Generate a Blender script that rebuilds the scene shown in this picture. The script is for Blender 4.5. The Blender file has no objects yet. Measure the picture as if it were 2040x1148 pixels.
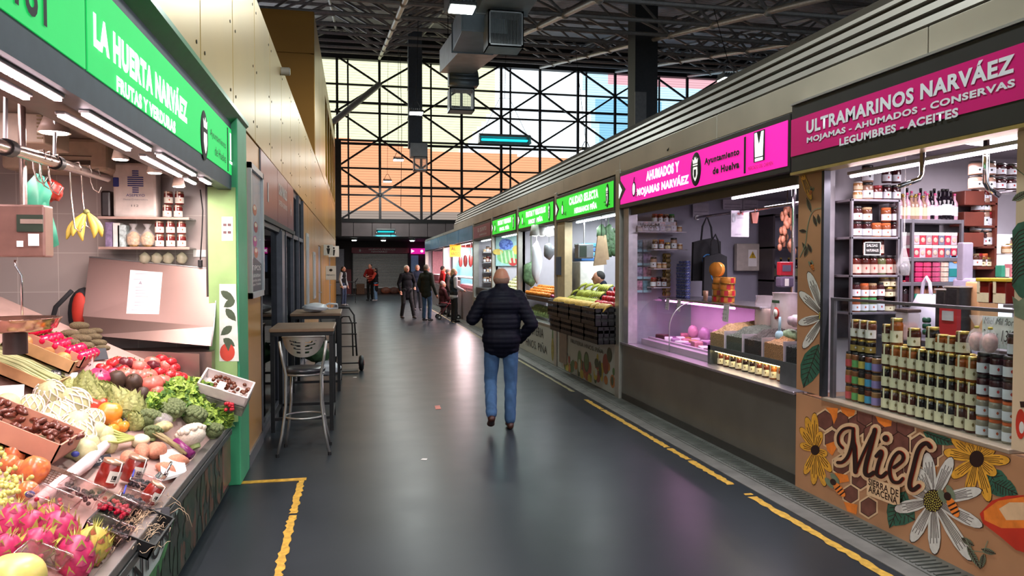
import bpy, bmesh, math, random
from mathutils import Vector as V, Matrix as MX, Euler
from math import pi, sin, cos, radians as RD
rnd = random.Random(7)
SC = bpy.context.scene
COL = SC.collection
# ------------------------------------------------------------------ camera
F_PX, H_CAM = 1480.0, 1.70
YAW = math.atan(310 / F_PX)
PIT = -math.atan(44 / F_PX)
cd = bpy.data.cameras.new('camera')
cam = bpy.data.objects.new('camera', cd)
COL.objects.link(cam)
cam.location = (0, 0, H_CAM)
cam.rotation_euler = (pi / 2 + PIT, 0, -YAW)
cd.sensor_width = 36
cd.lens = 36 * F_PX / 2040
cd.clip_start = .05
cd.clip_end = 300
SC.camera = cam
_f = V((sin(YAW) * cos(PIT), cos(YAW) * cos(PIT), sin(PIT)))
_r = V((cos(YAW), -sin(YAW), 0))
_u = _r.cross(_f)
def ray(u, v):
 return _f * F_PX + _r * (u - 1020) - _u * (v - 574)
def hx(u, v, x):            # point of the plane x = const seen at a pixel of the photograph
 d = ray(u, v)
 return V((0, 0, H_CAM)) + d * (x / d.x)
def hy(u, v, y):
 d = ray(u, v)
 return V((0, 0, H_CAM)) + d * (y / d.y)
def hz(u, v, z):
 d = ray(u, v)
 return V((0, 0, H_CAM)) + d * ((z - H_CAM) / d.z)
# ------------------------------------------------------------------ world, light, exposure
SC.view_settings.view_transform = 'Standard'
SC.view_settings.look = 'None'
SC.view_settings.gamma = 1
SC.view_settings.use_curve_mapping = False
SC.view_settings.exposure = 0.0
W = bpy.data.worlds.new('overcast_sky')
SC.world = W
W.use_nodes = True
bg = W.node_tree.nodes['Background']
bg.inputs['Color'].default_value = (.86, .93, 1.0, 1)
bg.inputs['Strength'].default_value = 2.1
def area(name, loc, size, power, col=(1, 1, 1), rot=(0, 0, 0), spread=pi):
 l = bpy.data.lights.new(name, 'AREA')
 l.shape = 'RECTANGLE'
 l.size, l.size_y = size
 l.energy = power
 l.color = col
 l.spread = spread
 o = bpy.data.objects.new(name, l)
 COL.objects.link(o)
 o.location = loc
 o.rotation_euler = rot
 return o
# ------------------------------------------------------------------ materials
def lin(h):
 if isinstance(h, str):
  h = [int(h[i:i + 2], 16) / 255 for i in (0, 2, 4)]
  h = [c / 12.92 if c <= .04045 else ((c + .055) / 1.055) ** 2.4 for c in h]
 return (h[0], h[1], h[2], 1)
_M = {}
def M(name, col=None, rough=.5, metal=0, var=.12, sc=12, emit=0, bump=0, trans=0, alpha=1, col2=None, spec=None):
 if name in _M:
  return _M[name]
 m = bpy.data.materials.new(name)
 m.use_nodes = True
 nt = m.node_tree
 b = nt.nodes['Principled BSDF']
 c = lin(col)
 tc = nt.nodes.new('ShaderNodeTexCoord')
 nz = nt.nodes.new('ShaderNodeTexNoise')
 nz.inputs['Scale'].default_value = sc
 nz.inputs['Detail'].default_value = 4
 nt.links.new(tc.outputs['Object'], nz.inputs['Vector'])
 rp = nt.nodes.new('ShaderNodeValToRGB')
 rp.color_ramp.elements[0].position = .3
 rp.color_ramp.elements[1].position = .7
 d = lin(col2) if col2 else tuple(min(1, x * (1 + var)) for x in c[:3]) + (1,)
 rp.color_ramp.elements[0].color = c if col2 else tuple(x * (1 - var) for x in c[:3]) + (1,)
 rp.color_ramp.elements[1].color = d
 nt.links.new(nz.outputs['Fac'], rp.inputs['Fac'])
 nt.links.new(rp.outputs['Color'], b.inputs['Base Color'])
 b.inputs['Roughness'].default_value = rough
 b.inputs['Metallic'].default_value = metal
 if spec is not None:
  b.inputs['Specular IOR Level'].default_value = spec
 if trans:
  b.inputs['Transmission Weight'].default_value = trans
 if alpha < 1:
  b.inputs['Alpha'].default_value = alpha
 if emit:
  nt.links.new(rp.outputs['Color'], b.inputs['Emission Color'])
  b.inputs['Emission Strength'].default_value = emit
 if bump:
  bp = nt.nodes.new('ShaderNodeBump')
  bp.inputs['Strength'].default_value = bump
  bp.inputs['Distance'].default_value = .01
  nt.links.new(nz.outputs['Fac'], bp.inputs['Height'])
  nt.links.new(bp.outputs['Normal'], b.inputs['Normal'])
 _M[name] = m
 return m
def glass(name, col='ffffff', a=.12, rough=.03):
 """thin pane: mostly clear, with a glossy reflection"""
 if name in _M:
  return _M[name]
 m = bpy.data.materials.new(name)
 m.use_nodes = True
 nt = m.node_tree
 nt.nodes.clear()
 out = nt.nodes.new('ShaderNodeOutputMaterial')
 tr = nt.nodes.new('ShaderNodeBsdfTransparent')
 tr.inputs['Color'].default_value = lin(col)
 gl = nt.nodes.new('ShaderNodeBsdfGlossy')
 gl.inputs['Roughness'].default_value = rough
 mx = nt.nodes.new('ShaderNodeMixShader')
 mx.inputs[0].default_value = a
 nt.links.new(tr.outputs[0], mx.inputs[1])
 nt.links.new(gl.outputs[0], mx.inputs[2])
 nt.links.new(mx.outputs[0], out.inputs[0])
 _M[name] = m
 return m
def film(name, col='ffffff', a=.35):
 """translucent plastic film: clear mixed with diffuse"""
 if name in _M:
  return _M[name]
 m = bpy.data.materials.new(name)
 m.use_nodes = True
 nt = m.node_tree
 nt.nodes.clear()
 out = nt.nodes.new('ShaderNodeOutputMaterial')
 tr = nt.nodes.new('ShaderNodeBsdfTransparent')
 pb = nt.nodes.new('ShaderNodeBsdfPrincipled')
 pb.inputs['Base Color'].default_value = lin(col)
 pb.inputs['Roughness'].default_value = .12
 mx = nt.nodes.new('ShaderNodeMixShader')
 mx.inputs[0].default_value = a
 nt.links.new(tr.outputs[0], mx.inputs[1])
 nt.links.new(pb.outputs[0], mx.inputs[2])
 nt.links.new(mx.outputs[0], out.inputs[0])
 _M[name] = m
 return m
def glow(name, col, s):
 return M(name, col, rough=.6, var=.02, emit=s)
steel = M('brushed_steel', 'b4b6b6', .32, .9, .08, 6)
steel_d = M('dark_steel', '6a6c6c', .4, .8, .1, 6)
alu = M('aluminium_frame', 'b9babb', .38, .75, .06, 8)
galv = M('galvanised_duct', 'b4babe', .42, .3, .14, 3)
black = M('black_metal', '1a1a1c', .5, .3)
blackp = M('black_plastic', '141416', .45)
white = M('white_paint', 'e8e6e2', .5, 0, .03)
paper = M('paper', 'ece8e4', .8, 0, .03)
cream = M('cream_label', 'e2dcc0', .6, 0, .08, 40)
card = M('cardboard', 'c2976b', .85, 0, .1, 15)
wood = M('table_wood', '8a6a4c', .5, 0, .2, 6)
navyink = M('navy_ink', '2b3480', .6)
blackink = M('black_ink', '161414', .6)
redink = M('red_ink', 'b52a2a', .6)
foil = glass('clear_glass', 'ffffff', .07)
pane = glass('case_glass', 'f6fafa', .045)
bag_w = film('white_bag_film', 'f2f4f8', .65)
cello = film('cellophane', 'ffffff', .18)
# ------------------------------------------------------------------ mesh builder
class MB:
 def __init__(s):
  s.v, s.f, s.mi, s.sm = [], [], [], []
 def add(s, vs, fs, mi=0, sm=False, mx=None):
  o = len(s.v)
  if mx is not None:
   vs = [mx @ V(p) for p in vs]
  s.v += [tuple(p) for p in vs]
  s.f += [tuple(i + o for i in f) for f in fs]
  s.mi += [mi] * len(fs)
  s.sm += [sm] * len(fs)
  return s
 def box(s, x0, x1, y0, y1, z0, z1, mi=0, mx=None):
  vs = [(x, y, z) for x in (x0, x1) for y in (y0, y1) for z in (z0, z1)]
  return s.add(vs, [(0, 1, 3, 2), (4, 6, 7, 5), (0, 4, 5, 1), (2, 3, 7, 6), (0, 2, 6, 4), (1, 5, 7, 3)], mi, False, mx)
 def bbox(s, x0, x1, y0, y1, z0, z1, b=.01, mi=0, mx=None):
  """box with bevelled edges"""
  bm = bmesh.new()
  bmesh.ops.create_cube(bm, size=1)
  for v in bm.verts:
   v.co = V((x0 + (v.co.x + .5) * (x1 - x0), y0 + (v.co.y + .5) * (y1 - y0), z0 + (v.co.z + .5) * (z1 - z0)))
  bmesh.ops.bevel(bm, geom=list(bm.edges), offset=b, segments=2, affect='EDGES', profile=.5)
  vs = [v.co.copy() for v in bm.verts]
  fs = [[v.index for v in f.verts] for f in bm.faces]
  bm.free()
  return s.add(vs, fs, mi, False, mx)
 def cyl(s, a, b, r0, r1=None, n=12, mi=0, caps=True, mx=None):
  a, b = V(a), V(b)
  r1 = r0 if r1 is None else r1
  d = (b - a)
  if d.length < 1e-7:
   return s
  d.normalize()
  t = d.orthogonal().normalized()
  w = d.cross(t)
  vs = [a + (t * cos(2 * pi * i / n) + w * sin(2 * pi * i / n)) * r0 for i in range(n)]
  vs += [b + (t * cos(2 * pi * i / n) + w * sin(2 * pi * i / n)) * r1 for i in range(n)]
  s.add(vs, [(i, (i + 1) % n, n + (i + 1) % n, n + i) for i in range(n)], mi, n > 6, mx)
  if caps:
   s.add(vs[:n], [tuple(reversed(range(n)))], mi, False, mx)
   s.add(vs[n:], [tuple(range(n))], mi, False, mx)
  return s
 def bar(s, a, b, w, h=None, mi=0):
  """square bar from a to b"""
  a, b = V(a), V(b)
  h = w if h is None else h
  d = (b - a).normalized()
  up = V((0, 0, 1)) if abs(d.z) < .95 else V((0, 1, 0))
  t = d.cross(up).normalized() * w / 2
  q = t.cross(d).normalized() * h / 2
  vs = [p + i * t + j * q for p in (a, b) for i, j in ((-1, -1), (1, -1), (1, 1), (-1, 1))]
  return s.add(vs, [(3, 2, 1, 0), (4, 5, 6, 7), (0, 1, 5, 4), (1, 2, 6, 5), (2, 3, 7, 6), (3, 0, 4, 7)], mi)
 def tube(s, pts, r, n=8, mi=0, closed=False, mx=None):
  pts = [V(p) for p in pts]
  m = len(pts)
  rr = r if isinstance(r, (list, tuple)) else [r] * m
  vs = []
  t = None
  for i, p in enumerate(pts):
   if closed:
    d = (pts[(i + 1) % m] - pts[i - 1])
   else:
    d = pts[min(i + 1, m - 1)] - pts[max(i - 1, 0)]
   if d.length < 1e-9:
    d = V((0, 0, 1))
   d.normalize()
   if t is None:
    t = d.orthogonal().normalized()
   t = (t - d * t.dot(d))
   t = t.normalized() if t.length > 1e-6 else d.orthogonal().normalized()
   w = d.cross(t)
   vs += [p + (t * cos(2 * pi * k / n) + w * sin(2 * pi * k / n)) * rr[i] for k in range(n)]
  fs = []
  for i in range(m if closed else m - 1):
   j = (i + 1) % m
   fs += [(i * n + k, i * n + (k + 1) % n, j * n + (k + 1) % n, j * n + k) for k in range(n)]
  if not closed:
   fs += [tuple(reversed(range(n))), tuple(range((m - 1) * n, m * n))]
  return s.add(vs, fs, mi, True, mx)
 def lathe(s, prof, c=(0, 0, 0), n=20, mi=0, mx=None, flute=0, nf=0, cap=True):
  """profile [(r,z),...] turned about z"""
  vs = []
  for r, z in prof:
   for k in range(n):
    a = 2 * pi * k / n
    q = r * (1 + flute * cos(nf * a)) if nf else r
    vs.append((c[0] + q * cos(a), c[1] + q * sin(a), c[2] + z))
  fs = []
  for i in range(len(prof) - 1):
   fs += [(i * n + k, i * n + (k + 1) % n, (i + 1) * n + (k + 1) % n, (i + 1) * n + k) for k in range(n)]
  if cap:
   fs += [tuple(reversed(range(n))), tuple(range((len(prof) - 1) * n, len(prof) * n))]
  return s.add(vs, fs, mi, True, mx)
 def ell(s, c, r, n=14, m=9, mi=0, mx=None, fn=None):
  """ellipsoid; fn(unit vector) scales the radius"""
  r = (r, r, r) if not isinstance(r, (tuple, list)) else r
  vs = [(0, 0, 1)]
  for i in range(1, m):
   t = pi * i / m
   vs += [(sin(t) * cos(2 * pi * k / n), sin(t) * sin(2 * pi * k / n), cos(t)) for k in range(n)]
  vs.append((0, 0, -1))
  fs = [(0, 1 + k, 1 + (k + 1) % n) for k in range(n)]
  for i in range(m - 2):
   a = 1 + i * n
   fs += [(a + k, a + n + k, a + n + (k + 1) % n, a + (k + 1) % n) for k in range(n)]
  a = 1 + (m - 2) * n
  L = len(vs) - 1
  fs += [(a + k, L, a + (k + 1) % n) for k in range(n)]
  out = []
  for p in vs:
   q = fn(V(p)) if fn else 1
   out.append((c[0] + p[0] * r[0] * q, c[1] + p[1] * r[1] * q, c[2] + p[2] * r[2] * q))
  return s.add(out, fs, mi, True, mx)
 def prism(s, pts, d, mi=0, sm=False):
  """polygon of 3D points pushed by vector d"""
  n = len(pts)
  a = [V(p) for p in pts]
  b = [p + V(d) for p in a]
  return s.add(a + b, [tuple(reversed(range(n))), tuple(range(n, 2 * n))] + [(i, (i + 1) % n, n + (i + 1) % n, n + i) for i in range(n)], mi, sm)
 def quad(s, *p, mi=0):
  return s.add(list(p), [tuple(range(len(p)))], mi)
 def build(s, name, mats, parent=None, origin=None, kind=None, subsurf=0, solid=0):
  me = bpy.data.meshes.new(name)
  mats = mats if isinstance(mats, (list, tuple)) else [mats]
  pv = [V(p) for p in s.v]
  if parent is not None:
   org = wloc(parent)
  elif origin is not None:
   org = V(origin)
  elif pv:
   xs, ys, zs = [p.x for p in pv], [p.y for p in pv], [p.z for p in pv]
   org = V(((min(xs) + max(xs)) / 2, (min(ys) + max(ys)) / 2, min(zs)))
  else:
   org = V((0, 0, 0))
  me.from_pydata([p - org for p in pv], [], s.f)
  for m in mats:
   me.materials.append(m)
  me.polygons.foreach_set('material_index', s.mi)
  me.polygons.foreach_set('use_smooth', s.sm)
  me.update()
  me.validate()
  o = bpy.data.objects.new(name, me)
  COL.objects.link(o)
  if parent is not None:
   o.parent = parent
  else:
   o.location = org
  if kind:
   o['kind'] = kind
  if solid:
   q = o.modifiers.new('thickness', 'SOLIDIFY')
   q.thickness = solid
   q.offset = 0
  if subsurf:
   q = o.modifiers.new('smooth', 'SUBSURF')
   q.levels = q.render_levels = subsurf
  return o
def wloc(o):
 p = V((0, 0, 0))
 while o is not None:
  p += o.location
  o = o.parent
 return p
def tag(o, label, cat, group=None):
 o['label'] = label
 o['category'] = cat
 if group:
  o['group'] = group
 return o
def thing(name, label, cat, loc=(0, 0, 0), group=None):
 o = bpy.data.objects.new(name, None)
 o.empty_display_size = .1
 COL.objects.link(o)
 o.location = loc
 return tag(o, label, cat, group)
_kids = {}
def kids(o):
 return [c for c in bpy.data.objects if c.parent is o]
def dup(root, loc, rot=None, label=None, group=None, scale=None, ch=None):
 """copy of a thing with copies of its parts and sub-parts"""
 if root.name not in _kids:
  _kids[root.name] = [(c, kids(c)) for c in kids(root)]
 r = root.copy()
 COL.objects.link(r)
 r.location = loc
 if rot is not None:
  r.rotation_euler = rot if isinstance(rot, (tuple, list, Euler)) else (0, 0, rot)
 if scale is not None:
  r.scale = scale if isinstance(scale, (tuple, list)) else (scale,) * 3
 if label:
  r['label'] = label
 if group:
  r['group'] = group
 for c, gs in _kids[root.name]:
  q = c.copy()
  COL.objects.link(q)
  q.parent = r
  for g in gs:
   w = g.copy()
   COL.objects.link(w)
   w.parent = q
 return r
class Proto:
 """first place() moves the thing itself, the later ones copy it"""
 def __init__(s, root):
  s.root, s.used = root, False
 def place(s, loc, rot=None, label=None, group=None, scale=None):
  if s.used:
   return dup(s.root, loc, rot, label, group, scale)
  if s.root.name not in _kids:
   _kids[s.root.name] = [(c, kids(c)) for c in kids(s.root)]
  s.used = True
  r = s.root
  r.location = loc
  if rot is not None:
   r.rotation_euler = rot if isinstance(rot, (tuple, list, Euler)) else (0, 0, rot)
  if scale is not None:
   r.scale = scale if isinstance(scale, (tuple, list)) else (scale,) * 3
  if label:
   r['label'] = label
  if group:
   r['group'] = group
  return r
NUM = ['first', 'second', 'third', 'fourth', 'fifth', 'sixth', 'seventh', 'eighth', 'ninth', 'tenth', 'eleventh', 'twelfth',
  'thirteenth', 'fourteenth', 'fifteenth', 'sixteenth', 'seventeenth', 'eighteenth', 'nineteenth', 'twentieth', 'twenty-first', 'twenty-second', 'twenty-third', 'twenty-fourth']
def nth(i, n, side='left'):
 other = {'left': 'right', 'top': 'bottom', 'near end': 'far end', 'front': 'back', 'bottom': 'top'}[side]
 if n == 1:
  return 'only'
 if n == 2:
  return ['left', 'right'][i] if side == 'left' else ['first', 'last'][i]
 if i == 0:
  return {'left': 'leftmost', 'top': 'topmost', 'near end': 'nearest', 'front': 'frontmost', 'bottom': 'lowest'}[side]
 if i == n - 1:
  return {'left': 'rightmost', 'top': 'lowest', 'near end': 'farthest', 'front': 'rearmost', 'bottom': 'topmost'}[side]
 return NUM[i] + ' from the ' + side
# text as real raised lettering. frame: 'R' right facade (faces -x), 'L' left facade (faces +x), 'F' faces the camera side (-y)
AX = {'R': (V((0, -1, 0)), V((0, 0, 1))), 'L': (V((0, 1, 0)), V((0, 0, 1))), 'F': (V((1, 0, 0)), V((0, 0, 1))), 'B': (V((-1, 0, 0)), V((0, 0, 1)))}
def text(body, p, w, h, mat, parent, fr='R', bold=.0, shear=0, name='lettering', depth=.003, ax=None):
 """lettering in a w x h box whose lower left corner is p"""
 c = bpy.data.curves.new(name, 'FONT')
 c.body = body
 c.shear = shear
 c.offset = bold
 c.space_character = 1 + bold * 2.2
 c.resolution_u = 3
 c.align_x = 'CENTER'
 c.extrude = 0
 to = bpy.data.objects.new(name, c)
 COL.objects.link(to)
 dg = bpy.context.evaluated_depsgraph_get()
 me = bpy.data.meshes.new_from_object(to.evaluated_get(dg))
 bpy.data.objects.remove(to)
 xs = [v.co.x for v in me.vertices]
 ys = [v.co.y for v in me.vertices]
 x0, x1, y0, y1 = min(xs), max(xs), min(ys), max(ys)
 X, Y = ax or AX[fr]
 N = X.cross(Y)
 P = V(p)
 org = wloc(parent) if parent else P
 for v in me.vertices:
  q = P + X * ((v.co.x - x0) / (x1 - x0) * w) + Y * ((v.co.y - y0) / (y1 - y0) * h) + N * depth
  v.co = q - org
 me.materials.clear()
 me.materials.append(mat)
 me.name = name
 o = bpy.data.objects.new(name, me)
 COL.objects.link(o)
 if parent:
  o.parent = parent
 else:
  o.location = org
 return o
def art(shapes, fn, N, name, parent, mats, d=.0015):
 """flat print: shapes = [(material index, [(u,v),...]), ...]; fn maps (u,v) to a point of the panel; each layer lies on the last"""
 mb = MB()
 for k, (mi, pts) in enumerate(shapes):
  P = [fn(*q) + V(N) * (d + k * .00001) for q in pts]
  mb.add(P, [tuple(range(len(P)))], mi)
 return mb.build(name, mats, parent)
def ngon(cx, cy, rx, ry, n=20, a0=0):
 return [(cx + rx * cos(a0 + 2 * pi * i / n), cy + ry * sin(a0 + 2 * pi * i / n)) for i in range(n)]
# ================================================================== setting
XR, XL, YG = 3.30, -0.90, 40.0
_n = dict(trim=0, window=0, door=0)
def nm(k):
 _n[k] += 1
 return '%s_%d' % (k, _n[k])
def st(mb, name, mats, parent=None):
 return mb.build(name, mats, parent, kind='structure')
def floor_mat():
 m = M('painted_floor', '282d32', .4, 0, .12, 1.3, spec=.11)
 nt = m.node_tree
 b = nt.nodes['Principled BSDF']
 nz = nt.nodes.new('ShaderNodeTexNoise')
 nz.inputs['Scale'].default_value = 2.2
 nz.inputs['Detail'].default_value = 3
 geo = nt.nodes.new('ShaderNodeNewGeometry')
 nt.links.new(geo.outputs['Position'], nz.inputs['Vector'])
 mr = nt.nodes.new('ShaderNodeMapRange')
 mr.inputs['To Min'].default_value = .26
 mr.inputs['To Max'].default_value = .36
 nt.links.new(nz.outputs['Fac'], mr.inputs['Value'])
 nt.links.new(mr.outputs[0], b.inputs['Roughness'])
 n2 = nt.nodes.new('ShaderNodeTexNoise')
 n2.inputs['Scale'].default_value = 70
 n2.inputs['Detail'].default_value = 4
 nt.links.new(geo.outputs['Position'], n2.inputs['Vector'])
 bp = nt.nodes.new('ShaderNodeBump')
 bp.inputs['Strength'].default_value = .02
 bp.inputs['Distance'].default_value = .004
 nt.links.new(n2.outputs['Fac'], bp.inputs['Height'])
 nt.links.new(bp.outputs['Normal'], b.inputs['Normal'])
 return m
st(MB().box(-12, 30, -12, 48, -.2, 0), 'floor', floor_mat())
# yellow paint lines with worn edges
yel = M('yellow_line_paint', 'b08a2c', .65, 0, .3, 25)
def worn_line(x0, x1, y0, y1, seed, gaps=()):
 r = random.Random(seed)
 mb = MB()
 n = int((y1 - y0) / .04)
 Lp, Rp = [], []
 for i in range(n + 1):
  y = y0 + (y1 - y0) * i / n
  Lp.append((x0 + r.uniform(0, .02), y, .003))
  Rp.append((x1 - r.uniform(0, .02), y, .003))
 for i in range(n):
  if r.random() < .98:
   mb.quad(Lp[i], Rp[i], Rp[i + 1], Lp[i + 1])
 return mb
st(worn_line(2.80, 2.88, 5.25, 9.0, 1), nm('trim'), yel)
st(worn_line(2.80, 2.88, 1.5, 5.02, 2), nm('trim'), yel)
st(worn_line(2.82, 2.89, 9.6, 21.5, 3), nm('trim'), M('worn_yellow_paint', '7d7550', .6, 0, .3, 18))
st(worn_line(2.82, 2.89, 22, 35, 33), nm('trim'), M('worn_yellow_paint'))
lw = worn_line(-.47, -.40, 1.0, 6.05, 4)
lw.box(-.90, -.40, 6.05, 6.12, .001, .004)
st(lw, nm('trim'), yel)
# paler strip beside the right stalls, steel drain grille along them
st(MB().box(2.93, 3.06, -2, 36, .0, .006), nm('trim'), M('worn_concrete_edge', '5c5c58', .6, 0, .3, 6))
dr = MB()
dr.box(3.06, 3.30, -1, 36, .0, .012)
for i in range(420):
 dr.box(3.08, 3.24, 2.0 + i * .045, 2.02 + i * .045, .012, .020)
st(dr, nm('trim'), M('drain_steel', '70736f', .5, .6, .25, 5))
# ---- end wall, y = 40 : glazed lattice above, panel band below
def sheet_mat(name, c, mixt=.45):
 m = bpy.data.materials.new(name)
 m.use_nodes = True
 nt = m.node_tree
 nt.nodes.clear()
 out = nt.nodes.new('ShaderNodeOutputMaterial')
 geo = nt.nodes.new('ShaderNodeNewGeometry')
 sep = nt.nodes.new('ShaderNodeSeparateXYZ')
 nt.links.new(geo.outputs['Position'], sep.inputs[0])
 md = nt.nodes.new('ShaderNodeMath')
 md.operation = 'PINGPONG'
 md.inputs[1].default_value = .07
 nt.links.new(sep.outputs['Z'], md.inputs[0])
 rp = nt.nodes.new('ShaderNodeValToRGB')
 L = lin(c)
 rp.color_ramp.elements[0].position = .004
 rp.color_ramp.elements[0].color = tuple(x * .5 for x in L[:3]) + (1,)
 rp.color_ramp.elements[1].position = .016
 rp.color_ramp.elements[1].color = L
 nt.links.new(md.outputs[0], rp.inputs[0])
 tr = nt.nodes.new('ShaderNodeBsdfTransparent')
 tl = nt.nodes.new('ShaderNodeBsdfTranslucent')
 mx = nt.nodes.new('ShaderNodeMixShader')
 mx.inputs[0].default_value = mixt
 for q in (tr, tl):
  nt.links.new(rp.outputs[0], q.inputs['Color'])
 nt.links.new(tr.outputs[0], mx.inputs[1])
 nt.links.new(tl.outputs[0], mx.inputs[2])
 nt.links.new(mx.outputs[0], out.inputs[0])
 return m
SH = [sheet_mat('translucent_yellow_sheet', 'dedab0'), sheet_mat('translucent_orange_sheet', 'e29a70'), sheet_mat('translucent_white_sheet', 'eef2f2'),
  sheet_mat('translucent_pale_blue_sheet', 'b4d0dc'), sheet_mat('translucent_blue_sheet', '80b0ca'), sheet_mat('translucent_grey_sheet', '938276'),
  sheet_mat('translucent_pink_sheet', 'cf9a9e')]
def region(px, pz):
 """which painted field of the end wall a point belongs to (big flat colour fields of the cladding)"""
 if pz < 4.70:
  return 5
 lim = 8.55 - .10 * (px + 2) if px < 4.6 else 7.9 + .0 * px
 if px > 4.6:
  lim = 7.9 - .02 * (px - 4.6)
 if pz < lim:
  return 1
 yb = 7.6 if pz > 10.6 else 7.6 - (10.6 - pz) * .75
 if px < yb:
  return 0
 bl = 12.4 + (12.4 - pz) * .25
 if px < bl:
  return 2
 if pz > 12.0 and px > 14:
  return 6
 if pz < 11.2 and px > 13.1 + (11.2 - pz) * .2 and px < 17.2:
  return 4
 return 3
wm = MB()
cw, ch = .25, .14
nx_, nz_ = int(28 / cw), 60
z0g = 4.07
for j in range(nz_):
 za = z0g + (12.55 - z0g) * j / nz_
 zb = z0g + (12.55 - z0g) * (j + 1) / nz_
 run = None
 for i in range(nx_ + 1):
  k = region(-2 + (i + .5) * cw, (za + zb) / 2) if i < nx_ else None
  if run is None:
   run = (k, i)
  elif k != run[0]:
   xa, xb = -2 + run[1] * cw, -2 + i * cw
   wm.quad((xa, YG + .35, za), (xb, YG + .35, za), (xb, YG + .35, zb), (xa, YG + .35, zb), mi=run[0])
   run = (k, i)
st(wm, nm('window'), SH)
latt = M('lattice_steel', '3c3a3c', .55, .4)
CX = [1.25 + 2.175 * k for k in range(-1, 12)]
lt = MB()
for k, x in enumerate(CX):
 lt.bar((x, YG, z0g), (x, YG, 12.6), .13, .13)
for z in (5.44, 6.85, 8.3, 9.75, 11.2):
 lt.bar((-2, YG + .1, z), (26, YG + .1, z), .09)
for z in (5.9, 8.15, 10.3):
 lt.bar((-2, YG + .25, z), (26, YG + .25, z), .12)
for x in [c + .55 for c in CX[::2]]:
 lt.bar((x, YG + .2, z0g), (x, YG + .2, 12.6), .09)
# crossing diagonals
for k in range(len(CX) - 1):
 xa, xb = CX[k], CX[k + 1]
 even = (k % 2 == 1)
 zs = [5.44, 8.4, 11.25] if even else [4.07, 6.9, 9.8, 12.6]
 zt = [4.07, 6.9, 9.8, 12.6] if even else [5.44, 8.4, 11.25]
 for a in zs:
  for b in zt:
   if abs(a - b) < 1.7:
    lt.bar((xa, YG, a), (xb, YG, b), .095)
for k, x in enumerate(CX):
 for z in ([5.44, 8.4, 11.25] if k % 2 == 1 else [6.9, 9.8]):
  lt.ell((x, YG, z), .13, 8, 6)
st(lt, nm('trim'), latt)
st(MB().box(-2, 26, YG - .15, YG + .3, 3.98, 4.18).box(-1.15, -.72, YG - 1.5, YG - 1.1, 3.2, 8.0), nm('trim'), M('dark_beam', '2c2a2b', .6, .3))
st(MB().box(-2.3, 26, YG - .1, YG + .3, 12.5, 14.3), 'wall_top', M('roof_edge_panel', '2b2a2c', .6, .2))
# panel band with vertical joints
pb = MB()
for i in range(12):
 pb.bbox(-1.1 + i * .97, -1.1 + (i + 1) * .97 - .02, YG - .12, YG - .04, 3.25, 3.98, .01)
st(pb, nm('trim'), M('mauve_grey_panel', '756a6b', .45, .2, .12, 1.5))
st(MB().box(-2, 26, YG - .02, YG + .02, 3.2, 4.0), 'wall_back', M('dark_beam'))
st(MB().box(6.0, 26, YG, YG + .2, 0, 3.3), 'wall_far_right', M('dark_wall', '2a2a2c', .7))
# recess beyond the band : soffit, shuttered stall
st(MB().box(-6, 10, YG, 46.6, 3.2, 3.3), 'ceiling_recess', M('dark_soffit', '2a2526', .6))
st(MB().box(-6, 10, 46.3, 46.5, 0, 3.3), 'wall_end', M('dark_mauve_wall', '352c2e', .7))
st(MB().box(-6, -5.8, YG, 46.4, 0, 3.3), 'wall_recess_left', M('dark_mauve_wall'))
# ---- roof deck (rises toward the end wall) and space frame
def lowz(y):
 return 12.6 - .2 * (40 - y) if y > 8 else 6.2
def deck():
 mb = MB()
 n = 150
 ys = [-12, 8] + [8 + (40.3 - 8) * i / n for i in range(1, n + 1)]
 for a, b in zip(ys[:-1], ys[1:]):
  za, zb = lowz(a) + 1.5, lowz(b) + 1.5
  if a < 8:
   mb.quad((-12, a, za), (30, a, za), (30, b, zb), (-12, b, zb))
  else:   # corrugation
   m = a + (b - a) * .55
   zm = za + (zb - za) * .55
   mb.quad((-12, a, za), (30, a, za), (30, m, zm), (-12, m, zm))
   mb.quad((-12, m, zm), (30, m, zm), (30, m, zm + .09), (-12, m, zm + .09))
   mb.quad((-12, m, zm + .09), (30, m, zm + .09), (30, b, zb + .09), (-12, b, zb + .09))
   mb.quad((-12, b, zb + .09), (30, b, zb + .09), (30, b, zb), (-12, b, zb))
 return mb
st(deck(), 'ceiling', M('roof_deck', 'b8b6ba', .55, .2, .15, 2))
tube_l = M('truss_chord_light', 'd0ccc4', .45, .4)
tube_d = M('truss_steel', 'a2a0a0', .5, .4)
LX = [1.25 + 4.35 * k for k in range(-2, 6)]
NY = [40 - 2.9 * i for i in range(0, 12)]
for x in LX:
 mb = MB()
 mb.cyl((x, NY[-1], lowz(NY[-1])), (x, 40, lowz(40)), .08, n=8)
 for i, y in enumerate(NY):
  mb.ell((x, y, lowz(y)), .13, 8, 6)
 st(mb, nm('trim'), tube_l)
mb = MB()
for y in NY[1:]:
 mb.cyl((LX[0], y, lowz(y)), (LX[-1], y, lowz(y)), .06, n=6)
 mb.cyl((LX[0], y + 1.45, lowz(y) + 1.5), (LX[-1], y + 1.45, lowz(y) + 1.5), .06, n=6)
for x in LX[:-1]:
 mb.cyl((x + 2.175, NY[-1], lowz(NY[-1]) + 1.25), (x + 2.175, 39.8, lowz(39.8) + 1.25), .06, n=6)
st(mb, nm('trim'), tube_d)
mb = MB()
for i, y in enumerate(NY[1:]):
 for x in LX:
  for sx in (-1, 1):
   for sy in (0, 1):
    X, Y = x + sx * 2.175, y + (1.45 if sy else -1.45)
    if LX[0] <= X <= LX[-1] and Y < 40:
     mb.cyl((x, y, lowz(y)), (X, Y, lowz(Y) + 1.3), .045, n=5, caps=False)
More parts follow.
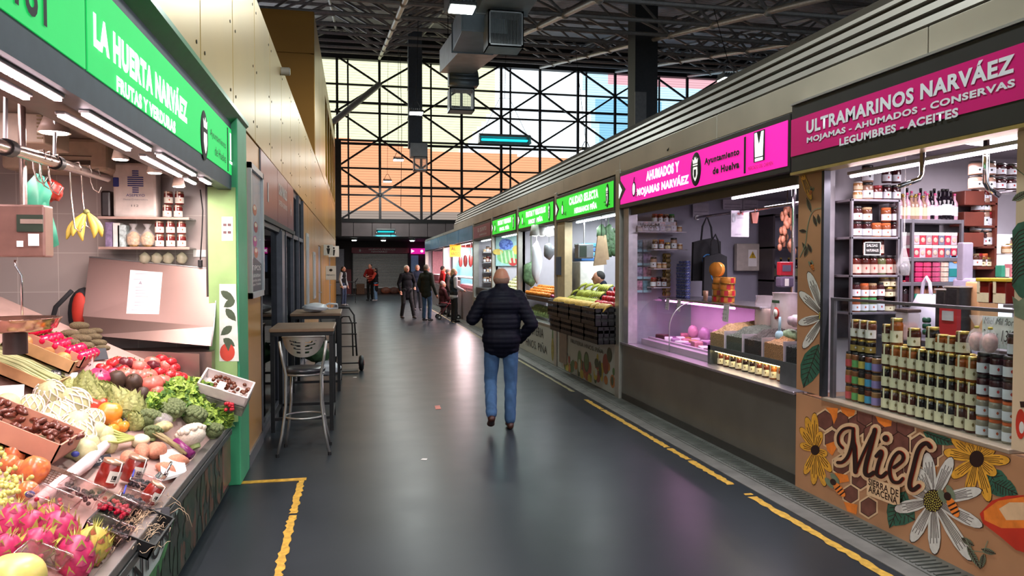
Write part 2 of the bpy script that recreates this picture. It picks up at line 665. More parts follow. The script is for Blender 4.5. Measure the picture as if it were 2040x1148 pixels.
st(mb, nm('trim'), tube_d)
# raking tubular prop at the left end of the lattice
st(MB().cyl((1.25, YG - .3, 11.2), (-1.9, YG - 2.5, 8.0), .16, n=10), nm('trim'), tube_d)
# far enclosing walls of the hall, with unseen glazing added behind the viewer to let daylight in
dk = M('hall_wall', '4a4a4e', .7)
st(MB().box(-12.2, -12, -12, 48, 0, 15), 'wall_left', dk)
st(MB().box(30, 30.2, -12, 48, 0, 15), 'wall_right', dk)
st(MB().box(-12, 30, -12.2, -12, 0, 2.2), 'wall_rear', dk)
w2 = MB()
w2.quad((-12, -12, 2.2), (30, -12, 2.2), (30, -12, 8), (-12, -12, 8))
st(w2, nm('window'), SH[2])
# grey hall column behind the right stalls
c0 = hy(1265, 240, 24)
c1 = hy(1303, 240, 24)
cm = MB().box(c0.x, c1.x + .12, 24, 24.7, 0, lowz(24) + 1.4)
cm.box(c0.x - .02, c0.x + .38, 23.93, 24.0, 0, 7.6, 1)
st(cm, nm('trim'), [M('dark_column', '3f434a', .5), M('pale_column_panel', '85868a', .5)])
# ================================================================== left side wall (x = -0.9)
gold = M('gold_cladding', 'b8863a', .32, .35, .1, .8)
gold_refl = M('gold_cladding_painted_reflection', 'b4934a', .34, .4, .12, .7)  # gold panels too; the reflection on them is put into the colour
gap = M('dark_joint', '2a2419', .7)
# upper cladding, z 2.8 .. 4.2, vertical panels
ys = [1.0, 2.25, 3.5, 4.75, 5.95, 7.2, 8.45, 9.7, 11.0, 12.6, 14.2, 15.8, 17.54]
up = MB()
up.box(XL - .25, XL - .03, 0, 17.5, 2.85, 4.18, 1)
for a, b in zip([-.2] + ys[:-1], ys):
 up.bbox(XL - .03, XL, a + .008, b - .008, 2.84, 4.2, .004, 0)
 for yy in (a + .12, b - .12):
  for zz in (3.0, 3.5, 4.05):
   up.cyl((XL, yy, zz), (XL + .004, yy, zz), .012, n=6, mi=1)
st(up, 'wall_left_cladding', [gold_refl, gap])
up = MB()
up.box(XL - .25, XL - .03, 17.5, 34, 2.85, 4.18, 1)
a = 17.54
while a < 33.5:
 up.bbox(XL - .03, XL, a + .008, a + 1.6 - .008, 2.84, 4.2, .004, 0)
 a += 1.6
st(up, 'wall_left_cladding', [M('ochre_cladding', 'bd9038', .32, .4, .1, .7), gap])
# tower set on top
tw = MB()
tw.box(-3.4, XL - .02, 17.54, 17.6, 3.5, 7.44)
for a, b in ((4.2, 6.48), (6.5, 7.44)):
 tw.bbox(-3.4, XL - .01, 17.5, 17.54, a, b, .006)
tw.box(-3.4, -3.3, 17.6, 22, 3.5, 7.44)
st(tw, 'wall_tower_front', M('orange_ochre_cladding', 'b17a2b', .45, .2, .06, 1))
tw = MB()
for (a, b) in ((17.54, 19.6), (19.62, 21.6), (21.62, 23.4)):
 tw.bbox(XL - .1, XL, a, b, 4.22, 7.44, .006)
tw.box(XL - .1, XL, 23.4, 33.9, 6.9, 7.44)
for y in (24.8, 27.2, 29.6, 31.8, 33.6):
 tw.box(XL - .12, XL, y, y + .35, 4.2, 6.9)
tw.box(XL - .1, XL, 23.4, 33.9, 4.2, 4.45)
st(tw, 'wall_tower_side', M('ochre_cladding'))
wp = MB()
for y in (23.4, 25.15, 27.55, 29.95, 32.15):
 wp.quad((XL - .06, y, 4.45), (XL - .06, y + 2.0, 4.45), (XL - .06, y + 2.0, 6.9), (XL - .06, y, 6.9))
st(wp, nm('window'), glass('tower_window_glass', '8a8a90', .3, .05))
st(MB().box(-3.3, -1.2, 18, 34, 7.3, 7.42), 'ceiling_tower', gap)
# lower wall behind the stall and shopfront
lw_ = MB()
for a, b in ((6.52, 7.46),):
 lw_.bbox(XL - .06, XL, a, b, .1, 2.82, .006)
for a, b in ((13.4, 14.6), (14.62, 15.8), (15.82, 17.0), (17.02, 18.6), (20.1, 21.3), (21.32, 22.8), (22.82, 24.4), (24.42, 26.0), (27.5, 29.3), (29.32, 31), (31.02, 33.9)):
 lw_.bbox(XL - .06, XL, a, b, .1, 2.82, .006)
for a, b in ((18.6, 20.1), (26, 27.5)):
 lw_.bbox(XL - .06, XL, a, b, 2.2, 2.82, .006)
st(lw_, 'wall_left_lower', gold)
st(MB().box(XL - .03, XL + .015, 6.52, 7.46, 0, .11).box(XL - .03, XL + .015, 13.4, 33.9, 0, .1), 'baseboard_left', M('grey_skirting', '6c6c70', .4, .5))
st(MB().box(XL - .2, XL - .06, 33.9, 34.1, 0, 4.2).box(-6, XL, 34, 34.1, 0, 8), 'wall_left_end', M('ochre_cladding'))
# two grey service doors in the ochre wall
for a in (18.62, 26.02):
 d = st(MB().bbox(XL - .08, XL - .02, a, a + 1.46, .02, 2.2, .01), nm('door'), M('grey_door', '7f8287', .4, .4))
 st(MB().cyl((XL - .02, a + .15, 1.05), (XL + .05, a + .15, 1.05), .012).cyl((XL + .05, a + .15, 1.05), (XL + .05, a + .3, 1.05), .012), 'door_handle', alu, d)
# shopfront y 7.46 .. 13.4
sf = MB()
fr_ = M('shopfront_frame', '585a63', .4, .5)
for y in (7.46, 9.35, 10.05, 11.2, 12.3, 13.34):
 sf.box(XL - .08, XL + .01, y, y + .06, 0, 2.82)
sf.box(XL - .08, XL, 7.46, 13.4, 2.10, 2.16).box(XL - .08, XL, 7.46, 13.4, 0, .09)
sf.box(XL - .06, XL - .03, 11.25, 13.4, 2.75, 2.84)
sf.box(XL - .07, XL + .03, 9.3, 9.62, .08, 2.12)
st(sf, nm('trim'), M('shopfront_frame'))
g = MB()
for a, b in ((7.52, 9.35), (10.1, 11.2), (11.26, 12.3), (12.36, 13.34)):
 g.quad((XL - .035, a, .09), (XL - .035, b, .09), (XL - .035, b, 2.1), (XL - .035, a, 2.1))
g.quad((XL - .035, 11.3, 2.16), (XL - .035, 13.34, 2.16), (XL - .035, 13.34, 2.8), (XL - .035, 11.3, 2.8))
st(g, nm('window'), glass('shopfront_glass', '59666c', .34, .015))
st(MB().box(-4.5, -4.4, 6.6, 13.4, 0, 2.9), 'wall_bar_back', M('bar_dark_wall', '2b2d30', .7))
st(MB().box(-4.5, XL - .1, 13.4, 13.5, 0, 2.9).box(-4.5, XL - .25, 6.62, 13.4, 2.85, 2.95), 'ceiling_bar', M('bar_dark_wall'))
# ================================================================== right stall row shell
fas = M('steel_fascia', 'aea798', .4, .4, .16, 1.2)
f = MB()
y = 1.2
while y < 25.3:
 y2 = min(y + 2.6, 25.4)
 f.bbox(XR - .02, XR + .06, y, y2 - .012, 2.88, 3.10, .004)
 y = y2
st(f, nm('trim'), fas)
st(MB().box(XR - .01, XR + .08, 25.4, 36.2, 2.88, 2.97), nm('trim'), fas)
lv = MB()
for k in range(4):
 z = 3.12 + k * .085
 x = XR + .02 + k * .03
 sec = [(x - .03, z), (x + .0, z + .055), (x + .10, z + .075), (x + .10, z - .005)]
 P0 = [(a, 1.0, b) for a, b in sec]
 lv.prism(P0, (0, 24.4, 0))
st(lv, nm('trim'), M('louvre_metal', '96918a', .5, .55, .08, 2))
st(MB().box(XR + .1, XR + .14, 1.0, 25.4, 3.08, 3.46), nm('trim'), M('dark_joint'))
gt = MB().cyl((XR + .42, 1, 3.60), (XR + .42, 25.4, 3.50), .03)
for y in range(2, 25, 2):
 gt.cyl((XR + .42, y, 3.4), (XR + .42, y, 3.58), .012)
st(gt, nm('trim'), M('dark_beam'))
st(MB().box(XR + .14, 6.4, 1.0, 25.4, 3.36, 3.42).box(XR + .1, 6.4, 25.4, 36.2, 2.9, 2.97), 'ceiling_stall_roof', M('hall_wall'))
wst = M('stall_wall_white', 'b9b4bc', .5, 0, .03)
wcl = M('stall_wall_cool', '9a98a6', .5, 0, .03)
# partitions facing the viewer, back wall, ceilings of each bay
BAY = [(3.02, 5.10), (5.10, 9.00), (9.00, 12.02), (12.02, 15.02), (15.02, 18.02), (18.02, 21.0), (21.0, 28.5), (28.5, 36.2)]
for i, (a, b) in enumerate(BAY):
 st(MB().box(XR + .06, 6.1, b - .04, b + .0, 0, 2.9), 'wall_partition', wcl if i == 1 else wst)
 st(MB().box(6.1, 6.2, a, b, 0, 2.9), 'wall_stall_back', wst)
 st(MB().box(XR + .06, 6.1, a, b - .04, 2.56, 2.62), 'ceiling_stall', M('stall_ceiling', '9c969c', .35, .3))
 st(MB().box(XR + .02, XR + .1, a + .02, b - .02, 2.40, 2.88), nm('trim'), M('sign_backing', '2a2725', .5))
# steel posts between bays
for y, w in ((9.0, .16), (12.02, .14), (15.02, .14), (18.02, .14), (21.0, .2), (28.5, .2), (36.1, .2)):
 st(MB().bbox(XR - .035, XR + .12, y - w / 2 + .03, y + w / 2 + .03, 0, 2.92, .006), nm('trim'), M('post_aluminium', 'a9a69e', .4, .6, .06))
# ================================================================== hall : lamps, ducts, furniture
lampw = glow('led_white', 'f4fff4', 22)
lamph = M('lamp_housing', '55585a', .5, .4)
def chordy(y):
 return 40 - 2.9 * max(0, min(11, round((40 - y) / 2.9)))
def floodlight(x, y, z, lab, power, s=1.0):
 t = thing('highbay_lamp', lab, 'lamp', (x, y, z), 'hall lamps hanging from the roof')
 hb = MB().bbox(x - .22 * s, x + .22 * s, y - .2 * s, y + .2 * s, z + .03, z + .10, .015)
 for i in range(7):
  hb.box(x - .2 * s + i * .06 * s, x - .185 * s + i * .06 * s, y - .17 * s, y + .17 * s, z + .10, z + .16)
 hb.build('housing', lamph, t)
 MB().bbox(x - .2 * s, x + .2 * s, y - .18 * s, y + .18 * s, z, z + .035, .01).build('diffuser', lampw, t)
 b = MB().bar((x - .2 * s, y, z + .06), (x - .05, y, z + .38), .02).bar((x + .2 * s, y, z + .06), (x + .05, y, z + .38), .02).bar((x - .05, y, z + .38), (x + .05, y, z + .38), .02)
 b.build('bracket', lamph, t)
 y2 = chordy(y) if y > 8 else y
 MB().cyl((x, y, z + .38), (x, y2, lowz(y2) + (0 if y > 8 else 1.5)), .008, n=6).build('cable', black, t)
 area('highbay_light', (x, y, z - .03), (.4, .36), power, (.93, 1, .97))
floodlight(1.97, 14, 6.5, 'large square white hall lamp hanging beside the big air duct grille', 190, 1.15)
floodlight(1.86, 23.5, 6.45, 'square white hall lamp hanging in front of the grey vertical duct', 190)
floodlight(1.75, 31.5, 6.1, 'small bright hall lamp just left of the farthest duct outlet', 130)
floodlight(1.58, 38.5, 5.98, 'lowest and farthest hall lamp, hung before the orange glazing', 90)
for (x, y) in ((1.9, 4.5), (1.9, -4), (8.5, 6), (8.5, 16), (8.5, 27)):  # extra lamps added outside the view to light the hall
 floodlight(x, y, 6.0, 'added hall lamp outside the view, brightening the hall', 190)
# ---- cyan insect lamps
cyan = glow('cyan_tube', '20d8ea', 1.7)
metalr = M('reflector_metal', '8c9494', .3, .7)
def uv_lamp(a, b, lab, wall=False):
 a, b = V(a), V(b)
 c = (a + b) / 2
 t = thing('insect_lamp', lab, 'insect lamp', c)
 d = (b - a).normalized()
 n = V((d.y, -d.x, 0)) if d.x > 0 else V((-d.y, d.x, 0))
 n = V((0, 1, 0)) if abs(d.x) > .5 else n
 mb = MB()
 A, B = a - d * .08, b + d * .08
 sec = [(-.02, .12), (-.16, .05), (-.14, .03), (0, .10), (.14, -.13), (.16, -.13), (.02, .12)]
 mb.prism([A + n * s + V((0, 0, z)) for s, z in sec], B - A)
 mb.build('reflector', metalr, t)
 mb = MB()
 for P, Q in ((A, A + d * .02), (B - d * .02, B)):
  mb.prism([P + n * s + V((0, 0, z)) for s, z in ((-.16, -.13), (.16, -.13), (.02, .12), (-.02, .12))], Q - P)
 mb.build('end_plate', M('lamp_end_plate', 'a4a8a4', .5, .4), t)
 mb = MB()
 for s in (-.05, .05):
  mb.cyl(a + n * s + V((0, 0, -.04)), b + n * s + V((0, 0, -.04)), .022, n=8)
 mb.build('tube', cyan, t)
 g = MB()
 for i in range(9):
  p = a + (b - a) * i / 8
  g.tube([p + n * .15 + V((0, 0, -.12)), p + V((0, 0, -.14)), p - n * .15 + V((0, 0, -.12))], .004, 5)
 g.build('guard', metalr, t)
 if not wall:
  MB().cyl(a + V((0, 0, .1)), a + d * .5 + V((0, 0, 1.1)), .005, n=5).cyl(b + V((0, 0, .1)), b - d * .5 + V((0, 0, 1.1)), .005, n=5).cyl(c + V((0, 0, 1.1)), (c.x, chordy(c.y), lowz(chordy(c.y))), .005, n=5).cyl(a + d * .5 + V((0, 0, 1.1)), b - d * .5 + V((0, 0, 1.1)), .005, n=5).build('cable', black, t)
 area('insect_lamp_light', c + V((0, 0, -.2)), (1.0, .1), 14, (.1, .85, 1))
uv_lamp((3.35, 20, 5.17), (4.62, 20, 5.17), 'cyan insect lamp hanging high over the aisle in a metal reflector')
uv_lamp((1.12, 39.78, 3.54), (1.95, 39.78, 3.54), 'small cyan insect lamp mounted on the panel band of the end wall', True)
# ---- ducts
du = thing('air_duct', 'galvanised air duct stepping down with two grilled outlets, high above the aisle', 'air duct', (3.1, 15.4, 6.2))
def ductbox(mb, x0, x1, y0, y1, z0, z1):
 mb.bbox(x0, x1, y0, y1, z0, z1, .012)
 for y in (y0 + .01, y1 - .03):
  mb.box(x0 - .025, x1 + .025, y, y + .025, z0 - .025, z1 + .025)
mb = MB()
ductbox(mb, 2.15, 3.05, 9.5, 14.2, 7.3, 8.1)
ductbox(mb, 2.55, 3.65, 13.9, 15.9, 7.12, 7.9)
mb.prism([(2.1, 14.3, 7.3), (2.1, 14.3, 8.0), (2.1, 18.0, 8.3), (2.1, 18.0, 7.75)], (.95, 0, 0))
mb.build('main_duct', galv, du)
mb = MB()
ductbox(mb, 2.25, 3.2, 15.9, 17.6, 6.75, 7.4)
mb.build('elbow', M('galvanised_duct_blue', '8c98a2', .38, .5, .14, 3), du)
mb = MB()
mb.prism([(2.4, 17.6, 6.75), (2.4, 17.6, 7.45), (2.4, 21.7, 7.95), (2.4, 21.7, 7.3)], (.95, 0, 0))
mb.build('branch_duct', galv, du)
mb = MB()
for i in range(6):
 a0, a1 = pi / 2 * i / 6, pi / 2 * (i + 1) / 6
 P = lambda a, r: (2.66, 21.95 - r * cos(a), 6.95 + r * sin(a))
 mb.prism([P(a0, .02), P(a0, .55), P(a1, .55), P(a1, .02)], (.85, 0, 0), 0, True)
mb.build('elbow', M('galvanised_duct_blue'), du)
def grille(x0, x1, y, z0, z1, nm_='outlet_grille', par=None, depth=.7):
 fr = MB()
 w = .05
 fr.box(x0, x1, y, y + .04, z0, z0 + w).box(x0, x1, y, y + .04, z1 - w, z1).box(x0, x0 + w, y, y + .04, z0, z1).box(x1 - w, x1, y, y + .04, z0, z1)
 fr.box(x0, x0 + .02, y, y + depth, z0, z1).box(x1 - .02, x1, y, y + depth, z0, z1).box(x0, x1, y, y + depth, z0, z0 + .02).box(x0, x1, y, y + depth, z1 - .02, z1)
 o = fr.build(nm_, galv, par)
 s = MB()
 n = 24
 for i in range(n):
  x = x0 + w + (x1 - x0 - 2 * w) * (i + .5) / n
  s.box(x - .004, x + .004, y + .01, y + .03, z0 + w, z1 - w)
 s.build('grille_bars', M('grille_bars', 'a9aeb0', .4, .5), o)
 return o
grille(2.72, 3.48, 15.4, 6.3, 7.05, par=du, depth=.6)
MB().box(2.75, 3.45, 15.92, 15.98, 6.32, 7.1).build('back_plate', M('dark_beam'), du)
grille(2.72, 3.46, 21.9, 6.3, 6.95, par=du, depth=.6)
MB().cyl((2.3, 15, 8.0), (2.3, 15, 9.0), .01, n=5).cyl((3.3, 15, 7.9), (3.3, 15, 9.0), .01, n=5).cyl((2.5, 20.5, 7.8), (2.5, 20.5, 10), .01, n=5).build('hanger', black, du)
d2 = thing('air_duct', 'slim blue-grey vertical duct dropping to a small outlet box before the glazing', 'air duct', (2.6, 33, 5.8))
mb = MB().bbox(2.28, 2.88, 33, 33.5, 6.9, lowz(33.4) + 1.4, .01)
for z in (8.2, 9.5, 10.8):
 mb.box(2.26, 2.9, 32.98, 33.52, z, z + .04)
mb.build('riser', M('riser_blue_grey', '59616c', .5, .2), d2)
MB().bbox(2.35, 3.1, 32.9, 33.6, 6.5, 7.1, .02).build('plenum', galv, d2)
grille(2.5, 3.1, 32.9, 5.9, 6.5, par=d2, depth=.6)
# ---- thin cables hanging in front of the glazing
for x, y, z0, z1, lab in ((2.0, 34.2, 4.4, lowz(34.2), 'thin black cable hanging left of the riser duct'), (6.6, 39.82, 3.0, 4.1, 'thin cable looping down from the end beam')):
 tag(MB().tube([(x, y, z1), (x + .05, y, (z0 + z1) / 2), (x, y, z0)], .012, 5).build('hanging_cable', black), lab, 'cable')
p0, p1, p2 = hx(1640, 205, 3.8), hx(1400, 262, 3.8), hx(1100, 290, 5)
tag(MB().tube([hx(1330, 300, 3.28), hx(1385, 235, 3.4), hx(1410, 200, 3.8)], .012, 5).build('hanging_cable', black), 'black cable draped over the louvres above the pink lit sign', 'cable')
# ================================================================== left side furniture
# bar tables
topm = M('table_top_wood', '7a5f48', .45, 0, .25, 5)
def bar_table(x0, x1, y0, y1, z, lab):
 t = thing('bar_table', lab, 'table', ((x0 + x1) / 2, (y0 + y1) / 2, 0))
 MB().bbox(x0 - .01, x1 + .01, y0 - .01, y1 + .01, z - .035, z, .006).build('table_top', topm, t)
 MB().box(x0, x1, y0, y1, z - .075, z - .035).build('top_frame', black, t)
 for x in (x0, x1 - .04):
  for y in (y0, y1 - .04):
   MB().box(x, x + .04, y, y + .04, 0, z - .07).build('leg', black, t)
 for x in (x0, x1 - .03):
  MB().box(x, x + .03, y0 + .04, y1 - .04, .12, .15).build('stretcher', black, t)
 for y in (y0, y1 - .03):
  MB().box(x0 + .04, x1 - .04, y, y + .03, .12, .15).build('stretcher', black, t)
 return t
bar_table(-.86, -.24, 7.85, 8.7, 1.06, 'nearer tall bar table with wooden top and black frame, behind the stool')
bar_table(-.86, -.22, 10.3, 11.35, 1.06, 'farther tall bar table with a white carrier bag lying on it')
# stool
stl = M('stool_silver', 'a2a2a0', .35, .75)
s_ = thing('bar_stool', 'silver metal bar stool with slotted curved back and black padded seat', 'stool', (-.47, 7.02, 0))
sx, sy = -.47, 7.02
for ax, ay, k in ((-.155, -.14, 0), (.155, -.14, 0), (-.13, .14, 1), (.15, .14, 1)):
 bx_, by_ = (ax * 1.45, ay * 1.35)
 pts = [(sx + bx_, sy + by_, .012), (sx + ax * 1.2, sy + ay * 1.15, .2), (sx + ax, sy + ay, .45), (sx + ax * .98, sy + ay, .73)]
 if k == 0:
  pts += [(sx + ax * 1.15, sy + ay * 1.1, .86), (sx + ax * 1.3, sy + ay * 1.25, 1.03)]
 m = MB().tube(pts, .0125, 8)
 o = m.build('leg', stl, s_)
 MB().cyl((sx + bx_, sy + by_, 0), (sx + bx_, sy + by_, .03), .016, n=8).build('foot_cap', blackp, o)
MB().tube([(sx + .175 * cos(a), sy + .165 * sin(a), .33) for a in [2 * pi * i / 24 for i in range(24)]], .010, 8, closed=True).build('foot_ring', stl, s_)
MB().tube([(sx + .168 * cos(a), sy + .158 * sin(a), .72) for a in [2 * pi * i / 24 for i in range(24)]], .012, 8, closed=True).build('seat_ring', stl, s_)
MB().lathe([(.0, .728), (.16, .728), (.185, .74), (.19, .76), (.175, .775), (.10, .782), (0, .783)], (sx, sy, 0), 28).build('seat', M('black_vinyl', '232227', .3), s_)
# curved back shell with slots
bk = MB()
NA, NZ = 48, 22
def backp(i, j, off=0):
 a = -1 + 2 * i / NA
 w = j / NZ
 top = 1.06 + .012 * (1 - a * a)
 bot = .885 + .125 * abs(a) ** 2.2
 z = bot + (top - bot) * w
 R_ = .205 - .012 * (1 - w)
 return (sx + R_ * sin(a * 1.12), sy - .02 - (R_ + off) * cos(a * 1.12) * .85, z)
def slot(i, j):
 a = -1 + 2 * (i + .5) / NA
 w = (j + .5) / NZ
 for wc, lim in ((.22, .25), (.38, .38), (.54, .5), (.70, .55)):
  w_ = w - .25 * a * a
  if abs(w_ - wc) < .032 and .10 < abs(a) < lim:
   return True
 return False
for off in (0, .006):
 for i in range(NA):
  for j in range(NZ):
   if not slot(i, j):
    bk.add([backp(i, j, off), backp(i + 1, j, off), backp(i + 1, j + 1, off), backp(i, j + 1, off)], [(0, 1, 2, 3)], 0, True)
bk.tube([backp(i, NZ, .003) for i in range(NA + 1)], .008, 6)
bk.build('backrest', M('stool_back_grey', '8e8983', .4, .6), s_)
# carrier bag on far table
def bag_lump(name, c, r, lab, cat, mat, handles=True, seed=1):
 q = random.Random(seed)
 ph = [q.uniform(0, 6) for _ in range(6)]
 def fn(p):
  return 1 + .10 * sin(5 * p.x + ph[0]) * cos(4 * p.y + ph[1]) + .07 * sin(11 * p.z + ph[2] + 4 * p.x)
 t = thing(name, lab, cat, (c[0], c[1], c[2] - r[2]))
 MB().ell(c, r, 22, 14, fn=fn).build('bag_body', mat, t)
 if handles:
  x, y, z = c
  MB().tube([(x + r[0] * .6, y - .02, z + r[2] * .3), (x + r[0] * 1.1, y - .03, z + r[2] * .9), (x + r[0] * 1.75, y - .02, z + r[2] * .7), (x + r[0] * 1.8, y, z - r[2] * .2), (x + r[0] * 1.1, y, z - r[2] * .3), (x + r[0] * .6, y, z)], .012, 8).build('handle', mat, t)
 return t
wb = M('white_plastic_bag', 'ccd0d6', .35, 0, .06, 8, bump=.3)
bag_lump('carrier_bag', (-.56, 10.6, 1.125), (.17, .2, .062), 'white plastic carrier bag lying on the farther bar table', 'bag', wb)
bag_lump('carrier_bag', (-.42, 10.75, .255), (.2, .22, .1), 'white plastic bag resting low on the frame under the farther table', 'bag', wb, False, 4)
grn = M('dark_leaf', '2f4a2c', .6, 0, .4, 20)
t = thing('leafy_bundle', 'dark green leafy bundle with a paper tag under the farther bar table', 'vegetables', (-.55, 10.9, .33))
MB().ell((-.55, 10.9, .47), (.17, .15, .14), 14, 9, fn=lambda p: 1 + .25 * sin(9 * p.x + 5 * p.z) * cos(8 * p.y)).build('leaves', grn, t)
MB().box(-.37, -.28, 10.78, 10.785, .42, .60).build('paper_tag', paper, t)
# hand truck beyond the tables
ht = thing('hand_truck', 'black hand truck with two black wheels and red hubs beyond the tables', 'hand truck', (-.2, 12.2, 0))
hy0 = 12.2
MB().tube([(-.32, hy0, .25), (-.32, hy0 + .12, .95), (-.28, hy0 + .15, 1.02), (-.12, hy0 + .15, 1.02), (-.04, hy0 + .12, .9), (.0, hy0, .25)], .014, 8).tube([(-.28, hy0, .25), (-.28, hy0 + .1, .8), (-.22, hy0 + .12, .88), (-.12, hy0 + .12, .88), (-.07, hy0 + .1, .75), (-.06, hy0, .25)], .012, 8).build('frame', black, ht)
for z in (.4, .6, .78):
 MB().cyl((-.3, hy0 + .05, z), (0, hy0 + .05, z), .01, n=8).build('crossbar', black, ht)
MB().bbox(-.34, .02, hy0 - .25, hy0, .03, .045, .004).build('toe_plate', black, ht)
for x in (-.40, .07):
 w = MB().lathe([(.04, -.035), (.10, -.04), (.125, -.02), (.125, .02), (.10, .04), (.04, .035)], n=20, mx=MX.Translation((x, hy0 + .08, .125)) @ MX.Rotation(pi / 2, 4, 'Y')).build('wheel', blackp, ht)
 MB().cyl((x - .045, hy0 + .08, .125), (x + .045, hy0 + .08, .125), .045, n=14).build('hub', M('red_hub', 'a02028', .5), w)
MB().cyl((-.42, hy0 + .08, .125), (.09, hy0 + .08, .125), .012, n=8).build('axle', black, ht)
# chair folded near
t = thing('folding_chair', 'dark folding chair leaning by the shop wall behind the tables', 'chair', (-.6, 12.6, 0))
mb = MB().tube([(-.7, 12.4, 0), (-.5, 12.6, .5), (-.62, 12.75, .95)], .012, 6).tube([(-.7, 12.75, 0), (-.5, 12.6, .45)], .012, 6).tube([(-.36, 12.4, 0), (-.3, 12.6, .5), (-.3, 12.75, .95)], .012, 6).tube([(-.36, 12.75, 0), (-.3, 12.6, .45)], .012, 6)
mb.build('frame', black, t)
MB().bbox(-.66, -.28, 12.45, 12.8, .44, .47, .01).build('seat', black, t)
MB().bbox(-.62, -.28, 12.72, 12.76, .72, .93, .01).build('backrest', M('stool_back_grey'), t)
# menu poster in a silver frame
pt = thing('menu_poster', 'framed ice cream poster in a silver frame on the gold wall', 'poster', (XL, 7.07, 1.42))
pf = MB()
y0, y1, z0, z1 = 6.62, 7.50, 1.42, 2.58
pf.box(XL, XL + .035, y0, y0 + .05, z0, z1).box(XL, XL + .035, y1 - .05, y1, z0, z1).box(XL, XL + .035, y0, y1, z0, z0 + .05).box(XL, XL + .035, y0, y1, z1 - .05, z1)
pf.build('frame', alu, pt)
pp = MB().box(XL + .005, XL + .012, y0 + .05, y1 - .05, z0 + .05, z1 - .05).build('print', M('poster_grey_blue', '9aa0a8', .4, 0, .2, 3), pt)
fL = lambda a, b: V((XL + .012, a, b))
sh = [(0, [(y0 + .05, 1.47), (y1 - .05, 1.47), (y1 - .05, 1.72), (y0 + .3, 1.78), (y0 + .05, 1.70)])]
for i, (zz, k) in enumerate(((2.2, 1), (2.05, 2), (1.92, 3), (1.82, 1))):
 sh.append((k, ngon(7.0 + (i % 2) * .06, zz, .13, .05)))
 sh.append((4, ngon(7.0 + (i % 2) * .06, zz + .02, .08, .02)))
art(sh, fL, (1, 0, 0), 'ice_cream_print', pp, [M('poster_dark', '2a2a36', .4), M('scoop_orange', 'b6603c'), M('scoop_red', '9a3038'), M('scoop_pink', 'c04a8c'), M('scoop_cream', 'd9c8b0')])
for k, (s, zz) in enumerate((('TIPOS', 1.66), ('HELADO ARTESANO', 1.60), ('cucurucho o tarrina', 1.56), ('copa 3 bolas', 1.52))):
 text(s, (XL + .0136, 6.75, zz), .6, .045 if k == 0 else .026, paper, pp, 'L')
glp = MB().quad((XL + .02, y0 + .05, z0 + .05), (XL + .02, y1 - .05, z0 + .05), (XL + .02, y1 - .05, z1 - .05), (XL + .02, y0 + .05, z1 - .05)).build('cover_glass', foil, pt)
# magenta bar sign panels
sg = thing('shop_sign', 'dark magenta bar sign in three panels above the shopfront', 'sign', (XL, 9.3, 2.15))
mg = M('maroon_sign', '6f2a3c', .3, .1, .12, 2)
for a, b in ((7.48, 9.0), (9.02, 10.3), (10.32, 11.25)):
 o = MB().bbox(XL - .02, XL + .012, a, b, 2.2, 2.82, .004).build('sign_panel', mg, sg)
 if a == 9.02:
  text('CASA MANOLO', (XL + .013, 9.12, 2.54), 1.05, .14, paper, o, 'L', .02)
  text('CAFETERIA - DESAYUNOS', (XL + .013, 9.12, 2.42), 1.05, .06, paper, o, 'L')
 elif a == 7.48:
  text('1', (XL + .013, 8.0, 2.36), .07, .2, paper, o, 'L', .02)
 else:
  text('A', (XL + .013, 10.7, 2.4), .12, .2, paper, o, 'L', .01)
MB().box(XL - .02, XL + .03, 7.46, 11.27, 2.15, 2.2).build('bottom_rail', M('dark_beam'), sg)
# washroom plates and notices on the ochre wall further on
def plate(y, z, w, h, lab, kind):
 t = thing('restroom_sign' if kind else 'wall_notice', lab, 'sign', (XL, y, z))
 # projecting plates, perpendicular to the wall
 MB().bbox(XL, XL + w, y, y + .012, z, z + h, .003).build('plate', paper, t)
 cx = XL + w / 2
 if kind:
  m = MB().ell((cx, y - .003, z + h * .8), (.035, .003, .035), 12, 6).prism([(cx - .05, y - .004, z + h * .66), (cx - .02, y - .004, z + h * .12), (cx + .02, y - .004, z + h * .12), (cx + .05, y - .004, z + h * .66)], (0, .004, 0))
  m.build('figure_symbol', blackink, t)
 else:
  MB().ell((cx, y - .003, z + h * .7), (.05, .003, .04), 12, 6).build('symbol', blackink, t)
  text('PRIVADO', (XL + .03, y, z + h * .3), w - .06, .04, blackink, t, 'F')
 return t
plate(21.6, 2.0, .26, .3, 'nearer washroom plate with a standing figure on the ochre wall', 1)
plate(25.3, 2.0, .34, .36, 'farther white washroom plate with a figure on the ochre wall', 1)
plate(23.0, 1.28, .3, .42, 'white square notice projecting from the ochre wall below the plates', 0)
# small round wall spot on upper cladding, narrow notice boards
t = thing('security_light', 'white cylindrical light on the top edge of the cladding', 'lamp', (XL, 9.7, 4.1))
MB().cyl((XL - .02, 9.7, 4.12), (XL + .10, 9.7, 4.12), .05, n=14).build('body', M('off_white_plastic', 'b8b2a2', .5), t)
MB().cyl((XL + .10, 9.7, 4.12), (XL + .108, 9.7, 4.12), .042, n=14).build('lens', M('lens_grey', '7c7c80', .2), t)
for y, z0, z1, w, lab in ((14.0, .95, 2.3, .5, 'narrow framed notice board on the ochre wall past the shopfront'), (16.2, 1.0, 2.0, .6, 'grey framed notice panel beside the first service door')):
 t = thing('notice_board', lab, 'notice board', (XL, y, z0))
 MB().bbox(XL, XL + .03, y, y + w, z0, z1, .006).build('frame', alu, t)
 MB().box(XL + .03, XL + .034, y + .05, y + w - .05, z0 + .06, z1 - .06).build('notice_sheet', M('notice_grey', '8f9499', .5, 0, .25, 9), t)
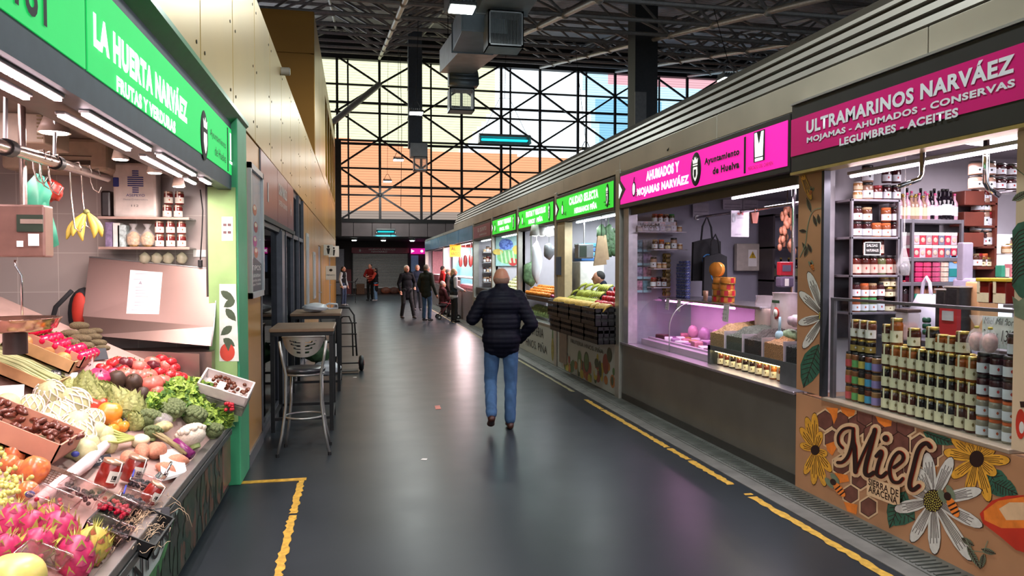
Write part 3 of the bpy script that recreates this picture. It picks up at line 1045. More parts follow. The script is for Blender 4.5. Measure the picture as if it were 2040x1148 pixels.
# service trolley at the far left
t = thing('shopping_trolley', 'dark wire service trolley on castors by the far ochre wall', 'trolley', (-.5, 35.5, 0))
for z in (.35, .95):
 m = MB()
 for i in range(7):
  m.cyl((-.95 + i * .15, 35.1, z), (-.95 + i * .15, 36, z), .008, n=5)
 m.tube([(-.95, 35.1, z), (-.05, 35.1, z), (-.05, 36, z), (-.95, 36, z)], .014, 6, closed=True)
 m.build('wire_shelf', black, t)
for x in (-.95, -.05):
 for y in (35.1, 36):
  o = MB().cyl((x, y, .1), (x, y, 1.0), .014, n=8).build('post', black, t)
  MB().cyl((x - .02, y, .06), (x + .02, y, .06), .06, n=12).build('castor', blackp, o)
MB().tube([(-.05, 35.1, .95), (.06, 35.1, 1.1), (.06, 36, 1.1), (-.05, 36, .95)], .014, 6).build('push_handle', black, t)
# ================================================================== far shuttered stall (y = 46.3)
shm = M('shutter_slats', 'aaa6a4', .45, .5)
t = thing('roller_shutter', 'closed grey roller shutter of the far stall under a maroon sign', 'roller shutter', (1.45, 46.2, .35))
m = MB()
for i in range(26):
 z = .42 + i * .078
 m.prism([(-.2, 46.24, z), (-.2, 46.20, z + .02), (-.2, 46.20, z + .055), (-.2, 46.24, z + .075)], (3.3, 0, 0))
m.build('slats', shm, t)
MB().box(-.2, 3.1, 46.15, 46.22, .34, .42).build('bottom_bar', M('shutter_bar_pale', '9a9896', .4, .5), t)
for x in (-.28, 3.1):
 MB().box(x, x + .08, 46.12, 46.28, 0, 2.5).build('guide_rail', M('dark_beam'), t)
t = thing('shop_sign', 'unlit maroon egg stall sign above the far shutter', 'sign', (1.45, 46.1, 2.46))
o = MB().bbox(-.28, 3.18, 46.12, 46.26, 2.46, 2.82, .01).build('sign_panel', M('far_maroon', '8a2c40', .45), t)
text('HUEVOS FRESCOS', (.75, 46.12, 2.66), 1.6, .10, M('dim_letter', 'd8cccc'), o, 'F', .02)
text('NAVARRO', (.9, 46.12, 2.52), .95, .10, M('dim_letter'), o, 'F', .02)
MB().ell((.22, 46.11, 2.64), (.06, .006, .09), 12, 8).build('egg_symbol', M('dim_letter'), o)
tag(MB().box(-.2, 3.1, 46.2, 46.28, 0, .34).build('counter_base', M('far_mural_brown', '4a342c', .6, 0, .5, 3)), 'dark counter front under the far roller shutter', 'counter')
eggm = [M('egg_orange', '8a4a34', .5, 0, .3, 8), M('fowl_brown', '6c4034', .6, 0, .4, 8)]
for i, (x, w) in enumerate(((1.75, .3), (2.25, .28), (2.75, .28))):
 tag(MB().ell((x, 46.0, .2), (w, .06, .2), 14, 8, mi=0).build('produce_sack', eggm[i % 2]), 'brownish sack against the far counter front, ' + nth(i, 3), 'sack', 'sacks before the far counter')
t = tag(MB().bbox(.0, .48, 45.6, 46.05, 0, .62, .01).build('cardboard_box', M('far_cardboard', '6b4a38', .8)), 'brown cardboard box on the floor left of the hugging pair', 'box')
tag(MB().bbox(-.65, -.3, 45.7, 46.2, 0, 1.5, .02).build('red_barrier', M('dull_red_panel', '6d2a33', .6)), 'dull red upright panel left of the far shutter', 'panel')
tag(MB().bbox(-1.7, -.72, 45.9, 46.25, 0, 2.72, .01).build('metal_cabinet', M('far_grey_panel', '7a7680', .4, .3)), 'tall pale grey metal cabinet by the far shutter', 'cabinet')
# kiosk at the right of the shutter
t = thing('shop_sign', 'tiny lit pink sign at the far end beside the shutter', 'sign', (3.75, 45.9, 2.46))
o = MB().bbox(3.3, 4.3, 45.9, 46.3, 2.44, 2.78, .01).build('sign_panel', glow('far_pink_sign', 'c01888', 1.4), t)
MB().prism([(3.3, 45.895, 2.5), (3.5, 45.895, 2.61), (3.3, 45.895, 2.72)], (0, .004, 0)).ell((3.95, 45.895, 2.61), (.09, .004, .08), 12, 6).build('symbol', glow('far_white_symbol', 'ffffff', 1.2), o)
t = thing('kiosk_counter', 'dim kiosk front with pale blue screens at the far end', 'kiosk', (3.8, 46.1, 0))
MB().box(3.25, 4.6, 46.0, 46.25, 0, .95).build('counter', M('far_grey_panel'), t)
MB().box(3.3, 3.75, 46.1, 46.14, 1.35, 2.35).build('blue_panel', M('far_blue_panel', '5d6f92', .5, emit=.25), t)
MB().box(3.95, 4.25, 46.1, 46.14, 1.0, 1.25).build('lit_screen', glow('far_screen', 'b8d8c8', .9), t)
for i, (x, z) in enumerate(((.0, 3.12), (1.55, 3.15), (3.1, 3.18))):
 t = thing('downlight', 'white ceiling downlight over the far shutter, ' + nth(i, 3), 'lamp', (x - .1, 41.0, z), 'downlights over the far shutter')
 MB().cyl((x - .1, 41, 3.09), (x - .1, 41, 3.2), .15, n=16).build('rim', lamph, t)
 MB().lathe([(.0, 3.05), (.1, 3.05), (.13, 3.09)], (x - .1, 41, 0), 14).build('lens', lampw, t)
 area('downlight_light', (x - .1, 41, 3.0), (.2, .2), 22, (.95, 1, .95))
# small litter on the floor
tag(MB().prism([tuple(hz(866, 809, .002)), tuple(hz(876, 808, .002)), tuple(hz(879, 815, .002)), tuple(hz(868, 816, .002))], (0, 0, .002)).build('paper_scrap', M('orange_scrap', 'c8553c')), 'small orange scrap of paper on the aisle floor', 'litter')
for i, (u, v) in enumerate(((845, 916), (1135, 745), (1090, 722), (707, 752))):
 c = hz(u, v, .001)
 tag(MB().prism([c + V((a, b, 0)) for a, b in ((-.03, 0), (.02, -.02), (.03, .02), (-.01, .03))], (0, 0, .003)).build('paper_scrap', paper),
  ['white scrap of paper on the floor left of the walking man', 'pale speck of litter near the painted vegetables', 'pale speck of litter nearer the fruit shop lettering', 'pale speck of litter by the bar tables'][i], 'litter')
# ================================================================== signs of the right stalls
mag_lit = glow('magenta_backlit', 'e0189a', 1.0)
grn_lit = glow('green_backlit', '38d838', .85)
wht_lit = glow('white_backlit_letter', 'ffffff', 1.25)
wht_pr = M('white_print', 'dfe3ec', .45, 0, .02)
sign_bk = M('sign_black', '242424', .45, 0, .1, 5)
mag_pr = M('magenta_print', 'cc1674', .35, 0, .04, 3)
crest_w = glow('crest_white', 'f0f0e8', .8)
def crest(x, y, z, w, h, parent):
 o = MB().ell((x, y, z), (.006, w, h), 8, 20).build('crest_disc', blackink, parent)
 X = x - .008
 m = MB()
 P = lambda a, b: (X, y - a * w, z + b * h)
 m.prism([P(-.38, .12), P(-.42, -.3), P(-.25, -.55), P(0, -.72), P(.25, -.55), P(.42, -.3), P(.38, .12)], (.002, 0, 0))
 m.prism([P(-.4, .34), P(-.5, .62), P(-.25, .5), P(-.12, .72), P(0, .52), P(.12, .72), P(.25, .5), P(.5, .62), P(.4, .34)], (.002, 0, 0))
 m.prism([P(-.42, .2), P(-.42, .28), P(.42, .28), P(.42, .2)], (.002, 0, 0))
 c = m.build('crest_shield', crest_w, o)
 k = MB()
 X2 = X - .002
 Q = lambda a, b: (X2, y - a * w, z + b * h)
 k.prism([Q(-.2, -.02), Q(-.2, -.4), Q(0, -.55), Q(.2, -.4), Q(.2, -.02)], (.001, 0, 0))
 k.build('crest_tower', blackink, o)
def lit_sign(y0, y1, z0, z1, base, lines, num, lab, arrow=True, frame=True, crestpos=None, ayto=True):
 """y0 = far (left) end"""
 t = thing('shop_sign', lab, 'sign', (XR, (y0 + y1) / 2, z0))
 x = XR - .045
 MB().bbox(x, XR + .03, y1, y0, z0 - .05, z1 + .05, .006).build('sign_frame', sign_bk, t)
 L = y0 - y1
 p = MB().box(x - .004, x, y1 + .03, y0 - .05, z0, z1).build('sign_face', base, t)
 X = x - .005
 if arrow:
  MB().prism([(X - .001, y0 - .05, z0 + .05), (X - .001, y0 - .05, z1 - .05), (X - .001, y0 - .16 - .02 * L, (z0 + z1) / 2)], (.002, 0, 0)).build('arrow_notch', sign_bk, t)
  MB().prism([(X - .002, y0 + .0, z0 + .08), (X - .002, y0 + .0, z1 - .08), (X - .002, y0 - .11, (z0 + z1) / 2)], (.002, 0, 0)).build('arrow', wht_lit, t)
 for s, a, b, w, h, m in lines:
  text(s, (X, y0 - a * L, z0 + b * (z1 - z0)), w * L, h * (z1 - z0), m, p, 'R', .055)
 if num:
  c = y0 - .115 * L - .08
  MB().ell((X, c, z0 + .42 * (z1 - z0)), (.003, .035 * min(L, 3) / 3 + .03, .26 * (z1 - z0)), 8, 16).build('fruit_symbol_outline', blackink, p)
  MB().ell((X - .003, c, z0 + .42 * (z1 - z0)), (.003, .02 * min(L, 3) / 3 + .02, .2 * (z1 - z0)), 8, 16).build('fruit_symbol', wht_lit, p)
  MB().tube([(X, c, z0 + .68 * (z1 - z0)), (X, c - .02, z0 + .82 * (z1 - z0))], .008, 5).build('fruit_stalk', blackink, p)
  text('P-' + num, (X, c - .07, z0 + .1 * (z1 - z0)), .17, .2 * (z1 - z0), blackink, p, 'R', .015)
 if crestpos:
  cy = y0 - crestpos * L
  crest(X, cy, (z0 + z1) / 2, .115 if L > 3.2 else .07, (z1 - z0) * .47, p)
 return t, p
AZ0, AZ1 = 2.47, 2.82
_, p = lit_sign(8.93, 5.16, AZ0, AZ1, mag_lit,
    [('AHUMADOS Y', .24, .56, .235, .32, wht_lit), ('MOJAMAS NARVÁEZ', .165, .08, .37, .38, wht_lit),
     ('Ayuntamiento', .625, .50, .175, .22, blackink), ('de Huelva', .67, .22, .13, .19, blackink)],
    '41', 'lit magenta sign with white lettering about smoked fish and a black crest', crestpos=.575)
X = XR - .05
yb = 8.93 - .82 * 3.77
MB().box(X - .003, X, yb - .03, yb, AZ0 + .02, AZ1 - .02).build('divider', blackink, p)
yc = 8.93 - .885 * 3.77
mm = MB().box(X - .003, X, yc - .085, yc + .085, AZ0 + .09, AZ1 - .01).build('tower_symbol', blackink, p)
MB().prism([(X - .005, yc + .06, AZ0 + .13), (X - .005, yc + .07, AZ1 - .02), (X - .005, yc + .035, AZ1 - .02), (X - .005, yc, AZ0 + .22), (X - .005, yc - .035, AZ1 - .02), (X - .005, yc - .07, AZ1 - .02), (X - .005, yc - .06, AZ0 + .13)], (.001, 0, 0)).box(X - .005, X - .004, yc - .06, yc + .06, AZ0 + .095, AZ0 + .12).build('tower_letter', wht_lit, mm)
text('MERCADO DEL CARMEN', (X, 8.93 - .84 * 3.77, AZ0 + .035), .38, .03, redink, p, 'R')
lit_sign(11.97, 9.12, 2.46, 2.80, grn_lit, [('CALIDAD SELECTA', .28, .52, .50, .36, wht_lit), ('HERMANOS PIÑA', .38, .1, .38, .3, wht_lit), ('Ayuntamiento', .86, .22, .09, .09, blackink), ('de Huelva', .88, .1, .07, .09, blackink)],
   '40', 'lit green sign of the nearest fruit stall, with a crest at its right end', crestpos=.91)
lit_sign(14.9, 12.12, 2.46, 2.79, grn_lit, [('FRUTAS Y VERDURAS', .26, .54, .55, .34, wht_lit), ('HNOS. PIÑA', .34, .12, .4, .32, wht_lit)],
   '39', 'lit green sign in the middle of the three green ones on the right', crestpos=.9)
lit_sign(17.9, 15.15, 2.46, 2.79, grn_lit, [('FRUTAS Y VERDURAS', .28, .54, .55, .34, wht_lit), ('HNOS. PIÑA', .36, .12, .4, .32, wht_lit)],
   '38', 'farthest and smallest lit green sign on the right', crestpos=.92)
lit_sign(20.9, 18.12, 2.46, 2.79, M('dull_red_sign', '92233f', .35), [('EL QUINTO', .3, .42, .5, .38, M('dim_white', 'c9b8c0')), ('ALIMENTACION', .4, .15, .4, .14, M('dim_white'))],
   None, 'unlit dark red sign between the green and the blue signs', False)
bl = M('blue_sign', '3f6a8a', .35, 0, .15, 3, emit=.08)
t = thing('shop_sign', 'row of dim blue fish stall sign panels beyond the red sign', 'sign', (XR, 28, 2.45))
for i in range(5):
 a = 21.1 + i * 3.02
 o = MB().bbox(XR - .045, XR + .02, a, a + 2.95, 2.44, 2.86, .006).build('sign_panel', bl, t)
 text(['PESCADOS', 'MARISCOS', 'CONGELADOS', 'CARNES', 'PESCADERIA'][i], (XR - .046, a + 2.3, 2.58), 1.5, .14, M('pale_blue_letter', '6c93ab', .5), o, 'R')
# Ultramarinos sign, printed, standing proud of the facade
t = thing('shop_sign', 'large printed magenta sign of the honey stall with white lettering on black', 'sign', (3.2, 4, 2.4))
X = XR - .09
sb = MB().bbox(X, XR + .03, 1.9, 5.07, 2.40, 2.90, .006).build('sign_board', sign_bk, t)
p = MB().box(X - .004, X, 1.9, 5.07, 2.52, 2.795).build('sign_face', mag_pr, t)
MB().box(X - .01, XR + .03, 1.9, 5.07, 2.90, 2.915).build('top_trim', alu, t)
MB().box(X - .008, XR + .03, 1.9, 5.07, 2.38, 2.40).build('bottom_trim', M('brass_trim', 'a8955c', .4, .6), t)
def sign_line(s, u0, v0, u1, v1, cap, mat=wht_pr):
 """line of lettering between two baseline points of the board"""
 a, b = hx(u0, v0, X - .004), hx(u1, v1, X - .004)
 text(s, (X - .0045, a.y, (a.z + b.z) / 2), a.y - b.y, cap, mat, p, 'R', .04)
sign_line('ULTRAMARINOS', 1607, 267, 1821, 205, .093)
sign_line('NARVÁEZ', 1834, 201, 2022, 142, .115)
sign_line('MOJAMAS - AHUMADOS - CONSERVAS', 1608, 288, 2023, 178, .052)
sign_line('LEGUMBRES - ACEITES', 1673, 292, 1910, 232, .052)
# ================================================================== murals on the honey stall
mur = M('mural_tan', 'a87c5a', .35, 0, .18, 1.6)
murmats = [M('print_cream', 'd3b28c', .4), M('print_dark', '2a1510', .4), M('print_yellow', 'd39a32', .4, 0, .18, 30), M('print_white', 'c9c8c2', .4, 0, .08, 30),
   M('print_green', '2f5a48', .4, 0, .25, 25), M('print_orange', 'dc7a2c', .4, 0, .2, 14), M('print_brown', '6c4238', .4, 0, .25, 14), M('print_red', 'b8301f', .4, 0, .15, 5),
   M('print_seed', 'b9b24a', .4), M('print_grey_green', '6c7862', .4, 0, .2, 20), M('print_shade', '8a5a3c', .4)]
def ribbon(pts, w):
 """stroke polygons with round ends"""
 out = []
 n = len(pts)
 L, R = [], []
 for i, (x, y) in enumerate(pts):
  a, b = pts[max(i - 1, 0)], pts[min(i + 1, n - 1)]
  dx, dy = b[0] - a[0], b[1] - a[1]
  l = math.hypot(dx, dy) or 1
  ww = w[i] if isinstance(w, list) else w
  L.append((x - dy / l * ww / 2, y + dx / l * ww / 2))
  R.append((x + dy / l * ww / 2, y - dx / l * ww / 2))
 for i in range(n - 1):
  out.append([L[i], R[i], R[i + 1], L[i + 1]])
 for i in range(n):
  ww = w[i] if isinstance(w, list) else w
  out.append(ngon(pts[i][0], pts[i][1], ww / 2, ww / 2, 10))
 return out
def smooth(pts, k=5):
 out = []
 n = len(pts)
 for i in range(n - 1):
  p0, p1, p2, p3 = pts[max(i - 1, 0)], pts[i], pts[i + 1], pts[min(i + 2, n - 1)]
  for j in range(k):
   t = j / k
   out.append(tuple(.5 * ((2 * p1[d]) + (-p0[d] + p2[d]) * t + (2 * p0[d] - 5 * p1[d] + 4 * p2[d] - p3[d]) * t * t + (-p0[d] + 3 * p1[d] - 3 * p2[d] + p3[d]) * t ** 3) for d in (0, 1)))
 out.append(pts[-1])
 return out
def petal(cx, cy, tx, ty, w, mi, lines=4):
 dx, dy = tx - cx, ty - cy
 l = math.hypot(dx, dy)
 nx, ny = -dy / l, dx / l
 prof = [(0, .25), (.2, .6), (.45, .95), (.7, 1), (.88, .75), (.97, .4), (1, 0)]
 A = [(cx + dx * s + nx * w * q / 2, cy + dy * s + ny * w * q / 2) for s, q in prof]
 B = [(cx + dx * s - nx * w * q / 2, cy + dy * s - ny * w * q / 2) for s, q in reversed(prof[:-1])]
 out = [(1, [(x + (x - cx) * .02, y + (y - cy) * .02) for x, y in A + B])]
 out[0] = (1, [(cx + (x - cx) * 1.02 + nx * 0, cy + (y - cy) * 1.02) for x, y in A + B])
 out.append((mi, A + B))
 for k in range(lines):
  o = (k - (lines - 1) / 2) / lines * w * .8
  a = (cx + dx * .15 + nx * o * .5, cy + dy * .15 + ny * o * .5)
  b = (cx + dx * (.7 + .1 * (k % 2)) + nx * o, cy + dy * (.7 + .1 * (k % 2)) + ny * o)
  out += [(1, q) for q in ribbon([a, b], 1.3)[:1]]
 return out
def leafshape(cx, cy, tx, ty, w, mi=4):
 dx, dy = tx - cx, ty - cy
 l = math.hypot(dx, dy)
 nx, ny = -dy / l, dx / l
 prof = [(0, 0), (.1, .5), (.3, .95), (.55, 1), (.8, .6), (1, 0)]
 P = [(cx + dx * s + nx * w * q / 2, cy + dy * s + ny * w * q / 2) for s, q in prof] + [(cx + dx * s - nx * w * q / 2, cy + dy * s - ny * w * q / 2) for s, q in reversed(prof[1:-1])]
 out = [(mi, P)]
 out += [(1, q) for q in ribbon([(cx, cy), (tx, ty)], 1.6)[:1]]
 for k in range(1, 9):
  s = k / 9.5
  hw = w * .42 * math.sin(pi * min(1, s * 1.05 + .1))
  for sg in (-1, 1):
   a = (cx + dx * s, cy + dy * s)
   b = (cx + dx * (s + .12) + nx * hw * sg, cy + dy * (s + .12) + ny * hw * sg)
   out += [(1, q) for q in ribbon([a, b], 1.4)[:1]]
 return out
def cp(x, y):               # crop coordinates of the honey mural to photograph pixels
 return (1580 + x / 3.12, 780 + y / 3.12)
def flower(c, tips, w, mi, lines, r, cm):
 out = []
 for tx, ty in tips:
  out += petal(c[0], c[1], tx, ty, w, mi, lines)
 out.append((1, ngon(c[0], c[1], r * 1.05, r * 1.2)))
 if cm == 8:
  for k in range(70):
   a, q = k * 2.4, r * .98 * math.sqrt(k / 70)
   out.append((8, ngon(c[0] + q * cos(a), c[1] + q * sin(a) * 1.15, 1.25, 1.4, 6)))
 return out
def bee(cx, cy, s, ang):
 out = []
 R = lambda x, y: (cx + s * (x * cos(ang) - y * sin(ang)), cy + s * (x * sin(ang) + y * cos(ang)))
 E_ = lambda x, y, a, b: [R(x + a * cos(2 * pi * i / 14), y + b * sin(2 * pi * i / 14)) for i in range(14)]
 out.append((9, E_(-.6, .3, .55, .22)))
 out.append((9, E_(-.6, -.3, .55, .22)))
 out.append((5, E_(.35, 0, .75, .3)))
 for q in (.1, .4, .7):
  out.append((1, [R(q, -.28), R(q + .12, -.26), R(q + .12, .26), R(q, .28)]))
 out.append((1, E_(-.45, 0, .3, .24)))
 return out
XM = XR - .012
mc = thing('stall_counter', 'honey stall counter front painted with honeycomb, bees and daisies', 'counter', (XR, 4, 0))
front = MB().box(XR + .03, XR + .5, 3.08, 5.055, .0, .73).box(XM, XR + .03, 1.9, 5.09, 0, .73).build('front_panel', mur, mc)
MB().bbox(XM - .01, XR + .55, 3.19, 4.77, .73, .755, .005).build('ledge', M('ledge_cream_steel', 'a59482', .35, .3), mc)
shp = []
# honeycomb
hexc = [(200, 180, 60), (295, 190, 62), (245, 300, 58), (400, 210, 70), (345, 330, 70), (500, 270, 75), (450, 150, 66), (600, 250, 90), (570, 400, 70), (660, 330, 80), (700, 210, 70), (790, 340, 70), (840, 420, 70), (300, 460, 60), (420, 540, 66), (470, 720, 60), (360, 640, 55), (540, 180, 60), (880, 360, 60), (420, 420, 60), (640, 500, 60), (740, 470, 60)]
for x, y, r in hexc:
 P = [(x + r * 1.12 * cos(RD(60 * i + 30)), y + r * 1.25 * sin(RD(60 * i + 30)) + 0) for i in range(6)]
 shp.append((0, [cp(*q) for q in P]))
for x, y, r in hexc:
 for k, m_ in ((.93, 1), (.86, 6)):
  P = [(x + r * k * cos(RD(60 * i + 30)), y + r * 1.12 * k * sin(RD(60 * i + 30))) for i in range(6)]
  shp.append((m_, [cp(*q) for q in P]))
for pts in ([(205, 100), (280, 105), (275, 160), (255, 205), (240, 150)], [(295, 95), (388, 112), (380, 150), (345, 160), (305, 130)], [(515, 155), (615, 175), (612, 215), (570, 222), (530, 190)], [(205, 330), (260, 310), (272, 350), (245, 400), (215, 370)],
   [(260, 505), (340, 520), (350, 560), (290, 570)], [(315, 685), (402, 705), (395, 765), (340, 745)], [(870, 455), (895, 470), (890, 510), (872, 500)]):
 shp.append((5, [cp(*q) for q in pts]))
# shadow patches, leaves
for a in ((150, 400, 235, 520, 40), ):
 pass
for L in (((590, 700), (760, 800), 190), ((700, 620), (600, 850), 120), ((1200, 480), (1330, 660), 150), ((810, 250), (1010, 330), 80), ((1240, 560), (1400, 640), 110)):
 a, b = cp(*L[0]), cp(*L[1])
 shp += leafshape(a[0], a[1], b[0], b[1], L[2] / 3.12)
shp += flower(cp(140, 365), [cp(*q) for q in ((85, 160), (135, 135), (175, 250), (48, 225), (45, 330), (240, 500), (200, 590), (130, 580), (75, 515), (215, 395))], 15, 2, 3, 8.5, 0)
shp += flower(cp(1145, 420), [cp(*q) for q in ((990, 280), (1090, 300), (1180, 315), (1255, 350), (1350, 430), (1265, 520), (1222, 685), (1090, 645), (990, 535), (940, 375))], 22, 2, 4, 14, 0)
shp += flower(cp(875, 680), [cp(*q) for q in ((835, 380), (990, 410), (1175, 615), (1180, 840), (1110, 1050), (885, 1012), (740, 935), (635, 735), (780, 480), (720, 590))], 25, 3, 6, 19, 8)
# orange ceramic bowl
shp.append((7, [cp(*q) for q in ((1165, 760), (1240, 680), (1330, 650), (1440, 645), (1470, 1010), (1390, 985), (1290, 900), (1185, 820))]))
shp.append((5, [cp(*q) for q in ((1190, 745), (1280, 680), (1440, 655), (1455, 850), (1300, 850), (1195, 800))]))
shp.append((0, [cp(*q) for q in ((1285, 730), (1350, 690), (1440, 690), (1450, 800), (1330, 800))]))
for q in ((1085, 960, 1170, 1105), (1175, 980, 1265, 1010), (1050, 910, 1130, 960), (1190, 1010, 1175, 1100)):
 a, b = cp(q[0], q[1]), cp(q[2], q[3])
 shp += leafshape(a[0], a[1], b[0], b[1], 12, 9)
shp += [(9, q) for q in ribbon([cp(*q) for q in ((1080, 920), (1120, 990), (1190, 1000), (1215, 930))], 1.8)]
shp += bee(*cp(275, 590), 24, .9)
shp += bee(*cp(985, 690), 30, 1.1)
# script lettering
S_ = [([(318, 352), (293, 320), (292, 275), (318, 238), (355, 226), (385, 232)], 15), ([(385, 232), (377, 320), (352, 400), (318, 438), (288, 442)], 19), ([(385, 232), (393, 340), (398, 500)], [12, 26, 26]),
  ([(398, 500), (450, 380), (520, 238)], 16), ([(520, 238), (492, 350), (465, 450), (460, 505), (482, 522), (512, 505)], 26),
  ([(530, 402), (556, 372), (562, 392), (542, 450), (532, 510), (560, 530), (592, 505)], 22), ([(588, 290), (589, 294)], 38),
  ([(640, 472), (690, 432), (697, 396), (668, 378), (632, 420), (612, 490), (630, 555), (668, 565), (695, 542)], 20),
  ([(868, 345), (845, 322), (812, 335), (786, 380), (760, 480), (738, 575), (756, 612), (795, 588)], 26)]
for wid, m_ in ((46, 0), (4, 7), (0, 1)):
 for pts, w in S_:
  q = smooth([cp(*z) for z in pts])
  if isinstance(w, list):
   ww = [(w[min(int(i / 5), len(w) - 1)] + wid) / 3.12 for i in range(len(q))]
  else:
   ww = (w + wid) / 3.12
  shp += [(m_, z) for z in ribbon(q, ww)]
shp.append((0, [cp(*q) for q in ((474, 535), (680, 590), (680, 700), (640, 705), (474, 642))]))
art(shp, lambda a, b: V((XM, hx(a, b, XM).y, min(hx(a, b, XM).z, .727))), (-1, 0, 0), 'honey_mural_print', front, murmats)
for s, a, b, h in (('SIERRA DE', (484, 582), (672, 655), .045), ('ARACENA', (484, 628), (664, 698), .045)):
 A, B = hx(*cp(*a), XM), hx(*cp(*b), XM)
 text(s, (XM - .017, A.y, (A.z + B.z) / 2), A.y - B.y, h, murmats[1], front, 'R', .02)
# pilasters
pl = thing('painted_pilaster', 'left pilaster of the honey stall painted with a white daisy and bees', 'pilaster', (XR, 4.93, .73))
pf_ = MB().box(XM, XR + .03, 4.77, 5.09, .76, 2.40).build('pilaster_panel', mur, pl)
q7 = lambda x, y: (1590 + x / 2.296, 320 + y / 2.296)
shp = []
shp += leafshape(*q7(95, 840), *q7(25, 1040), 42)
for (a, b) in (((60, 235), (40, 170)), ((85, 300), (70, 250)), ((98, 290), (92, 245)), ((40, 325), (5, 320)), ((45, 420), (20, 375)), ((30, 440), (45, 395)), ((62, 420), (45, 380))):
 shp += leafshape(*q7(*a), *q7(*b), 8, 9)
shp += [(9, q) for q in ribbon(smooth([q7(10, 440), q7(35, 380), q7(45, 300), q7(70, 230), q7(125, 215)]), 1.6)]
shp += flower(q7(122, 712), [q7(*z) for z in ((48, 510), (8, 600), (3, 745), (25, 858), (118, 948), (123, 500))], 17, 3, 5, 11, 8)
shp += flower(q7(5, 20), [q7(*z) for z in ((62, 180), (110, 30), (30, 90))], 12, 2, 4, 3, 0)
shp += bee(*q7(65, 480), 9, 1.2) + bee(*q7(62, 140), 8, 1.9)
art([(m_, P) for m_, P in shp], lambda a, b: V((XM, min(max(hx(a, b, XM).y, 4.772), 5.088), hx(a, b, XM).z)), (-1, 0, 0), 'daisy_print', pf_, murmats)
MB().box(XM - .02, XM + .03, 4.745, 4.775, .76, 2.40).build('steel_edge', M('post_dark', '3c3e44', .4, .6), pl)
pl = thing('painted_pilaster', 'right pilaster of the honey stall with a dark green leaf print', 'pilaster', (XR, 3.0, .73))
pf_ = MB().box(XM, XR + .03, 1.9, 3.185, .76, 2.40).build('pilaster_panel', M('mural_cream', 'cdb79a', .35, 0, .08, 2), pl)
shp = [(4, [(2017, 460), (2028, 445), (2045, 440), (2045, 600), (2030, 590), (2017, 570)]), (9, [(2017, 590), (2030, 600), (2045, 590), (2045, 640), (2022, 630)])]
for k in range(12):
 shp += [(1, q) for q in ribbon([(2017, 480 + k * 8), (2030, 462 + k * 8), (2045, 455 + k * 8)], 2.2)]
shp += [(9, q) for q in ribbon([(2017, 330), (2045, 352)], 2)] + leafshape(2017, 400, 2050, 380, 14, 9)
shp += [(7, ngon(2034, 845, 10, 30)), (3, ngon(2036, 852, 5, 12)), (1, [(2032, 800), (2045, 800), (2045, 812), (2034, 812)])]
art(shp, lambda a, b: hx(a, b, XM), (-1, 0, 0), 'leaf_print', pf_, murmats)
# ================================================================== honey stall
def jar_proto(nm_, r, h, body, lidm, labm, lab2=None, lidh=.018, strap=False, shoulder=.85, cat='jar', facing='L'):
 """upright jar; label wraps the side that looks toward -x and -y"""
 t = thing(nm_, 'jar', cat, (0, 0, 0))
 MB().lathe([(r * .9, 0), (r, .006), (r, h * .72), (r * .97, h * .8), (r * shoulder, h * .87), (r * shoulder, h - lidh)], n=16).build('glass_body', body, t)
 MB().lathe([(r * .9, h - lidh), (r * .92, h - lidh + .002), (r * .92, h - .003), (r * .86, h)], n=16).build('lid', lidm, t)
 m = MB()
 vs = []
 n = 10
 a0, a1 = RD(150), RD(290)
 for k in range(n + 1):
  a = a0 + (a1 - a0) * k / n
  for z in (h * .1, h * .54):
   vs.append((r * 1.015 * cos(a), r * 1.015 * sin(a), z))
 m.add(vs, [(2 * k, 2 * k + 2, 2 * k + 3, 2 * k + 1) for k in range(n)], 0, True)
 if lab2 is not None:
  vs = []
  for k in range(5):
   a = RD(224) + RD(18) * k / 4
   w = h * .09 * (1 - abs(k - 2) / 2.6)
   for z in (h * .34 - w, h * .34 + w):
    vs.append((r * 1.03 * cos(a), r * 1.03 * sin(a), z))
  m.add(vs, [(2 * k, 2 * k + 2, 2 * k + 3, 2 * k + 1) for k in range(4)], 1, True)
 o = m.build('label', [labm, lab2 or labm], t)
 if strap:
  a = RD(195)
  m = MB()
  d = V((cos(a), sin(a), 0))
  w = V((-sin(a), cos(a), 0)) * r * .15
  P = [d * r * 1.02 + V((0, 0, h * .5)), d * r * 1.02 + V((0, 0, h * .8)), d * r * .96 + V((0, 0, h)), d * r * .4 + V((0, 0, h + .002))]
  vs = []
  for q in P:
   vs += [q - w, q + w]
  m.add(vs, [(2 * k, 2 * k + 1, 2 * k + 3, 2 * k + 2) for k in range(3)], 0, False)
  m.build('seal_strap', labm, t)
 return t
gold_lid = M('gold_lid', 'b89a4e', .3, .8)
blk_lid = M('black_lid', '1d1a1a', .4)
wht_lid = M('white_lid', 'd8d6d2', .4)
honeys = [M('dark_honey', '1a0f0d', .12), M('brown_honey', '4a2318', .12), M('amber_honey', '8a4a1c', .12)]
honey_lab = M('honey_label_cream', 'd9d3b0', .55, 0, .06, 60)
bee_print = M('label_print_olive', '7a6a38', .6)
gH = 'honey jars stacked behind the glass'
HP = [Proto(jar_proto('honey_jar', .037, .143, b, gold_lid, honey_lab, bee_print, strap=True)) for b in honeys]
cols = 10
ys_ = [4.25 - .0765 * i for i in range(cols)]
kindc = [0, 1, 1, 1, 0, 0, 0, 0, 1, 1]
rown = ['bottom', 'middle', 'top']
for r in range(3):
 for i in range(cols):
  k = kindc[i] if r < 2 else [1, 2, 2, 2, 0, 0, 0, 0, 2, 2][i]
  HP[k].place((3.41, ys_[i], .757 + .144 * r), 0, 'cream-labelled honey jar, %s row of the main stack, %s' % (rown[r], nth(i, cols)), gH)
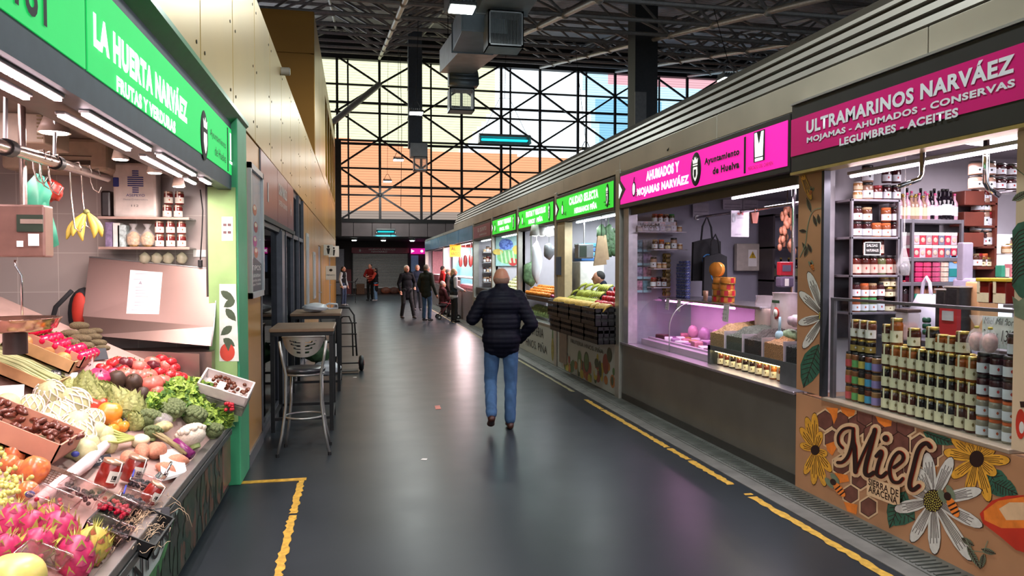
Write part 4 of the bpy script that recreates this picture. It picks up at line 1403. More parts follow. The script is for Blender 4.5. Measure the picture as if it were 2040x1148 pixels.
for i, y in ((0, 4.0), (1, 3.86), (2, 3.80), (3, 3.72)):
 pass
for i, (c, k, hs) in enumerate(((0, 1, 1.0), (1, 2, 1.35), (3, 1, .95), (5, 0, 1.1), (6, 2, .8), (7, 2, .8), (8, 1, 1.05))):
 HP[k].place((3.42, ys_[c] + .01, .757 + .144 * 3), 0, 'honey jar standing loose on top of the main stack, %s of seven' % nth(i, 7), gH, (1.05, 1.05, hs * .9))
# second rank, behind
for r in range(3):
 for i in range(0, 9):
  HP[(i + r) % 3].place((3.50, ys_[i] - .03, .757 + .144 * r), 0, 'honey jar in the rear rank behind the %s row, %s' % (rown[r], nth(i, 9)), 'honey jars in the rear rank')
# small jars with coloured labels
cl = ['c04a4a', '5fa05a', 'b8a84e', '3f8fb5', '8a7ab0']
nmc = ['red', 'green', 'yellow', 'blue', 'violet']
bod = ['8a5a34', '7a4a2c', '1c1614', '5c2e1e', '8f6844']
SPJ = [Proto(jar_proto('spread_jar', .032, .112, M('spread_' + nmc[i], bod[i], .15), blk_lid, M('label_' + nmc[i], cl[i], .5), shoulder=.95)) for i in range(5)]
for r in range(3):
 for i in range(5):
  SPJ[i].place((3.41, 4.625 - .068 * i, .757 + .114 * r), 0, 'small spread jar with %s label, %s row of the left block' % (nmc[i], rown[r]), 'small coloured-label jars')
 SPJ[[4, 3, 2][r]].place((3.47, 4.67, .757 + .114 * r), 0, 'small spread jar half hidden at the left end, %s row' % rown[r], 'small coloured-label jars')
DK = Proto(jar_proto('jam_jar', .036, .095, M('jam_black', '17110f', .12), gold_lid, M('label_gold_black', '9a803c', .5), M('label_white_panel', 'd0d0d0', .5)))
TJ = Proto(jar_proto('fig_jar', .036, .13, M('jam_brown', '5a3222', .12), gold_lid, M('label_offwhite', 'dcd8cc', .6), bee_print, strap=True))
for i in range(3):
 DK.place((3.42, 4.585 - .078 * i, 1.10), 0, 'short dark jar with gold label above the coloured jars, %s' % nth(i, 3), 'short dark jars')
 TJ.place((3.42, 4.585 - .078 * i, 1.196), 0, 'tall pale-labelled jar at the very top left of the stack, %s' % nth(i, 3), 'tall pale-labelled jars')
WJ = Proto(jar_proto('berry_jam_jar', .037, .12, M('jam_berry', '35121a', .12), blk_lid, M('label_white', 'd5dbe2', .5), redink))
OJ = Proto(jar_proto('quince_jar', .037, .11, M('jam_pale', '8a8474', .15), M('orange_cloth_lid', 'c8602c', .8), M('label_white'), M('stamp_orange', 'b8552c')))
for i in range(3):
 y = 3.475 - .085 * i
 OJ.place((3.40, y, .757), 0, 'orange-capped jar in the bottom row by the right pilaster, %s' % nth(i, 3), 'orange-capped jars')
 OJ.place((3.40, y, .868), 0, 'orange-stamped jar in the second row by the right pilaster, %s' % nth(i, 3), 'orange-capped jars')
 WJ.place((3.40, y, .980), 0, 'white-labelled jam jar in the third row by the right pilaster, %s' % nth(i, 3), 'white-labelled jam jars')
 WJ.place((3.40, y, 1.101), 0, 'white-labelled jam jar in the fourth row by the right pilaster, %s' % nth(i, 3), 'white-labelled jam jars')
WJ.place((3.42, 3.30, 1.222), 0, 'dark jar with a round white label beside the gift bags', 'white-labelled jam jars')
# gift bags
pinkc = M('pink_candy', 'b8847c', .5, 0, .4, 40)
for i, (y, z) in enumerate(((3.50, 1.225), (3.41, 1.225))):
 t = thing('gift_bag', ['left', 'right'][i] + ' of two tied clear bags of pink salt on the jars', 'gift bag', (3.37, y, z))
 MB().ell((3.37, y, z + .055), (.035, .04, .055), 12, 8, fn=lambda p: 1 + .06 * sin(9 * p.x + 7 * p.z)).build('contents', pinkc, t)
 MB().lathe([(.042, .0), (.046, .06), (.03, .11), (.008, .135), (.012, .15), (.035, .20)], (3.37, y, z), 10, flute=.12, nf=5, cap=False).build('cellophane_wrap', cello, t)
 MB().lathe([(.011, .128), (.013, .135), (.011, .142)], (3.37, y, z), 10).build('tie', M('yellow_tie', 'c9b340'), t)
# glass guard in front
gd = thing('glass_guard', 'upright glass guard with a steel top rail in front of the jars', 'glass guard', (3.33, 3.95, .757))
MB().box(3.335, 3.341, 3.20, 4.72, .76, 1.46).build('glass_pane', pane, gd)
MB().bbox(3.325, 3.352, 3.19, 4.74, 1.455, 1.475, .003).build('top_rail', M('rail_dark_steel', '77747a', .35, .7), gd)
MB().box(3.325, 3.352, 4.70, 4.735, .757, 1.46).build('corner_post', M('rail_dark_steel'), gd)
MB().quad((3.34, 4.715, .76), (3.75, 4.715, .76), (3.75, 4.715, 1.46), (3.34, 4.715, 1.46)).build('side_pane', pane, gd)
# handwritten sign
hs = thing('price_sign', 'handwritten white honey price sign hanging behind the glass rail', 'sign', (3.5, 3.5, 1.2))
a, b = hx(1955, 690, 3.46), hx(2016, 632, 3.46)
dz = a.z - 1.215
sp = MB().prism([(3.46, a.y, a.z), (3.46, b.y - .02, a.z), (3.46, b.y - .02, b.z), (3.46, a.y - .005, b.z - .005)], (.003, 0, 0)).build('card', M('sign_card', 'ccd4ce', .7), hs)
for s, zz, w, h, dy in (('Miel Mil flores', 1.345, .225, .038, .02), ('2 kilos x', 1.265, .10, .05, .015), ("13'80", 1.255, .11, .065, .135)):
 text(s, (3.458, a.y - dy, zz + dz), w, h, blackink, sp, 'R', -.004, .25)
text('. : · . · : ·  € ', (3.458, a.y - .02, 1.23 + dz), .22, .01, blackink, sp, 'R')
# shelves at the rear of the stall
shs = M('shelf_steel', '8a858c', .35, .7)
sh_back = M('shelf_back_dark', '514c54', .5, .2)
def on(u, v, y):
 return hy(u, v, y)
yF, yB = 4.80, 5.04
t = thing('steel_shelf', 'narrow steel shelf unit of preserves behind the counter, at left', 'shelf unit', (3.7, 4.8, 1.2))
xa, xb = on(1697, 400, yF).x, on(1794, 400, yF).x
shz = [on(1750, v, yF).z for v in (397, 472, 548, 622)]
for z in shz:
 MB().bbox(xa, xb, yF, yB, z - .018, z, .003).build('shelf_board', shs, t)
MB().box(xa, xb, yB - .01, yB, 1.15, shz[0]).build('back_panel', sh_back, t)
for x in (xa, xb - .015):
 MB().box(x, x + .015, yF, yF + .02, .9, shz[0]).build('upright', shs, t)
MB().box(3.345, xa - .01, 4.98, 5.02, .76, 2.56).build('side_jamb', M('jamb_steel', '9a969c', .4, .3), t)
JP = dict(
 dark=Proto(jar_proto('jam_jar', .034, .112, M('jam_dark_red', '3a1418', .12), blk_lid, M('label_white'), redink, shoulder=.86)),
 orange=Proto(jar_proto('jam_jar', .036, .105, M('jam_orange', '8a4a2c', .12), M('orange_cloth_lid'), M('label_white'), M('stamp_orange'))),
 green=Proto(jar_proto('jam_jar', .036, .105, M('jam_green', '5a6038', .12), M('green_cloth_lid', '3c8a4c', .8), M('label_white'), M('stamp_orange'))),
 kraft=Proto(jar_proto('jam_jar', .036, .105, M('jam_brown'), M('kraft_lid', 'a58a66', .8), M('label_white'), M('stamp_orange'))),
 amber=Proto(jar_proto('pickle_jar', .033, .065, M('pickle_amber', 'a87848', .2), wht_lid, M('label_cream_small', 'cdb898', .5))),
 big=Proto(jar_proto('preserve_jar', .042, .125, M('preserve_pale', '9a7a68', .15), blk_lid, M('label_white'), blackink)),
 red=Proto(jar_proto('preserve_jar', .038, .105, M('preserve_red', '6a2420', .15), M('red_lid', 'a02430', .4), M('label_white'))),
 sauce=Proto(jar_proto('sauce_jar', .039, .145, M('sauce_red', '5c2018', .12), blk_lid, M('label_round', 'cfb8a8', .5), redink, shoulder=.6)),
 sauceg=Proto(jar_proto('sauce_jar', .039, .145, M('sauce_green', '5a5c38', .12), blk_lid, M('label_round'), redink, shoulder=.6)),
 cream=Proto(jar_proto('pate_jar', .04, .075, M('pate_brown', '5a4638', .15), gold_lid, honey_lab, bee_print)),
)
JN = dict(dark='dark jam jar', orange='orange-capped jam jar', green='green-capped jam jar', kraft='paper-capped jam jar', amber='small amber jar',
   big='large pale jar', red='red-lidded jar', sauce='round-labelled red sauce jar', sauceg='round-labelled green sauce jar', cream='cream-labelled jar')
def row(kinds, u0, u1, z, y, lab, grp, x0=None, x1=None):
 n = len(kinds)
 A = on(u0, 500, y).x if x0 is None else x0
 B = on(u1, 500, y).x if x1 is None else x1
 for i, k in enumerate(kinds):
  if k:
   x = A + (B - A) * (i + .5) / n
   JP[k].place((x, y, z), RD(25), '%s, %s %s' % (JN[k], nth(i, n), lab), grp)
yJ = 4.86
row(['amber', 'big', 'red', 'dark', 'dark'], 1697, 1792, shz[0], yJ, 'on top of the narrow shelf', 'preserves above the shelf')
row(['amber'], 1697, 1718, shz[0] + .066, yJ, 'in the second tier above the narrow shelf', 'preserves above the shelf')
row([None, 'big', None, 'dark', 'dark'], 1697, 1792, shz[0] + .127, yJ, 'in the upper tier above the narrow shelf', 'preserves above the shelf')
row(['dark', 'dark', 'orange', 'orange', 'dark'], 1697, 1792, shz[1], yJ, 'on the first shelf board', 'jars on the first shelf board')
row(['dark', 'kraft', None, 'orange', 'dark'], 1697, 1792, shz[1] + .114, yJ, 'in the upper tier of the first board', 'jars on the first shelf board')
row(['sauce', 'sauce', 'sauce', 'sauceg', 'sauce', 'sauce'], 1697, 1794, shz[2], yJ + .02, 'on the second shelf board', 'sauce jars')
row([None, 'sauce', 'sauce'], 1697, 1760, shz[2] + .147, yJ + .04, 'stacked over the second shelf board', 'sauce jars')
row(['orange', 'green', 'green', 'dark', 'cream', 'cream'], 1697, 1794, shz[3], yJ, 'on the lowest shelf board', 'jars on the lowest shelf board')
row(['dark', 'orange', 'kraft', 'dark', 'cream', 'cream'], 1697, 1794, shz[3] + .107, yJ, 'in the tier above the lowest board', 'jars on the lowest shelf board')
for i in range(2):
 JP['cream'].place((on(1778 - i * 16, 500, yJ).x, yJ, shz[3] + .184), RD(25), 'cream-labelled pate jar topmost of its stack, ' + ['right', 'left'][i], 'jars on the lowest shelf board')
# slate price card
t = thing('price_card', 'black slate card lettered SALSAS on the second shelf board', 'price card', tuple(on(1737, 505, yF - .02)))
a = on(1722, 507, yF - .03)
o = MB().bbox(a.x, a.x + .125, yF - .035, yF - .028, a.z, a.z + .085, .002).build('slate', blackink, t)
fr = MB()
for q in ((a.x - .005, a.x + .13, a.z - .006, a.z), (a.x - .005, a.x + .13, a.z + .085, a.z + .09), (a.x - .005, a.x, a.z, a.z + .09), (a.x + .125, a.x + .13, a.z, a.z + .09)):
 fr.box(q[0], q[1], yF - .038, yF - .026, q[2], q[3])
fr.build('frame', paper, t)
text('SALSAS', (a.x + .01, yF - .037, a.z + .055), .09, .02, paper, o, 'F')
text('NATURALES', (a.x + .01, yF - .037, a.z + .02), .10, .018, paper, o, 'F')
# wide shelf
yF2, yB2 = 4.80, 5.04
t = thing('steel_shelf', 'wide steel shelf unit of bottles, boxes and sachets behind the counter', 'shelf unit', (4.35, 4.9, 1.2))
xa, xb = on(1795, 440, yF2).x, on(1920, 440, yF2).x
sw = [on(1850, v, yF2).z for v in (437, 513, 562, 612)]
for z in sw:
 MB().bbox(xa, xb, yF2, yB2, z - .03, z, .003).build('shelf_board', shs, t)
for x in (xa, (on(1816, 500, yF2).x), xb - .02):
 MB().box(x, x + .02, yF2 - .002, yF2 + .02, .8, sw[0]).build('upright', shs, t)
MB().box(xa, xb, yB2, yB2 + .01, 1.0, sw[0]).build('back_panel', sh_back, t)
def bottle_proto(nm_, r, h, bm, capm, labm, neck=.35):
 t = thing(nm_, 'bottle', 'bottle', (0, 0, 0))
 MB().lathe([(r * .9, 0), (r, .006), (r, h * .6), (r * .8, h * .68), (r * neck, h * .78), (r * neck, h * .96)], n=14).build('bottle_body', bm, t)
 MB().lathe([(r * neck * 1.15, h * .92), (r * neck * 1.15, h)], n=10).build('cap', capm, t)
 m = MB().lathe([(r * 1.02, h * .15), (r * 1.02, h * .5)], n=14, cap=False)
 m.build('label', labm, t)
 return t
BP = [Proto(bottle_proto('oil_bottle', .026, .22, M('wine_dark', '120c14', .1), blk_lid, M('label_lilac', 'cbbccb', .5))),
  Proto(bottle_proto('oil_bottle', .03, .18, M('preserve_pale'), M('gold_lid'), M('label_cream_small'))),
  Proto(bottle_proto('syrup_bottle', .024, .2, M('syrup_rose', 'b890a0', .2), M('lid_pink', 'c04a7a'), M('label_white'))),
  Proto(bottle_proto('vinegar_bottle', .035, .235, M('wine_dark'), M('blk_cap', '141414'), M('label_white')))]
seq = [2, 1, 2, 1, 1, 2, 1, 2, 0, 2, 0, 3, 3, 0, 2]
for i, k in enumerate(seq):
 x = xa + .03 + (xb - xa - .06) * i / (len(seq) - 1)
 nm2 = ['dark slim bottle with lilac label', 'pale squat bottle', 'pink-tinged bottle', 'large black bottle with white label'][k]
 BP[k].place((x, yF2 + .06, sw[0]), 0, '%s atop the wide shelf, %s' % (nm2, nth(i, len(seq))), 'bottles on the wide shelf')
for i in range(12):
 x = xa + .05 + (xb - xa - .1) * i / 11
 BP[[0, 2, 1][i % 3]].place((x, yF2 + .15, sw[0]), 0, 'bottle in the rear rank on the wide shelf, %s' % nth(i, 12), 'rear bottles on the wide shelf', (1, 1, 1.12))
# gift boxes two tiers, infusions
bc = ['b02a4a', 'c8a0a8', 'b83040', '9a8088', 'b03848', '6a6c80']
bname = ['crimson', 'pale pink', 'red', 'mauve', 'rose', 'slate']
for r in range(2):
 for i in range(7):
  x = on(1822 + i * 12.5, 500, yF2).x
  k = (i + r) % 6
  t = thing('gift_box', '%s window box on the wide shelf, %s tier, %s' % (bname[k], ['lower', 'upper'][r], nth(i, 7)), 'box', (x, yF2 + .05, sw[1] + r * .095), 'window boxes')
  MB().bbox(x, x + .05, yF2 + .01, yF2 + .15, sw[1] + r * .095, sw[1] + r * .095 + .07, .002).build('box_body', M('box_' + bname[k], bc[k], .45), t)
  MB().box(x, x + .05, yF2 + .008, yF2 + .15, sw[1] + r * .095 + .07, sw[1] + r * .095 + .092).build('top_flap', paper, t)
  MB().ell((x + .025, yF2 + .009, sw[1] + r * .095 + .035), (.018, .003, .02), 12, 6).build('round_emblem', M('emblem_beige', 'c0a090'), t)
for c in range(4):
 for r in range(5):
  x = on(1826 + c * 16.5 + (2 if c > 1 else 0), 540, yF2).x
  cn = ['magenta', 'crimson', 'rose', 'beige'][c]
  tag(MB().bbox(x, x + .065, yF2 + .01, yF2 + .12, sw[2] + r * .038, sw[2] + r * .038 + .034, .005).build('sachet_box', M('sachet_' + cn, ['b82a5e', 'c03a62', 'b0486c', 'c8b0a0'][c], .4, 0, .3, 60)),
   '%s sachet box on the third board, %s of its pile' % (cn, nth(r, 5, 'bottom')), 'box', 'sachet boxes on the third board')
x = on(1893, 540, yF2).x
t = thing('biscuit_box', 'blue and teal biscuit box with an orange sun on the third board', 'box', (x, yF2, sw[2]))
o = MB().bbox(x, x + .1, yF2 + .01, yF2 + .08, sw[2], sw[2] + .2, .003).build('box_body', M('box_sky', '7fa5c8', .4), t)
MB().box(x, x + .1, yF2 + .006, yF2 + .012, sw[2] + .04, sw[2] + .10).build('teal_band', M('box_teal', '1f7a78', .4), t)
MB().ell((x + .05, yF2 + .008, sw[2] + .16), (.025, .003, .022), 12, 6).build('sun_print', M('sun_orange', 'd8904a'), t)
# pet bottles and soft drinks at the bottom
PB = Proto(bottle_proto('water_bottle', .028, .2, M('pet_amber', '8a5a48', .15), redcap := M('red_cap', 'a82434', .4), M('label_teal', '2f9a7c', .4)))
PC = Proto(bottle_proto('cola_bottle', .03, .2, M('cola_dark', '1c1014', .1), M('red_cap'), M('cola_label', '2a1418', .3)))
for i in range(9):
 x = on(1798 + i * 12.2, 600, yF2).x
 (PC if i < 3 else PB).place((x, yF2 + .05, sw[3]), 0, '%s bottle on the bottom board of the wide shelf, %s' % ('dark red-capped' if i < 3 else 'teal-labelled', nth(i, 9)), 'drink bottles on the bottom board')
# wooden corner shelves with jars
redwood = M('redwood', '6a3428', .4, 0, .2, 6)
t = thing('wooden_shelf', 'reddish wooden shelf rack with jars at the right rear', 'shelf unit', (4.9, 4.9, 1.4))
yF3 = 4.88
xa, xb = on(1922, 440, yF3).x, on(1987, 440, yF3).x
wz = [on(1960, v, yF3).z for v in (403, 449, 490, 532)]
for z in wz:
 MB().bbox(xa + .12, xb, yF3, yF3 + .2, z - .02, z, .004).build('shelf_board', redwood, t)
MB().box(xb - .02, xb, yF3, yF3 + .2, 1.2, wz[0] + .15).build('upright', redwood, t)
for i, z in enumerate((wz[0] + .02, wz[0] - .14, wz[1] - .12)):
 MB().bbox(xa - .05, xa + .13, yF3 - .05, yF3 + .1, z - .05, z + .06, .006).build('drawer', redwood, t)
for r, z in enumerate(wz):
 kk = [['dark', 'big', 'dark', 'red', 'dark'], ['amber', 'big', 'dark', 'big', 'red'], ['red', 'big', 'dark', 'dark', 'big'], ['kraft', 'red', 'cream', 'orange', 'cream']][r]
 row(kk, 0, 0, z, yF3 + .06, 'on board %s of the wooden rack' % ['one', 'two', 'three', 'four'][r], 'jars on the wooden rack', xa + .14, xb - .03)
 if r in (1, 2):
  row(kk[::-1], 0, 0, z + .11, yF3 + .06, 'stacked on rack board %s' % ['one', 'two', 'three'][r], 'jars on the wooden rack', xa + .14, xb - .03)
# lit dairy fridge right
t = thing('display_fridge', 'brightly lit fridge shelf of dairy packs at the right end', 'fridge', (5.2, 4.9, 1.4))
xa, xb = on(1990, 500, 4.9).x, on(2030, 500, 4.9).x
MB().box(xa, xb, 4.95, 5.0, 1.25, 1.95).build('back_panel', glow('fridge_white', 'f4f6ff', 1.1), t)
for v in (505, 552, 585):
 z = on(2000, v, 4.85).z
 MB().box(xa, xb, 4.78, 4.95, z - .01, z).build('shelf_board', wht_lid, t)
for i in range(8):
 x = on(1992 + (i % 4) * 9, 500, 4.82).x
 z = [on(2000, 552, 4.85).z, on(2000, 585, 4.85).z][i // 4]
 k = i % 4
 tag(MB().bbox(x, x + .032, 4.80, 4.86, z, z + [.09, .07, .1, .08][k], .003).build('dairy_pack', [M('pack_green', '3f9a7a'), M('pack_cream', 'd8cfc0'), M('pack_pink', 'c87a80'), M('label_orange_pack', 'a85a38')][k]),
  '%s dairy pack in the lit fridge, %s row, %s' % (['green', 'cream', 'pink', 'brown'][k], ['upper', 'lower'][i // 4], nth(k, 4)), 'pack', 'dairy packs')
row(['amber', 'cream', 'big', 'red'], 0, 0, on(2000, 505, 4.85).z, 4.86, 'on the top board of the lit fridge', 'jars over the fridge', xa, xb)
# price scale / cash device
t = thing('cash_machine', 'lilac-grey cash machine beside the wooden rack', 'machine', (4.6, 4.6, 1.3))
a, b = on(1918, 560, 4.5), on(1945, 483, 4.5)
MB().bbox(a.x, b.x - .02, 4.5, 4.56, a.z, b.z, .01).build('screen', M('machine_grey', '8f8898', .4), t)
MB().box(a.x + .04, b.x, 4.46, 4.56, 0, a.z - .1).bbox(a.x, b.x + .04, 4.42, 4.6, a.z - .1, a.z + .02, .02).build('base', M('machine_lilac', 'a9a0b8', .4), t)
MB().bbox(a.x + .02, b.x, 4.415, 4.43, a.z - .06, a.z, .005).build('keypad', blackp, t)
# goods standing on the counter behind the jars
for i, (u, w, lab) in enumerate(((1874, .1, 'left dark bag of dried prunes with rolled top behind the jars'), (1893, .125, 'right dark bag of dried prunes with a silver rim'))):
 p = hx(u, 600, 3.75)
 t = thing('dried_fruit_bag', lab, 'bag', (3.75, p.y, 1.1))
 h = [.24, .265][i]
 y0 = p.y
 MB().bbox(3.70, 3.80, y0 - w, y0, 1.2, 1.36 + h * .8, .02).build('bag_body', M('prune_bag', '1e1c1e', .35, 0, .5, 45), t)
 MB().bbox(3.698, 3.802, y0 - w - .002, y0 + .002, 1.36 + h * .8 - .012, 1.36 + h * .8, .004).build('rim', M('rim_silver', 'b9b4b0', .3, .6), t)
 MB().box(3.70, 3.80, y0 - w, y0, .76, 1.2).build('lower_part', M('prune_bag'), t)
p = hx(1940, 600, 3.85)
tag(MB().bbox(3.8, 3.95, p.y - .09, p.y + .02, 1.2, 1.6, .01).build('kraft_box', card), 'brown kraft carton behind the dark prune bags', 'carton')
tag(MB().bbox(3.72, 4.2, 3.1, 4.75, 1.18, 1.2, .004).build('inner_shelf', shs), 'steel inner counter shelf behind the honey jars', 'shelf')
hb_ = M('honey_red', '6a1a12', .15)
for i in range(2):
 y = hx(1955 + 32 * i, 600, 3.6).y
 t = thing('honey_tub', 'large square honey tub with yellow lid, ' + ['left', 'right'][i], 'tub', (3.6, y, 1.30), 'large honey tubs')
 MB().bbox(3.56, 3.68, y - .098, y - .004, 1.485, 1.61, .01).build('tub_body', hb_, t)
 MB().bbox(3.555, 3.685, y - .101, y - .001, 1.61, 1.63, .004).build('lid', M('lid_yellow', 'c9b030', .4), t)
 MB().box(3.557, 3.561, y - .092, y - .012, 1.49, 1.545).build('label', honey_lab, t)
 MB().box(3.556, 3.560, y - .03, y - .012, 1.545, 1.625).build('seal_strap', honey_lab, t)
tag(MB().box(3.54, 3.70, 3.1, 3.50, 1.468, 1.485).build('tub_shelf', shs), 'narrow steel shelf carrying the large honey tubs', 'shelf')
# white carrier bag, red card display, candy jar, green pots
p = hx(1833, 600, 3.9)
bg_ = thing('carrier_bag', 'white carrier bag with looped handles standing on the inner counter', 'bag', (3.95, p.y, 1.2))
MB().lathe([(.09, .0), (.12, .05), (.10, .2), (.055, .30)], (3.95, p.y, 1.2), 16, flute=.08, nf=7).build('bag_body', M('bag_lilac_white', 'c9c4d4', .4), bg_)
MB().tube([(3.95, p.y + .05, 1.47), (3.95, p.y + .03, 1.58), (3.95, p.y, 1.62), (3.95, p.y - .03, 1.58), (3.95, p.y - .05, 1.47)], .012, 8).build('handle', M('bag_lilac_white'), bg_)
p = hx(1888, 648, 3.6)
t = thing('card_stand', 'red card display stand with a grey label behind the glass', 'card stand', (3.6, p.y, 1.2))
MB().box(3.6, 3.63, p.y - .07, p.y + .07, 1.2, 1.435).build('stand', M('red_card', 'a82028', .5), t)
MB().box(3.597, 3.6, p.y - .045, p.y + .045, 1.36, 1.42).build('label', M('card_grey', 'aab0b4'), t)
for k in range(3):
 a = hx(1846, 634 + k * 12, 3.62)
 tag(MB().lathe([(.02, 0), (.026, .006), (.026, .028), (.02, .034)], (3.62, a.y, a.z - .03), 12).build('green_tin', M('green_tin', '1c4a3a', .3)), 'small dark green tin, %s of three stacked' % nth(k, 3, 'top'), 'tin', 'green tins')
p = hx(1805, 660, 3.62)
t = thing('biscuit_container', 'square clear container of pink biscuits with a brown lid', 'container', (3.62, p.y, 1.2))
MB().bbox(3.58, 3.68, p.y - .06, p.y + .06, 1.2, 1.39, .01).build('container', film('clear_tub', 'e8dde0', .35), t)
MB().bbox(3.577, 3.683, p.y - .063, p.y + .063, 1.39, 1.41, .004).build('lid', M('brown_lid', '4a3834', .5), t)
MB().bbox(3.585, 3.675, p.y - .055, p.y + .055, 1.2, 1.32, .02).build('biscuits', pinkc, t)
# hanging cellophane bag by the shelf
p = on(1801, 520, 4.5)
t = thing('hanging_bag', 'clear bag of dark sweets hanging at the edge of the narrow shelf', 'bag', (p.x, 4.5, p.z - .1))
MB().ell((p.x, 4.5, p.z - .06), (.036, .03, .045), 12, 8, fn=lambda q: 1 + .1 * sin(9 * q.x + 6 * q.z)).build('contents', M('sweets_dark', '4a4650', .3, 0, .6, 60), t)
MB().lathe([(.035, -.1), (.042, -.03), (.02, .05), (.01, .1), (.015, .2)], (p.x, 4.5, p.z), 10, flute=.15, nf=5, cap=False).cyl((p.x, 4.5, p.z + .19), (p.x, 4.5, 2.56), .003, n=5).build('cellophane_wrap', cello, t)
# chrome rails
chrome = M('chrome', 'cfc8cc', .1, 1, .02)
for i, (u0, v0, v1, u2, v2) in enumerate(((1838, 310, 358, 1790, 372), (1965, 296, 375, 1990, 390))):
 y = [3.9, 3.55][i]
 a, b, c = on(u0, v0, y), on(u0, v1, y), on(u2, v2, y)
 a.z = 2.56
 tag(MB().tube([a, (a.x, y, b.z + .03), (b.x + (c.x - b.x) * .15, y, b.z), c], .016, 12).build('chrome_rail', chrome), ['bent chrome hanging rail near the centre of the honey stall', 'bent chrome hanging rail at the right of the honey stall'][i], 'rail')
# glass shelf with jars, upper right
t = tag(MB().bbox(3.95, 4.6, 3.78, 3.98, 2.02, 2.03, .003).build('hanging_shelf', shs), 'dark hanging shelf of jars at the upper right of the honey stall', 'shelf')
xs0 = on(1935, 380, 3.82).x
t.location.z = on(1975, 380, 3.8).z
zt = t.location.z + .011
for r in range(2):
 for i in range(5):
  JP['big' if i < 2 else 'dark'].place((xs0 + .05 + i * .085, 3.84, zt + r * .085), RD(20), '%s jar on the hanging shelf, %s row, %s' % ('pale' if i < 2 else 'dark', ['lower', 'upper'][r], nth(i, 5)), 'jars on the hanging shelf', (1, 1, .66))
# lights of the honey stall
pinkled = glow('pinkish_led', 'ffe4f4', 20)
t = thing('led_strip', 'long bright strip light under the honey stall fascia', 'strip light', (3.45, 4, 2.33))
MB().bbox(3.43, 3.47, 3.1, 4.72, 2.345, 2.37, .005).build('housing', alu, t)
MB().cyl((3.45, 3.12, 2.338), (3.45, 4.70, 2.338), .012, n=8).build('tube', pinkled, t)
area('strip_light', (3.45, 3.9, 2.32), (.03, 1.5), 34, (1, .86, .95))
t = thing('ceiling_light', 'glowing oblong ceiling lamp in the honey stall', 'lamp', (4.2, 4.3, 2.53))
MB().ell((4.25, 4.3, 2.55), (.28, .12, .03), 20, 8).build('diffuser', glow('lamp_soft', 'fff4fc', 8), t)
area('ceiling_lamp_light', (4.4, 4.0, 2.48), (.8, .8), 36, (1, .86, .94))
# ================================================================== smoked fish stall (y 5.10 .. 9.0)
cnt = M('dark_counter_panel', '5c5952', .24, .2, .12, 2)
t = thing('stall_counter', 'plain dark metal counter front with a shiny ledge, smoked fish stall', 'counter', (XR, 7, 0))
MB().box(XR - .0, XR + .9, 5.10, 8.93, 0, .71).build('front_panel', cnt, t)
MB().bbox(XR - .03, XR + .9, 5.10, 8.93, .71, .735, .005).build('ledge', M('ledge_steel', 'a39aa6', .3, .7), t)
MB().box(XR - .004, XR, 5.10, 8.93, .0, .09).build('skirting', M('skirt_dark', '2e2d2a', .5), t)
MB().box(XR + .03, XR + .06, 5.10, 8.93, 2.33, 2.42).build(nm('trim'), M('valance_brown', '3c332c', .5), kind='structure')
st(MB().bbox(XR + .0, XR + .12, 8.72, 8.9, .735, 2.42, .004), nm('trim'), M('jamb_pale_steel', 'b4aeb6', .35, .5))
lil = M('case_lilac', 'b8a0b8', .35, 0, .08, 3)
# refrigerated display case, curved glass
t = thing('display_case', 'refrigerated display case with curved glass front and pink light', 'display case', (3.9, 8, .735))
MB().box(3.46, 4.15, 6.82, 8.68, .735, .80).build('base_tray', lil, t)
MB().box(4.12, 4.18, 6.82, 8.68, .80, 1.29).build('back_panel', lil, t)
MB().box(3.55, 3.60, 6.82, 8.68, .76, .82).build('inner_lip', lil, t)
MB().bbox(3.68, 4.2, 6.3, 8.68, 1.29, 1.315, .004).build('top_shelf', M('top_steel', '8f8a92', .25, .8), t)
cg = []
for k in range(9):
 a = pi / 2 * k / 8
 cg.append((3.42 + .28 * (1 - cos(a)), 1.0 + .29 * sin(a)))
cg = [(3.42, .735)] + cg
m = MB()
vs = []
for x, z in cg:
 vs += [(x, 6.84, z), (x, 8.68, z)]
m.add(vs, [(2 * k, 2 * k + 1, 2 * k + 3, 2 * k + 2) for k in range(len(cg) - 1)], 0, True)
m.build('curved_glass', pane, t)
for y in (6.84, 8.68):
 MB().add([(x, y, z) for x, z in cg] + [(4.12, y, 1.29), (4.12, y, .735)], [tuple(range(len(cg) + 2))], 0).build('end_glass', pane, t)
MB().tube([(x, 7.75, z) for x, z in cg], .006, 6).build('glass_joint', alu, t)
MB().cyl((3.75, 6.9, 1.27), (3.75, 8.6, 1.27), .012, n=8).build('case_light', glow('pink_tube', 'ff8ae0', 9), t)
area('case_light_light', (3.78, 7.75, 1.25), (.04, 1.7), 9, (1, .50, .85))
# goods inside the case
q = random.Random(5)
fm = [M('fish_pink', 'b0687c', .4, 0, .2, 30), M('pack_white', 'd8ccd8', .4), M('meat_dark', '4a2432', .35, 0, .3, 30), M('fish_gold', 'b08848', .4), M('pack_violet', '8a5c8c', .35)]
fname = ['pink fish fillet pack', 'white wrapped pack', 'dark cured fish piece', 'golden smoked piece', 'violet-wrapped pack']
n = 0
for i in range(9):
 for j in range(3):
  y, x = 8.5 - i * .185 + q.uniform(-.02, .02), 3.66 + j * .15
  k = q.randrange(5)
  h = q.uniform(.03, .075)
  mb = MB().bbox(-.05, .05, -.07, .07, 0, h, .012, mx=MX.Translation((x, y, .80)) @ MX.Rotation(q.uniform(-.5, .5), 4, 'Z'))
  tag(mb.build('fish_pack', fm[k]), '%s in the display case, %s row, %s' % (fname[k], ['front', 'middle', 'back'][j], nth(i, 9)), 'food pack', 'packs in the display case')
